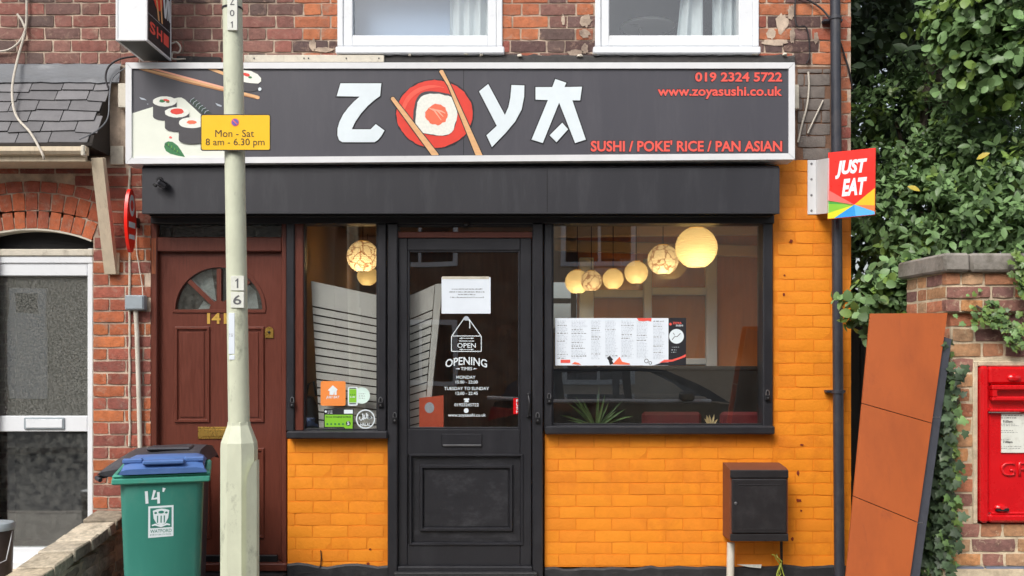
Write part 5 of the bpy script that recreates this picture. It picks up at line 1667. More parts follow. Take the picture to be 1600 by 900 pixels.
# delivery sign on a white bracket by the drainpipe
ds = thing('delivery_sign', 'small red square sign with coloured triangles on a white bracket', 'sign', W(1320, 342, -0.2))
tl, tr, bl, br = W(1294, 238.5, -0.20), W(1368, 231, -0.33), W(1293, 342.5, -0.20), W(1367, 335.5, -0.33)
q = [tl, tr, br, bl]
nr = (bl - tl).cross(tr - tl).normalized()
mb = MB(); mb.prism([p - nr * 0.0 for p in q], -nr * 0.022); mb.build('panel', M['je_red'], ds)
JM = quad_map(tl, tr, bl, br, (0, 100, 0, 100))
text('lettering', 'JUST', (16, 83, 14, 41), JM, 0.0015, V, ds, bold=0.05, shear=0.22)
text('lettering', 'EAT', (30, 83, 42, 68), JM, 0.0015, V, ds, bold=0.05, shear=0.22)
for nm, pts, m_ in (('pink_triangle', [(0.5, 56), (57, 82), (52, 83), (0.5, 73)], 'p_pink'), ('green_triangle', [(0.5, 72), (57, 82), (0.5, 77)], 'p_green'), ('lime_triangle', [(0.5, 77), (57, 82), (0.5, 91)], 'p_lime'),
                    ('yellow_triangle', [(0.5, 91), (57, 82), (14, 99.5), (0.5, 99.5)], 'p_yel'), ('blue_triangle', [(14, 99.5), (57, 82), (60, 99.5)], 'p_blue'), ('light_blue_triangle', [(60, 99.5), (57, 82), (99.5, 95), (99.5, 99.5)], 'p_blue2'),
                    ('orange_triangle', [(99.5, 95), (57, 82), (99.5, 86)], 'p_or'), ('amber_triangle', [(99.5, 86), (57, 82), (99.5, 60)], 'p_amber')):
    flat(nm, pts, JM, 0.0012, M[m_], ds)
bkf = MB().pbox(1262, 1275, 250, 335, -0.006, 0.0, 0.001).build('bracket_flange', M['alu_white'], ds)
for y in (256, 280, 305, 329):
    MB().lathe([(0.008, 0), (0.006, -0.004)], W(1268, y, -0.006), 'y', 8).build('bolt', M['steel'], bkf)
p0, p1, p2, p3 = W(1275, 250, -0.004), W(1294.5, 247, -0.205), W(1294.5, 333, -0.205), W(1275, 335, -0.004)
mb = MB(); mb.prism([p0, p1, p2, p3], (0.006, 0.002, 0)); mb.build('bracket_plate', M['alu_white'], ds)

# oval red plaque on the party wall
rp = thing('red_plaque', 'oval red plaque with white ring jutting from the brick beside the mahogany door', 'sign', W(203, 396, -0.17))
X_ = -2.372
zc, zr, yc, yr = W(0, 345, -0.13).z, 0.198, -0.13, 0.072
pts = []
for k in range(36):
    a = 2 * math.pi * k / 36
    s_ = 1 - 0.18 * max(0, -math.sin(a)) ** 2
    pts.append(Vector((X_, yc + yr * math.cos(a) * s_, zc + zr * math.sin(a))))
mb = MB(); mb.prism(pts, (-0.02, 0, 0)); mb.build('panel', M['je_red'], rp)
RM = lambda u, v, l=0.0: Vector((X_ + l, yc + yr * (u - 50) / 50, zc - zr * (v - 50) / 50))
rg = ell(52, 26, 22, 13, 22)
flat('ring_mark', band(rg + [rg[0]], 8), RM, 0.001, V, rp)
flat('white_panel', [(18, 52), (86, 52), (86, 61), (18, 61)], RM, 0.001, V, rp)
flat('white_panel', [(22, 72), (80, 72), (80, 79), (22, 79)], RM, 0.001, V, rp)
MB().box(X_ - 0.018, X_ - 0.002, yc + yr - 0.02, 0.0, zc - 0.03, zc + 0.03).build('bracket', M['dark_metal'], rp)

# camera on the shutter housing
cc = thing('security_camera', 'small black camera fixed to the shutter housing above the mahogany door', 'camera', W(252, 298, -0.19))
MB().lathe([(0.02, 0), (0.018, -0.012)], W(250, 281, -0.1715), 'y', 12).build('base', M['dark_metal'], cc)
mb = MB().box(-0.03, 0.03, -0.022, 0.022, -0.022, 0.022, 0.007).xf(Matrix.Translation(W(253, 288, -0.21)) @ Matrix.Rotation(R(32), 4, 'Y') @ Matrix.Rotation(R(20), 4, 'Z'))
mb.build('body', M['shutter'], cc)
mb = MB().box(-0.036, 0.034, -0.027, 0.024, 0.0, 0.0, 0).box(-0.036, 0.034, -0.027, 0.024, 0.022, 0.026, 0.001).xf(Matrix.Translation(W(253, 288, -0.21)) @ Matrix.Rotation(R(32), 4, 'Y') @ Matrix.Rotation(R(20), 4, 'Z'))
mb.build('hood', M['black'], cc)
MB().tube([W(240, 288, -0.2), W(244, 291, -0.205)], 0.008, 8).build('lens', M['dark'], cc)

# ================================================================ LAMP POST
YPO = -1.6
post = thing('lamp_post', 'pale green steel lamp post with wide base standing on the pavement', 'lamp post', (W(376.5, 1050, YPO).x, YPO, 0.0))
kP = (DIST + YPO) / DIST / PXM


def pcx(py): return W(363 + 0.0158 * min(py, 680), 0, YPO).x


def psec(mb, rows, n):
    vs = []
    for py, rpx in rows:
        z = W(0, py, YPO).z
        for k in range(n):
            a = 2 * math.pi * (k + 0.5) / n
            vs.append((pcx(py) + rpx * kP * math.cos(a), YPO + rpx * kP * math.sin(a), z))
    m_ = len(rows)
    fs = [[i * n + k, i * n + (k + 1) % n, (i + 1) * n + (k + 1) % n, (i + 1) * n + k] for i in range(m_ - 1) for k in range(n)]
    fs += [list(range(n)), [(m_ - 1) * n + k for k in range(n)]]
    return mb.add(vs, fs)


psec(MB(), [(661, 16.4), (400, 15.8), (100, 15.2), (-500, 14.2), (-900, 13.5)], 16).build('shaft', M['pole'], post)
psec(MB(), [(1083, 28.6), (900, 28.4), (700, 28.3), (691, 27.6), (664, 17.6), (659, 17.2), (658.5, 16)], 8).build('base', M['pole'], post, ang=14)
# access door, proud of the base, turned to the right
dpts = [(384.5, 905), (384.5, 760), (386, 745), (391, 731), (396, 722), (401, 719), (401, 905)]
mb = MB()
pv = []
for x, y in dpts:
    pv.append(W(x, y, YPO - (28.6 * kP) * max(0.12, math.sqrt(max(0, 1 - ((x - 375) / 30.5) ** 2))) - 0.010))
mb.prism(pv, (0.004, 0.03, 0)).build('access_door', M['pole'], post)
pY = YPO - 0.048


def plate(rect, chars, h, fs_):
    x0, x1, y0, y1 = rect
    p_ = MB().pbox(x0, x1, y0, y1, pY - 0.004, pY + 0.01, 0.001).build('number_plate', M['plate_white'], post)
    n_ = len(chars)
    for k, ch in enumerate(chars):
        cy = y0 + (y1 - y0) * (k + 0.5) / n_
        if ch == '1':
            cx_ = (x0 + x1) / 2
            flat('digit', [(cx_ - h * 0.22, cy - h * 0.26), (cx_ + h * 0.02, cy - h / 2), (cx_ + h * 0.11, cy - h / 2), (cx_ + h * 0.11, cy + h / 2), (cx_ - h * 0.05, cy + h / 2), (cx_ - h * 0.05, cy - h * 0.27), (cx_ - h * 0.18, cy - h * 0.16)], plane_map(pY - 0.004), 0.0008, M['ink_grey'], p_)
            continue
        text('digit', ch, ((x0 + x1) / 2 - fs_ * 0.36 * (0.55 if ch == '1' else 1), (x0 + x1) / 2 + fs_ * 0.36 * (0.55 if ch == '1' else 1), cy - h / 2, cy + h / 2), plane_map(pY - 0.004), 0.0008, M['ink_grey'], p_, bold=0.012)


plate((355, 370.5, -6, 47), 'Z01', 10, 10)
plate((360.5, 381, 431, 454), '1', 15, 18)
plate((360.5, 381, 456, 481), '6', 15, 18)
mb = MB()
zc_ = W(0, 14, YPO).z
mb.lathe([(0.047, -0.004), (0.0485, -0.004), (0.0485, 0.004), (0.047, 0.004)], (pcx(14), YPO, zc_), 'z', 20)
mb.build('strap', M['dark_metal'], post)
MB().pbox(357, 366.5, 489, 553, pY - 0.001, pY + 0.012, 0.001).build('peeling_label', M['paper'], post)
bars('label_print', [(358, 365, 521, 1.5), (358, 365, 524, 1.5)], plane_map(pY - 0.001), 0.0006, M['ink_grey'], post)
MB().pbox(358, 366.5, 555, 562, pY - 0.001, pY + 0.012, 0.001).build('peeling_label', M['paper'], post)

pk = thing('parking_sign', 'yellow parking restriction plate strapped to the lamp post', 'sign', W(368, 236, YPO - 0.06))
YK = YPO - 0.062
mb = MB(); mb.prism([W(x, y, YK) for x, y in rrect(313.5, 423, 178.5, 235.5, 3)], (0, 0.004, 0)); mb.build('plate', M['black_ink'], pk)
KM = plane_map(YK)
flat('yellow_face', rrect(315, 421.5, 180, 234, 2.5), KM, 0.001, M['yellow'], pk)
text('lettering', 'Mon - Sat', (336.5, 397, 203, 214), KM, 0.002, M['ink'], pk, bold=0.0)
text('lettering', '8 am - 6.30 pm', (321.5, 413.5, 216.5, 230.5), KM, 0.002, M['ink'], pk, bold=0.0)
flat('roundel_ring', ell(367.5, 191.2, 6.3, 6.3, 24), KM, 0.002, M['p_pink'], pk)
flat('roundel', ell(367.5, 191.2, 5.2, 5.2, 24), KM, 0.0028, M['p_purple'], pk)
flat('roundel_bar', band([(364, 188), (371, 194.6)], 1.6), KM, 0.0036, M['p_pink'], pk)
MB().lathe([(0.0495, -0.012), (0.0505, -0.012), (0.0505, 0.012), (0.0495, 0.012)], (pcx(200), YPO, W(0, 197, YPO).z), 'z', 20).build('clip', M['steel'], pk)
MB().box(pcx(200) - 0.02, pcx(200) + 0.02, YPO - 0.0575, YPO - 0.0495, W(0, 210, YPO).z, W(0, 184, YPO).z).build('channel', M['steel'], pk)

# ================================================================ BINS
def bin_body(t_, x0, x1, y0, y1, zt_, m, taper=0.035, name='body'):
    mb = MB()
    vs = []
    for z, tp in ((0.05, 1.0), (zt_ * 0.5, 0.5), (zt_, 0.0)):
        a, b, c, d = x0 + taper * tp, x1 - taper * tp, y0 + taper * 1.3 * tp, y1 - taper * 0.6 * tp
        r_ = 0.03
        vs += [(a + r_, c, z), (b - r_, c, z), (b, c + r_, z), (b, d, z), (a, d, z), (a, c + r_, z)]
    fs = [[i * 6 + k, i * 6 + (k + 1) % 6, i * 6 + 6 + (k + 1) % 6, i * 6 + 6 + k] for i in range(2) for k in range(6)] + [[0, 1, 2, 3, 4, 5], [12, 13, 14, 15, 16, 17]]
    return mb.add(vs, fs).build(name, m, t_, ang=50)


YG = -1.39
gk = (DIST + YG) / DIST / PXM
gx0, gx1 = W(172, 0, YG).x, W(325, 0, YG).x
gz_top = W(0, 739, YG).z
gb = thing('wheelie_bin', 'green wheelie bin with blue lid and white number 14 in front of the mahogany door', 'bin', ((gx0 + gx1) / 2, YG + 0.27, 0), 'wheelie bins')
bin_body(gb, W(184, 0, YG).x, W(313, 0, YG).x, YG + 0.02, YG + 0.5, gz_top - 0.05, M['bin_green'])
mb = MB()
zl = W(0, 756, YG).z
mb.box(gx0, gx1, YG, YG + 0.03, zl, zl + 0.03, 0.006); mb.box(gx0 + 0.004, gx1 - 0.004, YG + 0.006, YG + 0.03, zl + 0.031, gz_top - 0.006, 0.008)
mb.box(gx0, gx0 + 0.03, YG + 0.031, YG + 0.53, zl, gz_top - 0.006, 0.008); mb.box(gx1 - 0.03, gx1, YG + 0.031, YG + 0.53, zl, gz_top - 0.006, 0.008)
mb.box(gx0, gx1, YG + 0.531, YG + 0.56, zl, gz_top - 0.006, 0.008)
mb.build('rim', M['bin_rim'], gb)
# domed blue lid with a stepped front grip
zl0 = gz_top - 0.004
lx0, lx1 = W(184, 0, YG).x, W(319.5, 0, YG).x
ld_ = MB()
rows_ = ((YG - 0.010, 0.0, 0.0), (YG - 0.012, 0.026, 0.0), (YG + 0.012, 0.034, 0.002), (YG + 0.03, 0.060, 0.008), (YG + 0.07, 0.076, 0.010), (YG + 0.28, 0.066, 0.012), (YG + 0.48, 0.045, 0.012), (YG + 0.54, 0.02, 0.006), (YG + 0.55, 0.0, 0.004))
vs, fs = [], []
cs = [0, 0.03, 0.12, 0.5, 0.88, 0.97, 1]
hs_ = [0.25, 0.75, 1, 1.03, 1, 0.75, 0.25]
for y, h, ins in rows_:
    for c, q in zip(cs, hs_):
        vs.append((lx0 + ins + (lx1 - lx0 - 2 * ins) * c, y, zl0 + h * q))
for i in range(len(rows_) - 1):
    for k in range(6): fs.append([i * 7 + k, i * 7 + k + 1, i * 7 + 8 + k, i * 7 + 7 + k])
lid = ld_.add(vs, fs).build('lid', M['bin_blue'], gb, ang=40)
a, b = lx0 + (lx1 - lx0) * 0.26, lx0 + (lx1 - lx0) * 0.74
for x0_, x1_ in ((lx0 + 0.012, a), (b, lx1 - 0.012)):
    MB().box(x0_, x1_, YG + 0.02, YG + 0.06, zl0 + 0.05, zl0 + 0.074, 0.006).build('lid_ridge', M['bin_blue'], lid)
MB().box(a, b, YG - 0.016, YG + 0.06, zl0 + 0.045, zl0 + 0.066, 0.006).build('lid_grip', M['bin_blue'], lid)
for sgn in (0, 1):
    x = gx0 + 0.02 if sgn == 0 else gx1 - 0.06
    mb = MB(); mb.lathe([(0.04, 0), (0.1, 0.003), (0.1, 0.042), (0.04, 0.045)], (x - 0.01, YG + 0.46, 0.1), 'x', 22)
    mb.build('wheel', M['rubber'], gb)
def bin_map(x, y, l=0.0):
    z = W(x, y, YG + 0.02).z
    tp = 1 - (z - 0.05) / (gz_top - 0.1)
    Y = YG + 0.02 + 0.0455 * max(0, tp)
    return W(x, y, Y) + Vector((0, -l, 0))
def st_poly(nm, pts, lift, m): return flat(nm, pts, bin_map, lift, m, gb)
st_poly('painted_digit', band([(227.5, 767), (229, 786.5)], 4.6), 0.002, V)
st_poly('painted_digit', band([(240.5, 766), (237, 779.5), (248.5, 778)], 4.2), 0.002, V)
st_poly('painted_digit', band([(246, 769), (247, 787)], 4.2), 0.0026, V)
st_poly('paint_dab', band([(255, 763), (253.5, 769)], [5, 2.5]), 0.002, V)
st_poly('sticker', [(231, 791), (270, 790.5), (270.5, 839), (231.5, 840)], 0.0015, V)
st_poly('sticker_field', [(234, 794), (267, 793.5), (267.5, 824.5), (234.5, 825)], 0.0023, M['bin_green'])
st_poly('crest', [(238, 798), (244, 796), (251, 795), (258, 796), (263.5, 798), (262, 810), (258, 818), (251, 822), (244, 818), (239.5, 810)], 0.003, V)
for k, x in enumerate((245.5, 251, 256)): st_poly('crest_bar', band([(x, 806), (x, 817)], 1.7), 0.0037, M['bin_green'])
st_poly('crest_top', ell(251, 800.5, 4.5, 2.2, 12), 0.0037, M['bin_green'])
for x in (242.5, 259): st_poly('crest_charge', ell(x, 801.5, 2.2, 1.7, 8), 0.0037, M['bin_green'])
st_poly('crest_scroll', band([(237, 821), (242, 819.5), (251, 823), (260, 819.5), (265, 821)], [2, 3, 2.4, 3, 2]), 0.0037, V)
text('lettering', 'WATFORD', (234.5, 267.5, 827.3, 832.5), bin_map, 0.0023, M['bin_green'], gb, bold=0.0)
text('lettering', 'BOROUGH COUNCIL', (234.5, 267.5, 834.4, 836.6), bin_map, 0.0023, M['bin_green'], gb, bold=0.0, res=1)

gb.rotation_euler.z = R(17)
gb.location.x -= 0.072
gb.scale = (0.95, 1, 1)

# dark bin behind it
YBk = -0.80
bx0, bx1 = W(180, 0, YBk).x, W(292, 0, YBk).x
bb = thing('wheelie_bin', 'black wheelie bin with dented black lid behind the green bin', 'bin', ((bx0 + bx1) / 2, YBk + 0.3, 0), 'wheelie bins')
zb2 = W(0, 742, YBk).z
bin_body(bb, bx0, bx1, YBk + 0.02, YBk + 0.56, zb2, M['bin_black'], 0.03)
vs, fs = [], []
rows_ = ((YBk - 0.02, -0.03, 0.0), (YBk - 0.025, 0.03, 0.0), (YBk + 0.03, 0.075, 0.01), (YBk + 0.15, 0.105, 0.01), (YBk + 0.35, 0.115, 0.01), (YBk + 0.56, 0.09, 0.01), (YBk + 0.6, 0.02, 0.0))
hs2 = [0.0, 0.35, 0.9, 1.0, 1.06, 1.02, 0.35]
lx0, lx1 = W(150, 0, YBk).x, W(306, 0, YBk).x
for y, h, ins in rows_:
    for c, q in zip([0, 0.05, 0.22, 0.5, 0.75, 0.94, 1], hs2):
        vs.append((lx0 + (lx1 - lx0) * c, y, zb2 + 0.012 + h * q + 0.01 * mnoise.noise(Vector((c * 5, y * 6, 2)))))
for i in range(len(rows_) - 1):
    for k in range(6): fs.append([i * 7 + k, i * 7 + k + 1, i * 7 + 8 + k, i * 7 + 7 + k])
lid2 = MB().add(vs, fs).build('lid', M['bin_black'], bb, ang=40)
MB().box(lx0 + 0.3, lx0 + 0.40, YBk - 0.036, YBk + 0.01, zb2 + 0.075, zb2 + 0.1, 0.008).build('lid_grip', M['bin_black'], lid2)
MB().box(lx0 + 0.22, lx0 + 0.46, YBk + 0.14, YBk + 0.3, zb2 + 0.118, zb2 + 0.135, 0.01).build('lid_ridge', M['bin_black'], lid2)
MB().tube([(lx0 + 0.02, YBk + 0.1, zb2 - 0.012), (lx0 - 0.008, YBk + 0.0, zb2 - 0.01), (lx0 + 0.02, YBk - 0.03, zb2 - 0.02)], 0.012, 8).build('handle', M['bin_black'], bb)
for x in (bx0 + 0.03, bx1 - 0.08):
    MB().lathe([(0.04, 0), (0.1, 0.003), (0.1, 0.042), (0.04, 0.045)], (x, YBk + 0.52, 0.1), 'x', 22).build('wheel', M['rubber'], bb)
bb.rotation_euler.z = R(9)
bb.location.x -= 0.02
# crumpled bag beside the bins
t = MB().lathe([(0.0, 0.0), (0.12, 0.03), (0.16, 0.14), (0.1, 0.27), (0.03, 0.315), (0.05, 0.345), (0.0, 0.35)], (W(181, 0, -1.0).x, -1.0, 0.0), 'z', 18).wobble(0.035, 13).build('rubbish_bag', mat('pale_blue_bag', s2l(176, 188, 214), 0.3, var=0.2, bump=0.5, bscale=20))
tag(t, 'crumpled pale blue plastic bag between the low wall and the bins', 'bag')

# bucket at the left edge
bk_ = thing('bucket', 'dark plastic bucket with lid and wire handle beside the white door', 'bucket', W(-2, 960, -0.55))
bp = W(-4, 0, -0.55)
z0b, z1b = W(0, 930, -0.55).z, W(0, 824, -0.55).z
MB().lathe([(0.075, z0b), (0.085, z1b), (0.088, z1b + 0.004)], (bp.x, -0.55, 0), 'z', 26).build('tub', M['bucket'], bk_)
MB().lathe([(0.092, z1b - 0.012), (0.094, z1b + 0.012), (0.086, z1b + 0.028), (0.05, z1b + 0.036), (0.0, z1b + 0.038)], (bp.x, -0.55, 0), 'z', 26).build('lid', M['greybox'], bk_)
MB().tube([(bp.x + 0.092, -0.56, z1b - 0.02), (bp.x + 0.105, -0.6, z1b - 0.06), (bp.x + 0.1, -0.64, z1b - 0.17), (bp.x + 0.03, -0.65, z1b - 0.2), (bp.x - 0.06, -0.64, z1b - 0.17)], 0.004, 6).build('handle', M['steel'], bk_)
MB().box(bp.x - 0.12, bp.x + 0.12, -0.67, -0.43, 0.0, z0b - 0.001, 0.01).build('stand', M['paving'], bk_)

# ================================================================ LOW GARDEN WALL (left)
gw = thing('garden_wall', 'low crumbling tan brick wall between the two front yards', 'wall', (-2.5, -0.7, 0))
GX = -2.42
core = MB().box(GX - 0.19, GX - 0.008, -1.55, -0.02, 0, 0.42).build('core', M['mortar_pale'], gw)
prof_top = lambda y: 0.585 + 0.135 * (y + 0.1)      # slumped towards the pavement
c_ = 0
z = 0.44
while z > 0.05:
    y = -0.03 - (0.11 if c_ % 2 else 0)
    first = True
    while y > -1.6:
        L_ = 0.215 if not (first and c_ % 2) else 0.1
        first = False
        if not (z > 0.38 and y < -1.15):
            sag = 0.135 * (y + 0.1) * min(1, z / 0.45) * 0.75
            put_brick('tan', gw, L_, 0.064, (GX + rnd.uniform(-0.006, 0.008), y - L_ / 2, z + sag), pick(GARD), rot=(rnd.uniform(-0.02, 0.02), rnd.uniform(-0.03, 0.03), R(90)), scale_y=2.0)
        y -= L_ + 0.012
    z -= 0.0765; c_ += 1
# capping bricks laid across
y = -0.05
k = 0
while y > -1.75:
    zt_ = prof_top(y) - 0.035 if y > -1.13 else 0.375 + 0.06 * (y + 1.1)
    L_ = rnd.choice((0.105, 0.21, 0.11))
    me = MB().box(-0.105, 0.105, -L_ / 2 + 0.004, L_ / 2 - 0.004, -0.033, 0.034, 0.007).wobble(0.006, 11 + k)
    me.v = [Vector((v.x + rnd.uniform(-0.003, 0.003), v.y, v.z + rnd.uniform(-0.002, 0.002))) for v in me.v]
    me.xf(Matrix.Translation((GX - 0.095, y - L_ / 2, zt_)) @ Matrix.Rotation(rnd.uniform(-0.04, 0.04) + 0.12, 4, 'X') @ Matrix.Rotation(rnd.uniform(-0.05, 0.05), 4, 'Y'))
    o = me.build('brick', M['brick_tan'], gw)
    o.color = (*pick(GARD), 1)
    y -= L_ + 0.006
    k += 1

# ================================================================ METER BOX, PIPES, CABLES
mt = thing('meter_box', 'black gas meter cabinet with brown sides on the orange wall', 'meter box', (1.52, -0.1, 0.43))
mx0, mx1, mz0, mz1 = 1.343, 1.705, 0.437, 0.888
mb = MB()
mb.prism([(mx0, -0.004, mz0), (mx0 + 0.004, -0.185, mz0 + 0.004), (mx0 + 0.004, -0.185, mz1 - 0.012), (mx0, -0.15, mz1), (mx0, -0.004, mz1 + 0.012)], (mx1 - mx0 - 0.004, 0, 0))
mb.build('cabinet', M['brownbox'], mt)
MB().box(mx0 + 0.003, mx1, -0.2, -0.186, mz1 - 0.062, mz1 - 0.012, 0.004).build('front_bar', M['blackbox'], mt)
MB().box(mx0 + 0.003, mx1, -0.2, -0.186, mz0, mz0 + 0.045, 0.004).build('front_bar', M['blackbox'], mt)
dr = MB().box(mx0 + 0.012, mx1 - 0.012, -0.206, -0.187, mz0 + 0.05, mz1 - 0.066, 0.006).build('cabinet_door', M['blackbox'], mt)
for z_ in (mz0 + 0.072, mz1 - 0.105):
    MB().box(mx0 + 0.05, mx1 - 0.05, -0.2085, -0.2055, z_, z_ + 0.006, 0.001).build('pressed_rib', M['blackbox'], dr)
MB().lathe([(0.01, 0), (0.008, -0.004), (0.003, -0.006)], (mx0 + 0.035, -0.206, (mz0 + mz1) / 2 + 0.01), 'y', 12).build('lock', M['steel'], dr)
wp = MB().tube([W(1142, 848, -0.09), W(1141, 905, -0.09), W(1141, 950, -0.09)], 0.024, 14).build('supply_pipe', M['pipe_white'])
tag(wp, 'white plastic pipe running down below the meter cabinet', 'pipe')
tag(MB().tube([W(1221, 846, -0.08), W(1221, 872, -0.07), W(1222, 905, -0.06), W(1222, 950, -0.05)], 0.009, 8).build('earth_pipe', M['dark_metal']), 'thin dark metal pipe under the right of the meter cabinet', 'pipe')
ew = thing('earth_wire', 'knotted yellow green earth wire under the meter cabinet', 'wire', W(1220, 940, -0.08))
for k in range(6):
    rr = random.Random(k + 40)
    pth = [W(1221 + rr.uniform(-3, 3), 880 + rr.uniform(-4, 4), -0.09)]
    dx = rr.uniform(-14, 14)
    for s_ in range(1, 5):
        pth.append(W(1221 + dx * s_ / 4 + rr.uniform(-3, 3), 880 + (s_ * 9 if k > 1 else -s_ * 3.5) + rr.uniform(-2, 2), -0.09 - rr.uniform(0, 0.03)))
    MB().tube(pth, 0.0035, 6).build('strand', M['cable_green'], ew)
tg = MB().prism([W(x, y, -0.03) for x, y in ((1151, 882), (1190, 882), (1189, 888), (1170, 886))], (0, 0.003, 0)).build('paper_tag', M['plate_white'])
tag(tg, 'scrap of white card stuck on the black plinth under the meter cabinet', 'card')

# drainpipe
YDP = -0.085
dp = thing('drainpipe', 'black drainpipe running down the right end of the shop wall', 'drainpipe', (W(1312, 0, YDP).x, YDP, 0))
cxp = lambda py: 1305 + 6.5 * max(-300, py) / 900
MB().tube([W(cxp(py), py, YDP) for py in (-400, 0, 240, 480, 720, 940)], 0.0315, 16).build('pipe', M['pipe_black'], dp)
for py in (28, 612):
    c = W(cxp(py), py, YDP)
    MB().lathe([(0.033, -0.012), (0.038, -0.01), (0.038, 0.01), (0.033, 0.012)], c, 'z', 16).build('collar', M['pipe_black'], dp)
    MB().box(c.x - 0.06, c.x + 0.06, -0.05, 0.0, c.z - 0.008, c.z + 0.008, 0.002).build('bracket', M['pipe_black'], dp)


def cable(name, lab, pts, r, m, group='cables on the facade'):
    # smooth through the points
    P = [Vector(p) for p in pts]
    out = []
    for i in range(len(P) - 1):
        a, b, c, d = P[max(i - 1, 0)], P[i], P[i + 1], P[min(i + 2, len(P) - 1)]
        for k in range(5):
            t_ = k / 5
            out.append(0.5 * ((2 * b) + (c - a) * t_ + (2 * a - 5 * b + 4 * c - d) * t_ ** 2 + (3 * b - a - 3 * c + d) * t_ ** 3))
    out.append(P[-1])
    return tag(MB().tube(out, r, 7).build(name, m), lab, 'cable', group)


cable('cable', 'long white cable hanging down over the slate porch', [W(43, -60, -0.02), W(42, 0, -0.02), W(40, 45, -0.02), W(27, 95, -0.05), W(19, 140, -0.13), W(25, 180, -0.2), W(48, 208, -0.27), W(66, 240, -0.31), W(68, 249, -0.3)], 0.0075, M['cable_white'])
cable('cable', 'white cable curving off the left edge above the slate porch', [W(41, 44, -0.025), W(30, 66, -0.02), W(10, 79, -0.02), W(-20, 80, -0.02)], 0.007, M['cable_white'])
cable('cable', 'short white cable end by the junction of cables at top left', [W(27, 22, -0.015), W(34, 32, -0.018), W(39, 44, -0.022)], 0.007, M['cable_white'])
cable('cable', 'black cable looping from the fascia end over the porch', [W(214, 88, -0.02), W(188, 92, -0.05), W(170, 104, -0.06), W(165, 122, -0.07), W(170, 140, -0.1)], 0.006, M['cable_black'])
cable('cable', 'thin grey cable lying down the right edge of the slates', [W(196, 106, -0.03), W(176, 122, -0.06), W(171, 150, -0.12), W(168, 185, -0.2), W(150, 205, -0.27), W(124, 218, -0.3)], 0.004, M['lead'])
cable('cable', 'black cable looping near the top right drainpipe', [W(1245, -30, -0.02), W(1242, 20, -0.012), W(1246, 41, -0.012), W(1259, 42, -0.012), W(1264, 62, -0.012), W(1265, 88, -0.012), W(1260, 99, -0.02)], 0.005, M['cable_black'])
cable('cable', 'black cable arching down to the drainpipe at top right', [W(1245, -8, -0.02), W(1268, 3, -0.02), W(1284, 14, -0.03), W(1296, 28, -0.05)], 0.0065, M['cable_black'])
cable('cable', 'black cable sagging from drainpipe to the gable corner', [W(1311, 60, -0.03), W(1319, 85, -0.015), W(1327, 112, -0.012), W(1332, 140, 0.02)], 0.006, M['cable_black'])
cable('cable', 'long pale cable hanging on the grey brick right of the fascia', [W(1263, 112, -0.02), W(1264, 135, -0.018), W(1261, 165, -0.018), W(1253, 195, -0.018), W(1247, 222, -0.02)], 0.006, M['cable_white'])
cable('cable', 'short pale cable slanting on the grey brick by the drainpipe', [W(1286, 157, -0.015), W(1276, 178, -0.018), W(1268, 195, -0.018), W(1262, 208, -0.018)], 0.005, M['cable_white'])
cable('cable', 'thin cable dropping from the red plaque to the grey box', [W(214, 330, -0.012), W(213, 385, -0.012), W(217, 415, -0.012), W(222, 445, -0.012), W(223, 462, -0.03)], 0.0035, M['cable_white'])
cable('cable', 'thin black cable over the low orange wall beside the mahogany door', [W(449, 893, -0.008), W(468, 896, -0.012), W(492, 893, -0.01), W(500, 886, -0.008), W(502, 872, -0.008), W(501, 860, -0.006)], 0.0035, M['cable_black'])
cable('cable', 'coiled black cable on the wall right of the projecting box sign', [W(268, 68, -0.02), W(276, 66, -0.02), W(282, 74, -0.03), W(279, 82, -0.03), W(270, 82, -0.03), W(270, 92, -0.03), W(290, 92, -0.03)], 0.006, M['cable_white'])
jb = thing('junction_box', 'pale grey junction box on the brick left of the mahogany door', 'junction box', W(209, 485, -0.02))
MB().pbox(194.5, 224.5, 461, 484.5, -0.06, 0.0, 0.006).build('box_body', M['greybox'], jb)
MB().pbox(196.5, 222.5, 463, 482.5, -0.0635, -0.0602, 0.002).build('cover', M['greybox'], jb)
tag(MB().tube([W(212, 484, -0.025), W(214, 520, -0.022), W(217.5, 640, -0.022), W(219, 705, -0.022)], 0.0145, 12).build('conduit', M['pipe_white']), 'white plastic conduit running down from the grey junction box', 'pipe')
tb = thing('terminal_box', 'small weathered white box on the left end of the fascia sign', 'junction box', W(190, 168, -0.05))
MB().pbox(184, 197, 130, 168, -0.06, 0.0, 0.004).build('box_body', M['old_white'], tb)
tb = thing('terminal_box', 'small weathered white box tucked behind the right end of the fascia sign', 'junction box', W(1246, 170, -0.03))
MB().pbox(1240, 1249, 132, 170, -0.05, 0.0, 0.004).build('box_body', M['old_white'], tb)

# ================================================================ BRICK PIER WITH POST BOX (right)
YQ = -1.2
PQ = lambda px, py: W(px, py, YQ)
pw_ = thing('boundary_wall', 'old brick boundary pier with stone coping on the right', 'wall', (2.9, YQ + 0.3, 0))
WXR = 4.4
xl = PQ(1485, 0).x
xc = PQ(1473, 0).x
xk = PQ(1464, 0).x
zcop0, zcop1 = PQ(0, 426).z, PQ(0, 397.5).z
zcor = PQ(0, 488).z
zpl = PQ(0, 884).z
bxx0, bxx1, bxz0, bxz1 = PQ(1529, 0).x, PQ(1660, 0).x, PQ(0, 816).z, PQ(0, 572).z
mb = MB()
wall_boxes(mb, xl + 0.006, WXR, 0, zcor, [(bxx0 - 0.012, bxx1 + 0.012, bxz0 - 0.012, bxz1 + 0.012)], YQ + 0.009, YQ + 0.42)
mb.box(xc + 0.006, WXR, YQ - 0.028, YQ + 0.45, zcor, zcop0)
pcore = mb.build('core', M['mortar_pale'], pw_)


def pcol(x, z): return pick(PIERC, 0.2)


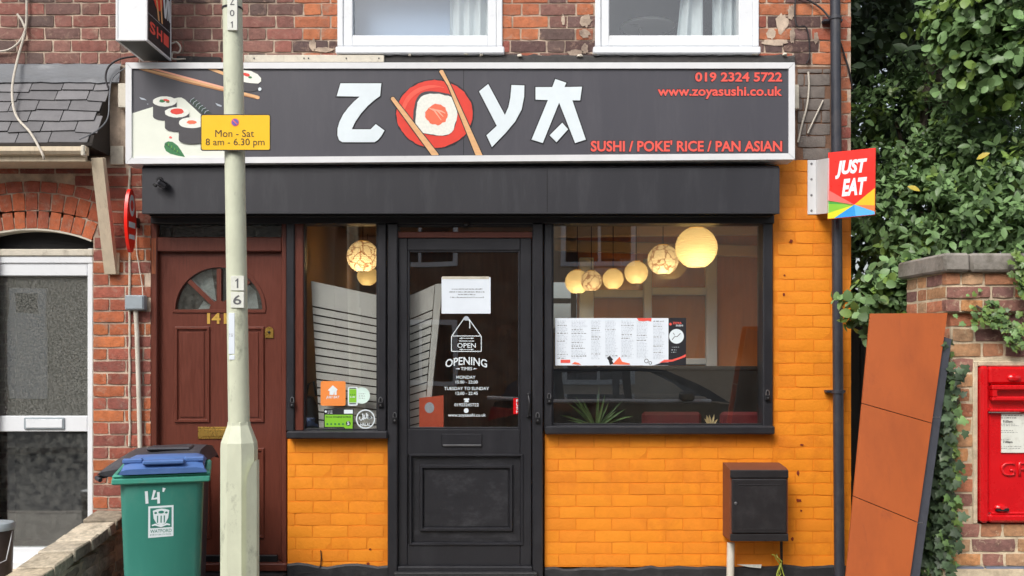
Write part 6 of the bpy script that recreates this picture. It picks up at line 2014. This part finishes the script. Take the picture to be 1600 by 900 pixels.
lay('pier', pw_, xl, 3.45, zpl, zcor, YQ, pcol, [(bxx0 - 0.028, bxx1 + 0.028, bxz0 - 0.012, bxz1 + 0.03)], 'flemish', 0.0768, 0.013, top=zcor, shift=0.11, L=0.232, jit=0.02)
lay('pier', pw_, xc, 3.45, zcor, zcop0, YQ - 0.04, pcol, (), 'flemish', 0.0675, 0.012, top=zcop0, shift=0.02, L=0.232, jit=0.02)
# side returns (left faces)
for (x, z0, z1, y0, y1, crs) in ((xl, 0.3, zcor, YQ + 0.02, YQ + 0.42, 0.0768), (xc, zcor, zcop0, YQ - 0.02, YQ + 0.45, 0.0675)):
    z = z1 - crs / 2
    k = 0
    while z > z0:
        y = y0
        while y < y1 - 0.05:
            L_ = 0.1025 if k % 2 else 0.215
            L_ = min(L_, y1 - y)
            put_brick('pier', pw_, L_, crs - 0.012, (x, y + L_ / 2, z), pcol(0, 0), rot=(0, 0, R(-90)))
            y += L_ + 0.012; k += 1
        z -= crs; k += 1
# coping stones
xs = [xk, PQ(1466, 0).x + 0.13, PQ(1600, 0).x + 0.25, 3.6, WXR]
for a, b in zip(xs, xs[1:]):
    MB().box(a + 0.002, b - 0.002, YQ - 0.075, YQ + 0.5, zcop0, zcop1, 0.012).wobble(0.006, 7).build('coping_stone', M['coping'], pw_)
# mortar surround of the post box, chamfered blue brick plinth
mb = MB()
for a in ((bxx0 - 0.026, bxx0 - 0.001, bxz0 - 0.01, bxz1 + 0.026), (bxx1 + 0.001, bxx1 + 0.026, bxz0 - 0.01, bxz1 + 0.026), (bxx0 - 0.0008, bxx1 + 0.0008, bxz1 + 0.001, bxz1 + 0.026)):
    mb.box(a[0], a[1], YQ + 0.001, YQ + 0.05, a[2], a[3], 0.004)
mb.wobble(0.004, 12).build('mortar_surround', M['mortar_pale'], pw_)
x = xl - 0.05
pz0 = zpl - 0.07
while x < 3.5:
    L_ = 0.215
    q = [(x, YQ - 0.06, pz0), (x, YQ - 0.06, zpl - 0.05), (x, YQ - 0.008, zpl - 0.004), (x, YQ + 0.04, zpl - 0.004), (x, YQ + 0.04, pz0)]
    MB().prism(q, (L_, 0, 0)).build('plinth_brick', M['blue_brick'], pw_)
    x += L_ + 0.012
MB().box(xl - 0.055, WXR, YQ - 0.052, YQ + 0.2, 0, zpl - 0.012).build('plinth_core', M['mortar_pale'], pw_)

pb = thing('post_box', 'red post box with slot and white notice set in the brick pier', 'post box', ((bxx0 + bxx1) / 2, YQ, bxz0))
fw = 0.042
fr = MB()
fr.box(bxx0, bxx0 + fw, YQ - 0.03, YQ + 0.2, bxz0, bxz1, 0.012); fr.box(bxx1 - fw, bxx1, YQ - 0.03, YQ + 0.2, bxz0, bxz1, 0.012)
fr.box(bxx0 + fw - 0.002, bxx1 - fw + 0.002, YQ - 0.029, YQ + 0.2, bxz0 + 0.002, bxz0 + fw * 1.1, 0.012)
fr.box(bxx0 + fw - 0.002, bxx1 - fw + 0.002, YQ - 0.029, YQ + 0.2, PQ(0, 600).z, bxz1 - 0.002, 0.012)
fr.build('frame', M['postbox'], pb)
zs0, zs1 = PQ(0, 619).z, PQ(0, 609).z
sx0, sx1 = PQ(1551, 0).x, bxx1 - 0.07
hd_ = MB()
hd_.box(PQ(1544, 0).x, bxx1 - 0.05, YQ - 0.045, YQ - 0.01, zs1, PQ(0, 601).z, 0.006)
hd_.box(PQ(1544, 0).x, bxx1 - 0.05, YQ - 0.045, YQ - 0.01, PQ(0, 626).z, zs0, 0.006)
hd_.box(PQ(1544, 0).x, sx0, YQ - 0.045, YQ - 0.01, zs0, zs1, 0.0); hd_.box(sx1, bxx1 - 0.05, YQ - 0.045, YQ - 0.01, zs0, zs1, 0.0)
hd_.build('slot_surround', M['postbox'], pb)
MB().box(sx0, sx1, YQ + 0.02, YQ + 0.03, zs0, zs1).build('slot', M['dark'], pb)
MB().box(bxx0 + fw - 0.003, bxx1 - fw + 0.003, YQ - 0.004, YQ + 0.02, PQ(0, 641).z, PQ(0, 600).z, 0.002).build('upper_plate', M['postbox'], pb)
MB().box(PQ(1540, 0).x, bxx1 - 0.04, YQ - 0.05, YQ - 0.005, PQ(0, 643).z, PQ(0, 638).z, 0.005).build('ledge', M['postbox'], pb)
bd = MB().box(bxx0 + fw + 0.004, bxx1 - fw - 0.004, YQ - 0.016, YQ + 0.02, PQ(0, 801).z, PQ(0, 645).z, 0.005).build('collection_door', M['postbox'], pb)
MB().box(PQ(1546, 0).x, bxx1 - 0.05, YQ - 0.026, YQ - 0.01, PQ(0, 803).z, PQ(0, 799).z, 0.004).build('lower_ledge', M['postbox'], pb)
np_ = MB().box(PQ(1561, 0).x, PQ(1602, 0).x, YQ - 0.024, YQ - 0.0165, PQ(0, 707).z, PQ(0, 645.5).z, 0.002).build('notice_plate', M['plate_white'], pb)
NM = plane_map(YQ - 0.024)
bars('notice_print', [(1564, 1598, 648, 1.6), (1564, 1590, 652, 1.6), (1564, 1586, 662, 1.1), (1564, 1592, 664.5, 1.1), (1564, 1584, 672, 1.1), (1564, 1590, 675, 1.1), (1564, 1578, 686, 1.1), (1564, 1596, 697, 1.0), (1564, 1594, 700, 1.0)], NM, 0.0008, M['ink_grey'], np_)
text('notice_time', '9.00am', (1567, 1582, 656.5, 660.5), NM, 0.0008, M['black_ink'], np_, bold=0.02)
text('notice_time', '7.00am', (1567, 1582, 688.5, 692.5), NM, 0.0008, M['black_ink'], np_, bold=0.02)
ct = text('royal_cipher', 'GR', (1563, 1610, 722, 744), plane_map(YQ - 0.016), 0.007, M['postbox'], bd, bold=0.0)
md = ct.modifiers.new('thick', 'SOLIDIFY'); md.thickness = 0.008; md.offset = -1
# lock hood and crown boss
for (px, py, sx_) in ((1561, 793, 1.0), (1579, 590, 1.0)):
    c = PQ(px, py)
    MB().lathe([(0.033, 0.0), (0.031, -0.012), (0.02, -0.02), (0.0, -0.022)], (c.x, YQ - 0.016 if py > 700 else YQ - 0.028, c.z), 'y', 16, sy=0.6).build('boss', M['postbox'], pb)
MB().box(PQ(1552, 0).x, PQ(1571, 0).x, YQ - 0.037, YQ - 0.02, PQ(0, 797).z, PQ(0, 792.5).z, 0.001).build('lock_slot', M['dark'], pb)

# ================================================================ LEANING BOARDS
lb = thing('leaning_board', 'terracotta orange sheets over a dark board leaning beside the brick pier', 'board', W(1370, 1070, -1.48))


def lean(py): return -1.285 - 0.2 * (py - 490) / 580.0


def sheet3(name, left, right, m, lift=0.0, th=0.006, bow=0.012):
    n_ = 8
    vs_, fs_ = [], []
    for i in range(n_ + 1):
        t_ = i / n_
        def lerp(P):
            k_ = t_ * (len(P) - 1); j = min(int(k_), len(P) - 2); u_ = k_ - j
            return (P[j][0] * (1 - u_) + P[j + 1][0] * u_, P[j][1] * (1 - u_) + P[j + 1][1] * u_)
        l_, r_ = lerp(left), lerp(right)
        for u_ in (0, 0.33, 0.67, 1):
            x_, y_ = l_[0] * (1 - u_) + r_[0] * u_, l_[1] * (1 - u_) + r_[1] * u_
            vs_.append(W(x_, y_, lean(y_) - lift - bow * math.sin(u_ * math.pi)))
    m4 = len(vs_)
    vs_ += [v + Vector((0, th, 0)) for v in vs_]
    for i in range(n_):
        for k_ in range(3):
            a_ = i * 4 + k_
            fs_.append([a_, a_ + 1, a_ + 5, a_ + 4]); fs_.append([m4 + a_, m4 + a_ + 4, m4 + a_ + 5, m4 + a_ + 1])
        for k_ in (0, 3):
            a_ = i * 4 + k_
            fs_.append([a_, a_ + 4, m4 + a_ + 4, m4 + a_])
    for k_ in range(3):
        fs_.append([k_, k_ + 1, m4 + k_ + 1, m4 + k_]); a_ = n_ * 4 + k_; fs_.append([a_, a_ + 1, m4 + a_ + 1, m4 + a_])
    return MB().add(vs_, fs_).build(name, m, lb, ang=60)


def edge_l(y): return (1360 - 38 * (y - 490) / 410.0, y)
def edge_r(y): return (1480.5 - 58.5 * (y - 489) / 411.0, y)


for (l0, l1), (r0_, r1_), lf_ in (((490, 629.6), (489, 660.6), 0.0), ((630.8, 774.6), (661.8, 815.6), 0.002), ((775.8, 1070), (816.8, 1070), 0.004)):
    sheet3('sheet', [edge_l(l0), edge_l(l1)], [edge_r(r0_), edge_r(r1_)], M['board'], lf_, 0.012, 0.004)
sheet3('back_board', [(1368, 494), (1316, 1070)], [(1487, 530), (1414, 1070)], M['slate_edge'], -0.02, 0.02, 0.0)
for px, py in ((1462, 652), (1436, 817)):
    p = W(px, py, lean(py) + 0.024)
    MB().box(p.x - 0.02, p.x + 0.018, p.y - 0.006, p.y, p.z - 0.003, p.z + 0.003, 0.001).build('clip', M['steel'], lb)

# ================================================================ VEGETATION
def leaf_shape(kind):
    """one leaf lying in XY, stem at the origin, tip at +X (unit length), folded along the midrib"""
    if kind == 'laurel':
        st_ = [(0, 0.02), (0.25, 0.20), (0.55, 0.25), (0.82, 0.15), (1.0, 0.0)]
    elif kind == 'round':
        st_ = [(0, 0.06), (0.22, 0.36), (0.55, 0.42), (0.85, 0.26), (1.0, 0.0)]
    vs_, fs_ = [], []
    for x_, w_ in st_:
        dz = -0.18 * x_ * x_
        vs_ += [(x_, -w_, 0.06 * w_ / 0.25 + dz), (x_, 0, dz), (x_, w_, 0.06 * w_ / 0.25 + dz)]
    for i in range(len(st_) - 1):
        for j in range(2):
            fs_.append([i * 3 + j, i * 3 + j + 1, i * 3 + 4 + j, i * 3 + 3 + j])
    return vs_, fs_


def ivy_shape():
    o_ = [(0, 0), (-0.08, 0.30), (0.12, 0.48), (0.30, 0.34), (0.52, 0.50), (0.62, 0.22), (1.0, 0.0), (0.62, -0.22), (0.52, -0.50), (0.30, -0.34), (0.12, -0.48), (-0.08, -0.30)]
    vs_ = [(0.35, 0, 0.05)] + [(x_, y_, -0.06 * abs(y_) - 0.05 * x_) for x_, y_ in o_]
    fs_ = [[0, i + 1, (i + 1) % len(o_) + 1] for i in range(len(o_))]
    return vs_, fs_


SH = {'laurel': leaf_shape('laurel'), 'round': leaf_shape('round'), 'ivy': ivy_shape()}


def leaf_mtx(pos, d, nrm, size):
    d = d.normalized()
    y_ = nrm.cross(d)
    if y_.length < 1e-4: y_ = d.orthogonal()
    y_.normalize()
    z_ = d.cross(y_)
    m_ = Matrix((d, y_, z_)).transposed().to_4x4()
    return Matrix.Translation(pos) @ m_ @ Matrix.Diagonal((size, size, size, 1))


class Leaves:
    def __init__(s): s.mats = {}; s.items = []

    def put(s, kind, m, pos, d, nrm, size): s.items.append((kind, m, leaf_mtx(pos, d, nrm, size), pos, size))

    def flush(s, parent, singles, name='leaf', mass='foliage'):
        """nearest leaves become objects of their own, the rest one mass per material"""
        cp = Vector((0, -DIST, EYE))
        s.items.sort(key=lambda it: -it[4] / (it[3] - cp).length if s.visible(it[3]) else 1)
        one, rest = s.items[:singles], s.items[singles:]
        cache = {}
        for kind, m, mx, pos, size in one:
            key = (kind, m.name)
            if key not in cache:
                me = bpy.data.meshes.new('leaf')
                me.from_pydata(SH[kind][0], [], SH[kind][1])
                me.polygons.foreach_set('use_smooth', [True] * len(me.polygons))
                me.materials.append(m)
                cache[key] = me
            o_ = bpy.data.objects.new(name, cache[key])
            C.objects.link(o_)
            o_.parent = parent
            o_.matrix_local = Matrix.Translation(-ORG[parent]) @ mx
        by = {}
        for it in rest: by.setdefault(it[1].name, []).append(it)
        for lst in by.values():
            vs_, fs_ = [], []
            org = ORG[parent]
            for kind, m, mx, pos, size in lst:
                b_ = len(vs_)
                sv, sf = SH[kind]
                vs_ += [tuple(mx @ Vector(v) - org) for v in sv]
                fs_ += [[i + b_ for i in f] for f in sf]
            me = bpy.data.meshes.new(mass)
            me.from_pydata(vs_, [], fs_)
            me.polygons.foreach_set('use_smooth', [True] * len(me.polygons))
            stuff(obj(mass, me, parent, [lst[0][1]], org))

    @staticmethod
    def visible(p):
        k = DIST / (DIST + p.y) * PXM
        x_, y_ = 800 + p.x * k, HOR - (p.z - EYE) * k
        return 1338 < x_ < 1600 and 0 < y_ < 900


def lump(lv, rr, c, r, n, kind, m, size, alt=None, altp=0.1, up=0.35, thick=0.45, face=True, sq=(1, 1, 1)):
    """sprigs of leaves over the camera side of a rounded mass"""
    for _ in range(n):
        while True:
            v = Vector((rr.gauss(0, 1), rr.gauss(0, 1), rr.gauss(0, 1))).normalized()
            if not face or v.y < 0.35: break
        q = 1 - thick * rr.random() ** 2
        bump_ = 1 + 0.28 * mnoise.noise(v * 2.3 + c)
        p = c + Vector((v.x * sq[0], v.y * sq[1], v.z * sq[2])) * r * q * bump_
        d = (v * 0.7 + Vector((rr.gauss(0, 0.6), rr.gauss(0, 0.5), rr.gauss(0, 0.5) + 0.1))).normalized()
        nl = rr.randint(4, 7)
        mm = alt if (alt and rr.random() < altp) else m
        for k in range(nl):
            a = 2.4 * k + rr.uniform(-0.4, 0.4)
            e1 = d.orthogonal().normalized(); e2 = d.cross(e1)
            dd = (d * rr.uniform(0.2, 0.9) + (e1 * math.cos(a) + e2 * math.sin(a)) * 0.9).normalized()
            nn = (Vector((0, -0.45, 1)) * up * 2 + d * 0.8 + Vector((rr.gauss(0, 0.25), rr.gauss(0, 0.25), rr.gauss(0, 0.25))))
            lv.put(kind, mm, p + d * 0.02 * k, dd, nn, size * rr.uniform(0.65, 1.15))


rv = random.Random(77)


def trunk(t_, base, top, r, limbs):
    mb = MB()
    pts = [base + (top - base) * s_ + Vector((0.08 * math.sin(s_ * 5), 0.05 * math.cos(s_ * 4), 0)) for s_ in (0, 0.2, 0.4, 0.6, 0.8, 1)]
    mb.tube(pts, [r * (1.25 - 0.9 * s_) for s_ in (0, 0.2, 0.4, 0.6, 0.8, 1)], 10)
    mb.wobble(0.02, 3).build('trunk', M['bark'], t_)
    for k, e in enumerate(limbs):
        s_ = pts[1 + k % 4]
        mid = (s_ + e) / 2 + Vector((rv.uniform(-0.15, 0.15), rv.uniform(-0.15, 0.15), 0.12))
        MB().tube([s_, mid, e], [r * 0.4, r * 0.25, 0.012], 7).build('limb', M['bark'], t_)


# laurel tree behind the wall
tr1 = thing('laurel_tree', 'large dark evergreen laurel tree filling the gap beyond the gable wall', 'tree', (3.4, 1.6, 0))
lim = [W(1400, 190, 1.2), W(1500, 240, 0.9), W(1570, 300, 0.7), W(1430, 320, 0.7), W(1530, 100, 1.0), W(1590, 60, 0.9)]
trunk(tr1, Vector((3.4, 1.6, 0)), Vector((3.5, 1.7, 5.2)), 0.13, lim)
lv = Leaves()
for px, py, Y, r_, n_ in ((1408, 215, 1.2, 0.42, 156), (1478, 205, 1.35, 0.45, 143), (1550, 278, 1.15, 0.42, 143), (1440, 300, 0.75, 0.42, 182), (1512, 262, 0.65, 0.42, 182), (1568, 320, 0.45, 0.42, 182), (1400, 350, 0.55, 0.34, 143), (1478, 365, 0.35, 0.40, 182), (1545, 380, 0.25, 0.34, 143), (1610, 300, 0.35, 0.36, 117), (1375, 150, 1.6, 0.4, 117), (1620, 385, 0.2, 0.3, 91), (1372, 420, 0.75, 0.3, 70)):
    lump(lv, rv, W(px, py, Y), r_, n_, 'laurel', M['leaf'], 0.076, M['leaf_bright'], 0.12)
for _ in range(2):
    p = W(rv.uniform(1380, 1560), rv.uniform(180, 330), 0.15)
    lv.put('laurel', M['leaf_yellow'], p, Vector((rv.uniform(-1, 1), -0.3, rv.uniform(-0.4, 0.3))), Vector((0, -1, 0.6)), 0.085)
lv.flush(tr1, 280)

# deep mass behind it, closing the view
tr2 = thing('evergreen_tree', 'shadowy evergreen tree in deep shade close behind the gable', 'tree', (2.9, 3.6, 0))
trunk(tr2, Vector((2.9, 3.6, 0)), Vector((3.0, 3.7, 5.6)), 0.14, [W(1380, 60, 3.0), W(1440, 40, 2.8), W(1420, 120, 2.9), W(1500, 80, 2.9)])
lv = Leaves()
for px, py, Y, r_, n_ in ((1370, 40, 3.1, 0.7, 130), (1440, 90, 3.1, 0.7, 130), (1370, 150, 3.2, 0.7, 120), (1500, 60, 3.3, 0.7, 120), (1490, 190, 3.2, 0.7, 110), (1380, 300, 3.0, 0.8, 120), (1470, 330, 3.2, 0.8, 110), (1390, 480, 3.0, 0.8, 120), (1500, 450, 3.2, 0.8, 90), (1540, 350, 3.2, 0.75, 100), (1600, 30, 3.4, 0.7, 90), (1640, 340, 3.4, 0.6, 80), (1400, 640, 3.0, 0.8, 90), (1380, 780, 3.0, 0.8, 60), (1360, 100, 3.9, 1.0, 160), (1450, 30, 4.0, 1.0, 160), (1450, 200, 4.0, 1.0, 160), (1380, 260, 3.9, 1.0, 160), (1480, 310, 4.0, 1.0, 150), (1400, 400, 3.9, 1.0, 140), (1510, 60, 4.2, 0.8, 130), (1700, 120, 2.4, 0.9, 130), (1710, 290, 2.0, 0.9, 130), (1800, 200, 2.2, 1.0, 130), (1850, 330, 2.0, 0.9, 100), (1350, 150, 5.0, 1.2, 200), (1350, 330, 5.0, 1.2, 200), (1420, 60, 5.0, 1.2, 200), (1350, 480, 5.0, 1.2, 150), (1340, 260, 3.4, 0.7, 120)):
    lump(lv, rv, W(px, py, Y), r_, n_, 'laurel', M['leaf_shaded'], 0.11)
# canopy overhead, out of frame, shading the recess
for x_, y_, z_ in ((2.7, 1.4, 4.5), (3.3, 0.8, 4.55), (3.9, 1.2, 4.6), (2.9, 2.4, 4.8), (3.7, 2.4, 4.8), (4.5, 0.9, 4.4), (2.6, 3.4, 5.0), (3.4, 3.6, 5.3), (4.4, 2.8, 4.8)):
    lump(lv, rv, Vector((x_, y_, z_)), 0.7, 120, 'laurel', M['leaf_shaded'], 0.12, face=False)
lv.flush(tr2, 0)

# hanging branches top right with rounder paler leaves
tr3 = thing('overhanging_tree', 'paler broadleaved branches hanging into the top right corner', 'tree', (4.6, 0.5, 0))
trunk(tr3, Vector((4.6, 0.5, 0)), Vector((4.4, 0.4, 5.0)), 0.11, [W(1540, 40, 0.1), W(1590, 90, 0.1), W(1510, 90, 0.2), W(1580, -20, 0.1)])
lv = Leaves()
for px, py, Y, r_, n_ in ((1525, 20, 0.2, 0.26, 80), (1580, 10, 0.1, 0.34, 100), (1505, 75, 0.25, 0.22, 60), (1555, 75, 0.1, 0.30, 100), (1602, 80, 0.05, 0.26, 80), (1525, 118, 0.2, 0.2, 55), (1575, 118, 0.1, 0.2, 45), (1490, 40, 0.4, 0.2, 45), (1640, 40, 0.1, 0.4, 70)):
    lump(lv, rv, W(px, py, Y), r_, n_, 'round', M['leaf'], 0.072, M['leaf_bright'], 0.16, up=0.2)
lv.flush(tr3, 200)

# bush by the board and ivy on the wall
bs = thing('leafy_bush', 'round leaved green bush behind the top of the leaning board', 'bush', W(1385, 520, -0.45) * 1.0)
lv = Leaves()
for px, py, Y, r_, n_ in ((1385, 462, -0.55, 0.14, 55), (1408, 445, -0.5, 0.11, 40), (1365, 480, -0.5, 0.12, 40), (1425, 470, -0.6, 0.08, 25)):
    lump(lv, rv, W(px, py, Y), r_, n_, 'round', M['leaf'], 0.062, M['leaf_bright'], 0.22, up=0.25)
lv.flush(bs, 120)
MB().tube([W(1390, 1000, -0.4), W(1388, 700, -0.42), W(1392, 500, -0.5), W(1386, 460, -0.52)], [0.02, 0.016, 0.012, 0.006], 7).build('stem', M['bark'], bs)


def ivy(name, lab, path, n, size, spread, m, alt, singles, altp=0.3, out=-1.0):
    t_ = thing(name, lab, 'ivy', path[-1])
    MB().tube(path, 0.006, 6).build('stem', M['bark'], t_)
    lv_ = Leaves()
    for _ in range(n):
        k = rv.random() * (len(path) - 1)
        j = min(int(k), len(path) - 2)
        p = path[j] + (path[j + 1] - path[j]) * (k - j)
        p = p + Vector((rv.gauss(0, spread[0]), out * abs(rv.gauss(0, spread[1])) , rv.gauss(0, spread[2])))
        d = Vector((rv.gauss(0, 0.7), -0.3, -0.7 + rv.gauss(0, 0.5)))
        lv_.put('ivy', alt if rv.random() < altp else m, p, d, Vector((rv.gauss(0, 0.35), -1, 0.5 + rv.gauss(0, 0.3))), size * rv.uniform(0.6, 1.25))
    lv_.flush(t_, singles)
    return t_


def col_at(x, y, zs): return [Vector((x + rv.uniform(-0.01, 0.01), y, z)) for z in zs]


ivy('ivy_curtain', 'bright ivy climbing between the leaning board and the brick pier', col_at(2.222, -1.2, (1.5, 1.2, 0.9, 0.6, 0.3, 0.02)), 420, 0.040, (0.014, 0.03, 0.05), M['ivy'], M['leaf_bright'], 180, 0.4)
ivy('ivy_shadow', 'dark ivy in shade behind the edge of the leaning board', col_at(2.195, -0.98, (1.62, 1.2, 0.8, 0.4, 0.02)), 1500, 0.048, (0.025, 0.16, 0.06), M['leaf_shaded'], M['ivy'], 0, 0.12, out=rv.choice((-1,)))
ivy('ivy_trail', 'trailing ivy spreading over the face of the brick pier above the post box', [W(1525, 478, -1.25), W(1550, 492, -1.25), W(1575, 505, -1.25), W(1592, 525, -1.25), W(1625, 520, -1.25)], 170, 0.032, (0.05, 0.012, 0.03), M['ivy'], M['leaf_bright'], 120, 0.45)
ivy('ivy_tuft', 'bright ivy tuft over the right end of the stone coping', [W(1592, 398, -1.29), W(1597, 425, -1.29), W(1600, 455, -1.29), W(1620, 470, -1.29)], 90, 0.036, (0.02, 0.012, 0.03), M['leaf_bright'], M['ivy'], 60, 0.3)

# dark close-boarded gate at the back of the side passage
gt = thing('side_gate', 'dark timber gate deep in the side passage', 'gate', (2.6, 2.2, 0))
x = XR + 0.02
while x < 3.6:
    MB().box(x, x + 0.115, 2.2, 2.225, 0.05, 1.9 + rnd.uniform(-0.01, 0.01), 0.003).build('board', M['fence'], gt)
    x += 0.122
MB().box(XR + 0.02, 3.6, 2.2255, 2.27, 0.5, 0.6).build('rail', M['fence'], gt)

# ================================================================ ACROSS THE STREET (seen only as reflections)
YO = -13.0
oh = thing('opposite_house', 'pebbledashed house across the street', 'building', (-9, YO, 0))
MB().box(-15, -4.6, YO - 6, YO, 0, 5.8).build('wall', M['render'], oh)
rf = MB(); rf.prism([(-15.3, YO + 0.4, 5.8), (-15.3, YO - 3, 8.2), (-15.3, YO - 6.4, 5.8)], (11.0, 0, 0)); o = rf.build('roof', M['slate'], oh); o.color = (0.07, 0.065, 0.07, 1)
dd = MB().box(-10.25, -9.45, YO + 0.005, YO + 0.06, 0.62, 2.85, 0.01).build('front_door', M['upvc'], oh)
MB().box(-10.1, -9.6, YO + 0.061, YO + 0.07, 2.35, 2.75).build('pane', M['car_glass'], dd)
for x in (-13.5, -8.2, -6.2):
    w1 = MB().box(x, x + 1.3, YO + 0.005, YO + 0.05, 1.0, 2.3, 0.01).build('window', M['upvc'], oh)
    MB().box(x + 0.08, x + 1.22, YO + 0.051, YO + 0.056, 1.08, 2.22).build('pane', M['car_glass'], w1)
    w1 = MB().box(x, x + 1.3, YO + 0.005, YO + 0.05, 3.5, 4.8, 0.01).build('window', M['upvc'], oh)
    MB().box(x + 0.08, x + 1.22, YO + 0.051, YO + 0.056, 3.58, 4.72).build('pane', M['car_glass'], w1)
ob = thing('opposite_house', 'dark brick house with added pale half across the street', 'building', (2, YO, 0))
MB().box(-3.6, 0.6, YO - 6, YO, 0, 5.4).build('wall', mat('dark_brown_brick', (0.2, 0.12, 0.08), 0.9, var=0.3, vscale=12, bump=0.5), ob)
MB().box(0.601, 9, YO - 6, YO, 0, 5.4).build('wall', mat('added_pale_render', (0.6, 0.49, 0.36), 0.9, var=0.1, vscale=12, bump=0.5), ob)  # pale half added so the mirrored car stands out against it
rf = MB(); rf.prism([(-3.8, YO + 0.4, 5.4), (-3.8, YO - 3, 7.6), (-3.8, YO - 6.4, 5.4)], (13, 0, 0)); o = rf.build('roof', M['slate'], ob); o.color = (0.07, 0.065, 0.07, 1)
for x in (-2.6, 1.0, 5.0):
    for z in (0.9, 3.3):
        w1 = MB().box(x, x + 1.5, YO + 0.005, YO + 0.05, z, z + 1.3, 0.01).build('window', M['upvc'], ob)
        MB().box(x + 0.1, x + 0.72, YO + 0.051, YO + 0.056, z + 0.1, z + 1.2).build('pane', M['car_glass'], w1)
        MB().box(x + 0.78, x + 1.4, YO + 0.051, YO + 0.056, z + 0.1, z + 1.2).build('pane', M['car_glass'], w1)

# parked black estate car behind the photographer
car = thing('parked_car', 'black estate car parked at the far kerb, mirrored in the shop window', 'car', (1.9, -8.4, -0.12))
CX0, CY0, CY1, CZ = -0.35, -9.2, -7.45, -0.12


side = [(0.0, 0.45), (0.02, 0.75), (0.10, 0.98), (0.9, 1.02), (2.9, 1.0), (3.75, 0.93), (4.35, 0.78), (4.6, 0.62), (4.62, 0.35), (4.5, 0.22), (0.2, 0.22), (0.05, 0.3)]
mb = MB(); mb.prism([(CX0 + x, CY0, CZ + z) for x, z in side], (0, CY1 - CY0, 0)); mb.build('body', M['car_paint'], car, ang=50)
gh_lo = [(0.12, 0.985), (3.45, 0.975)]
cab = [(0.16, 1.0), (0.30, 1.22), (0.55, 1.38), (1.0, 1.46), (2.0, 1.485), (2.6, 1.42), (3.1, 1.2), (3.5, 0.97)]
n = len(cab)
vs = []
for x, z in cab:
    ins = 0.02 + 0.22 * max(0, (z - 0.97)) / 0.5
    vs += [(CX0 + x, CY0 + ins, CZ + z), (CX0 + x, CY1 - ins, CZ + z)]
fs = [[i * 2, i * 2 + 1, i * 2 + 3, i * 2 + 2] for i in range(2, 5)]
MB().add(vs, fs).build('car_roof', M['car_paint'], car, ang=40)
MB().add(vs, [[0, 1, 3, 2], [2, 3, 5, 4]]).build('rear_window', M['glass_up'], car)
MB().add(vs, [[i * 2, i * 2 + 1, i * 2 + 3, i * 2 + 2] for i in (5, 6)]).build('windscreen', M['glass_up'], car)


def on_side(x, z, far=False):
    ins = 0.02 + 0.22 * max(0, z - 0.97) / 0.5
    return Vector((CX0 + x, (CY0 + ins - 0.004) if far else (CY1 - ins + 0.004), CZ + z))


for far in (False, True):
    for pts in ([(0.42, 1.03), (0.55, 1.27), (0.95, 1.38), (1.02, 1.03)], [(1.08, 1.03), (1.04, 1.39), (1.95, 1.41), (1.98, 1.03)], [(2.08, 1.03), (2.06, 1.41), (2.5, 1.37), (2.95, 1.16), (3.15, 1.02)]):
        MB().prism([on_side(x, z, far) for x, z in pts], (0, -0.003, 0)).build('side_window', M['glass_up'], car)
    for pts in ([(0.16, 1.0), (0.42, 1.0), (0.56, 1.28), (0.96, 1.4), (1.9, 1.42), (2.5, 1.385), (2.96, 1.175), (3.2, 1.0), (3.5, 0.97), (3.1, 1.2), (2.6, 1.42), (2.0, 1.485), (1.0, 1.46), (0.55, 1.38), (0.30, 1.22)], [(0.98, 0.99), (0.94, 1.41), (1.06, 1.41), (1.10, 0.99)], [(1.98, 0.99), (1.94, 1.43), (2.07, 1.43), (2.09, 0.99)]):
        MB().prism([on_side(x, z, far) + Vector((0, 0.004 if not far else -0.004, 0)) for x, z in pts], (0, -0.02 if not far else 0.02, 0)).build('window_pillar', M['car_paint'], car)
MB().tube([Vector((CX0 + x, CY1 + 0.015, CZ + z)) for x, z in ((-0.0, 1.04), (0.35, 1.03), (0.7, 1.0), (2.0, 1.0), (3.2, 1.0))], 0.028, 6).build('chrome_trim', mat('bright_trim', (0.8, 0.8, 0.8), 0.3, metal=0.2, bump=0), car)
MB().prism([Vector((CX0 + x, CY1 + 0.004, CZ + z)) for x, z in ((0.0, 0.72), (0.05, 0.92), (0.42, 0.88), (0.35, 0.8))], (0, -0.01, 0)).build('tail_lamp', M['tail_red'], car)
MB().box(CX0 + 2.75, CX0 + 2.95, CY1 - 0.05, CY1 + 0.12, CZ + 1.0, CZ + 1.13, 0.03).build('door_mirror', M['car_paint'], car)
for x in (0.85, 3.7):
    for y in (CY0 - 0.01, CY1 - 0.2):
        wh = MB().lathe([(0.2, 0), (0.31, 0.01), (0.32, 0.05), (0.32, 0.16), (0.31, 0.2), (0.2, 0.21)], (CX0 + x, y, CZ + 0.32), 'y', 24).build('wheel', M['rubber'], car)
        MB().lathe([(0.02, 0), (0.19, 0.005), (0.2, 0.015)], (CX0 + x, y + 0.205, CZ + 0.32), 'y', 20).build('rim', M['chrome'], wh)
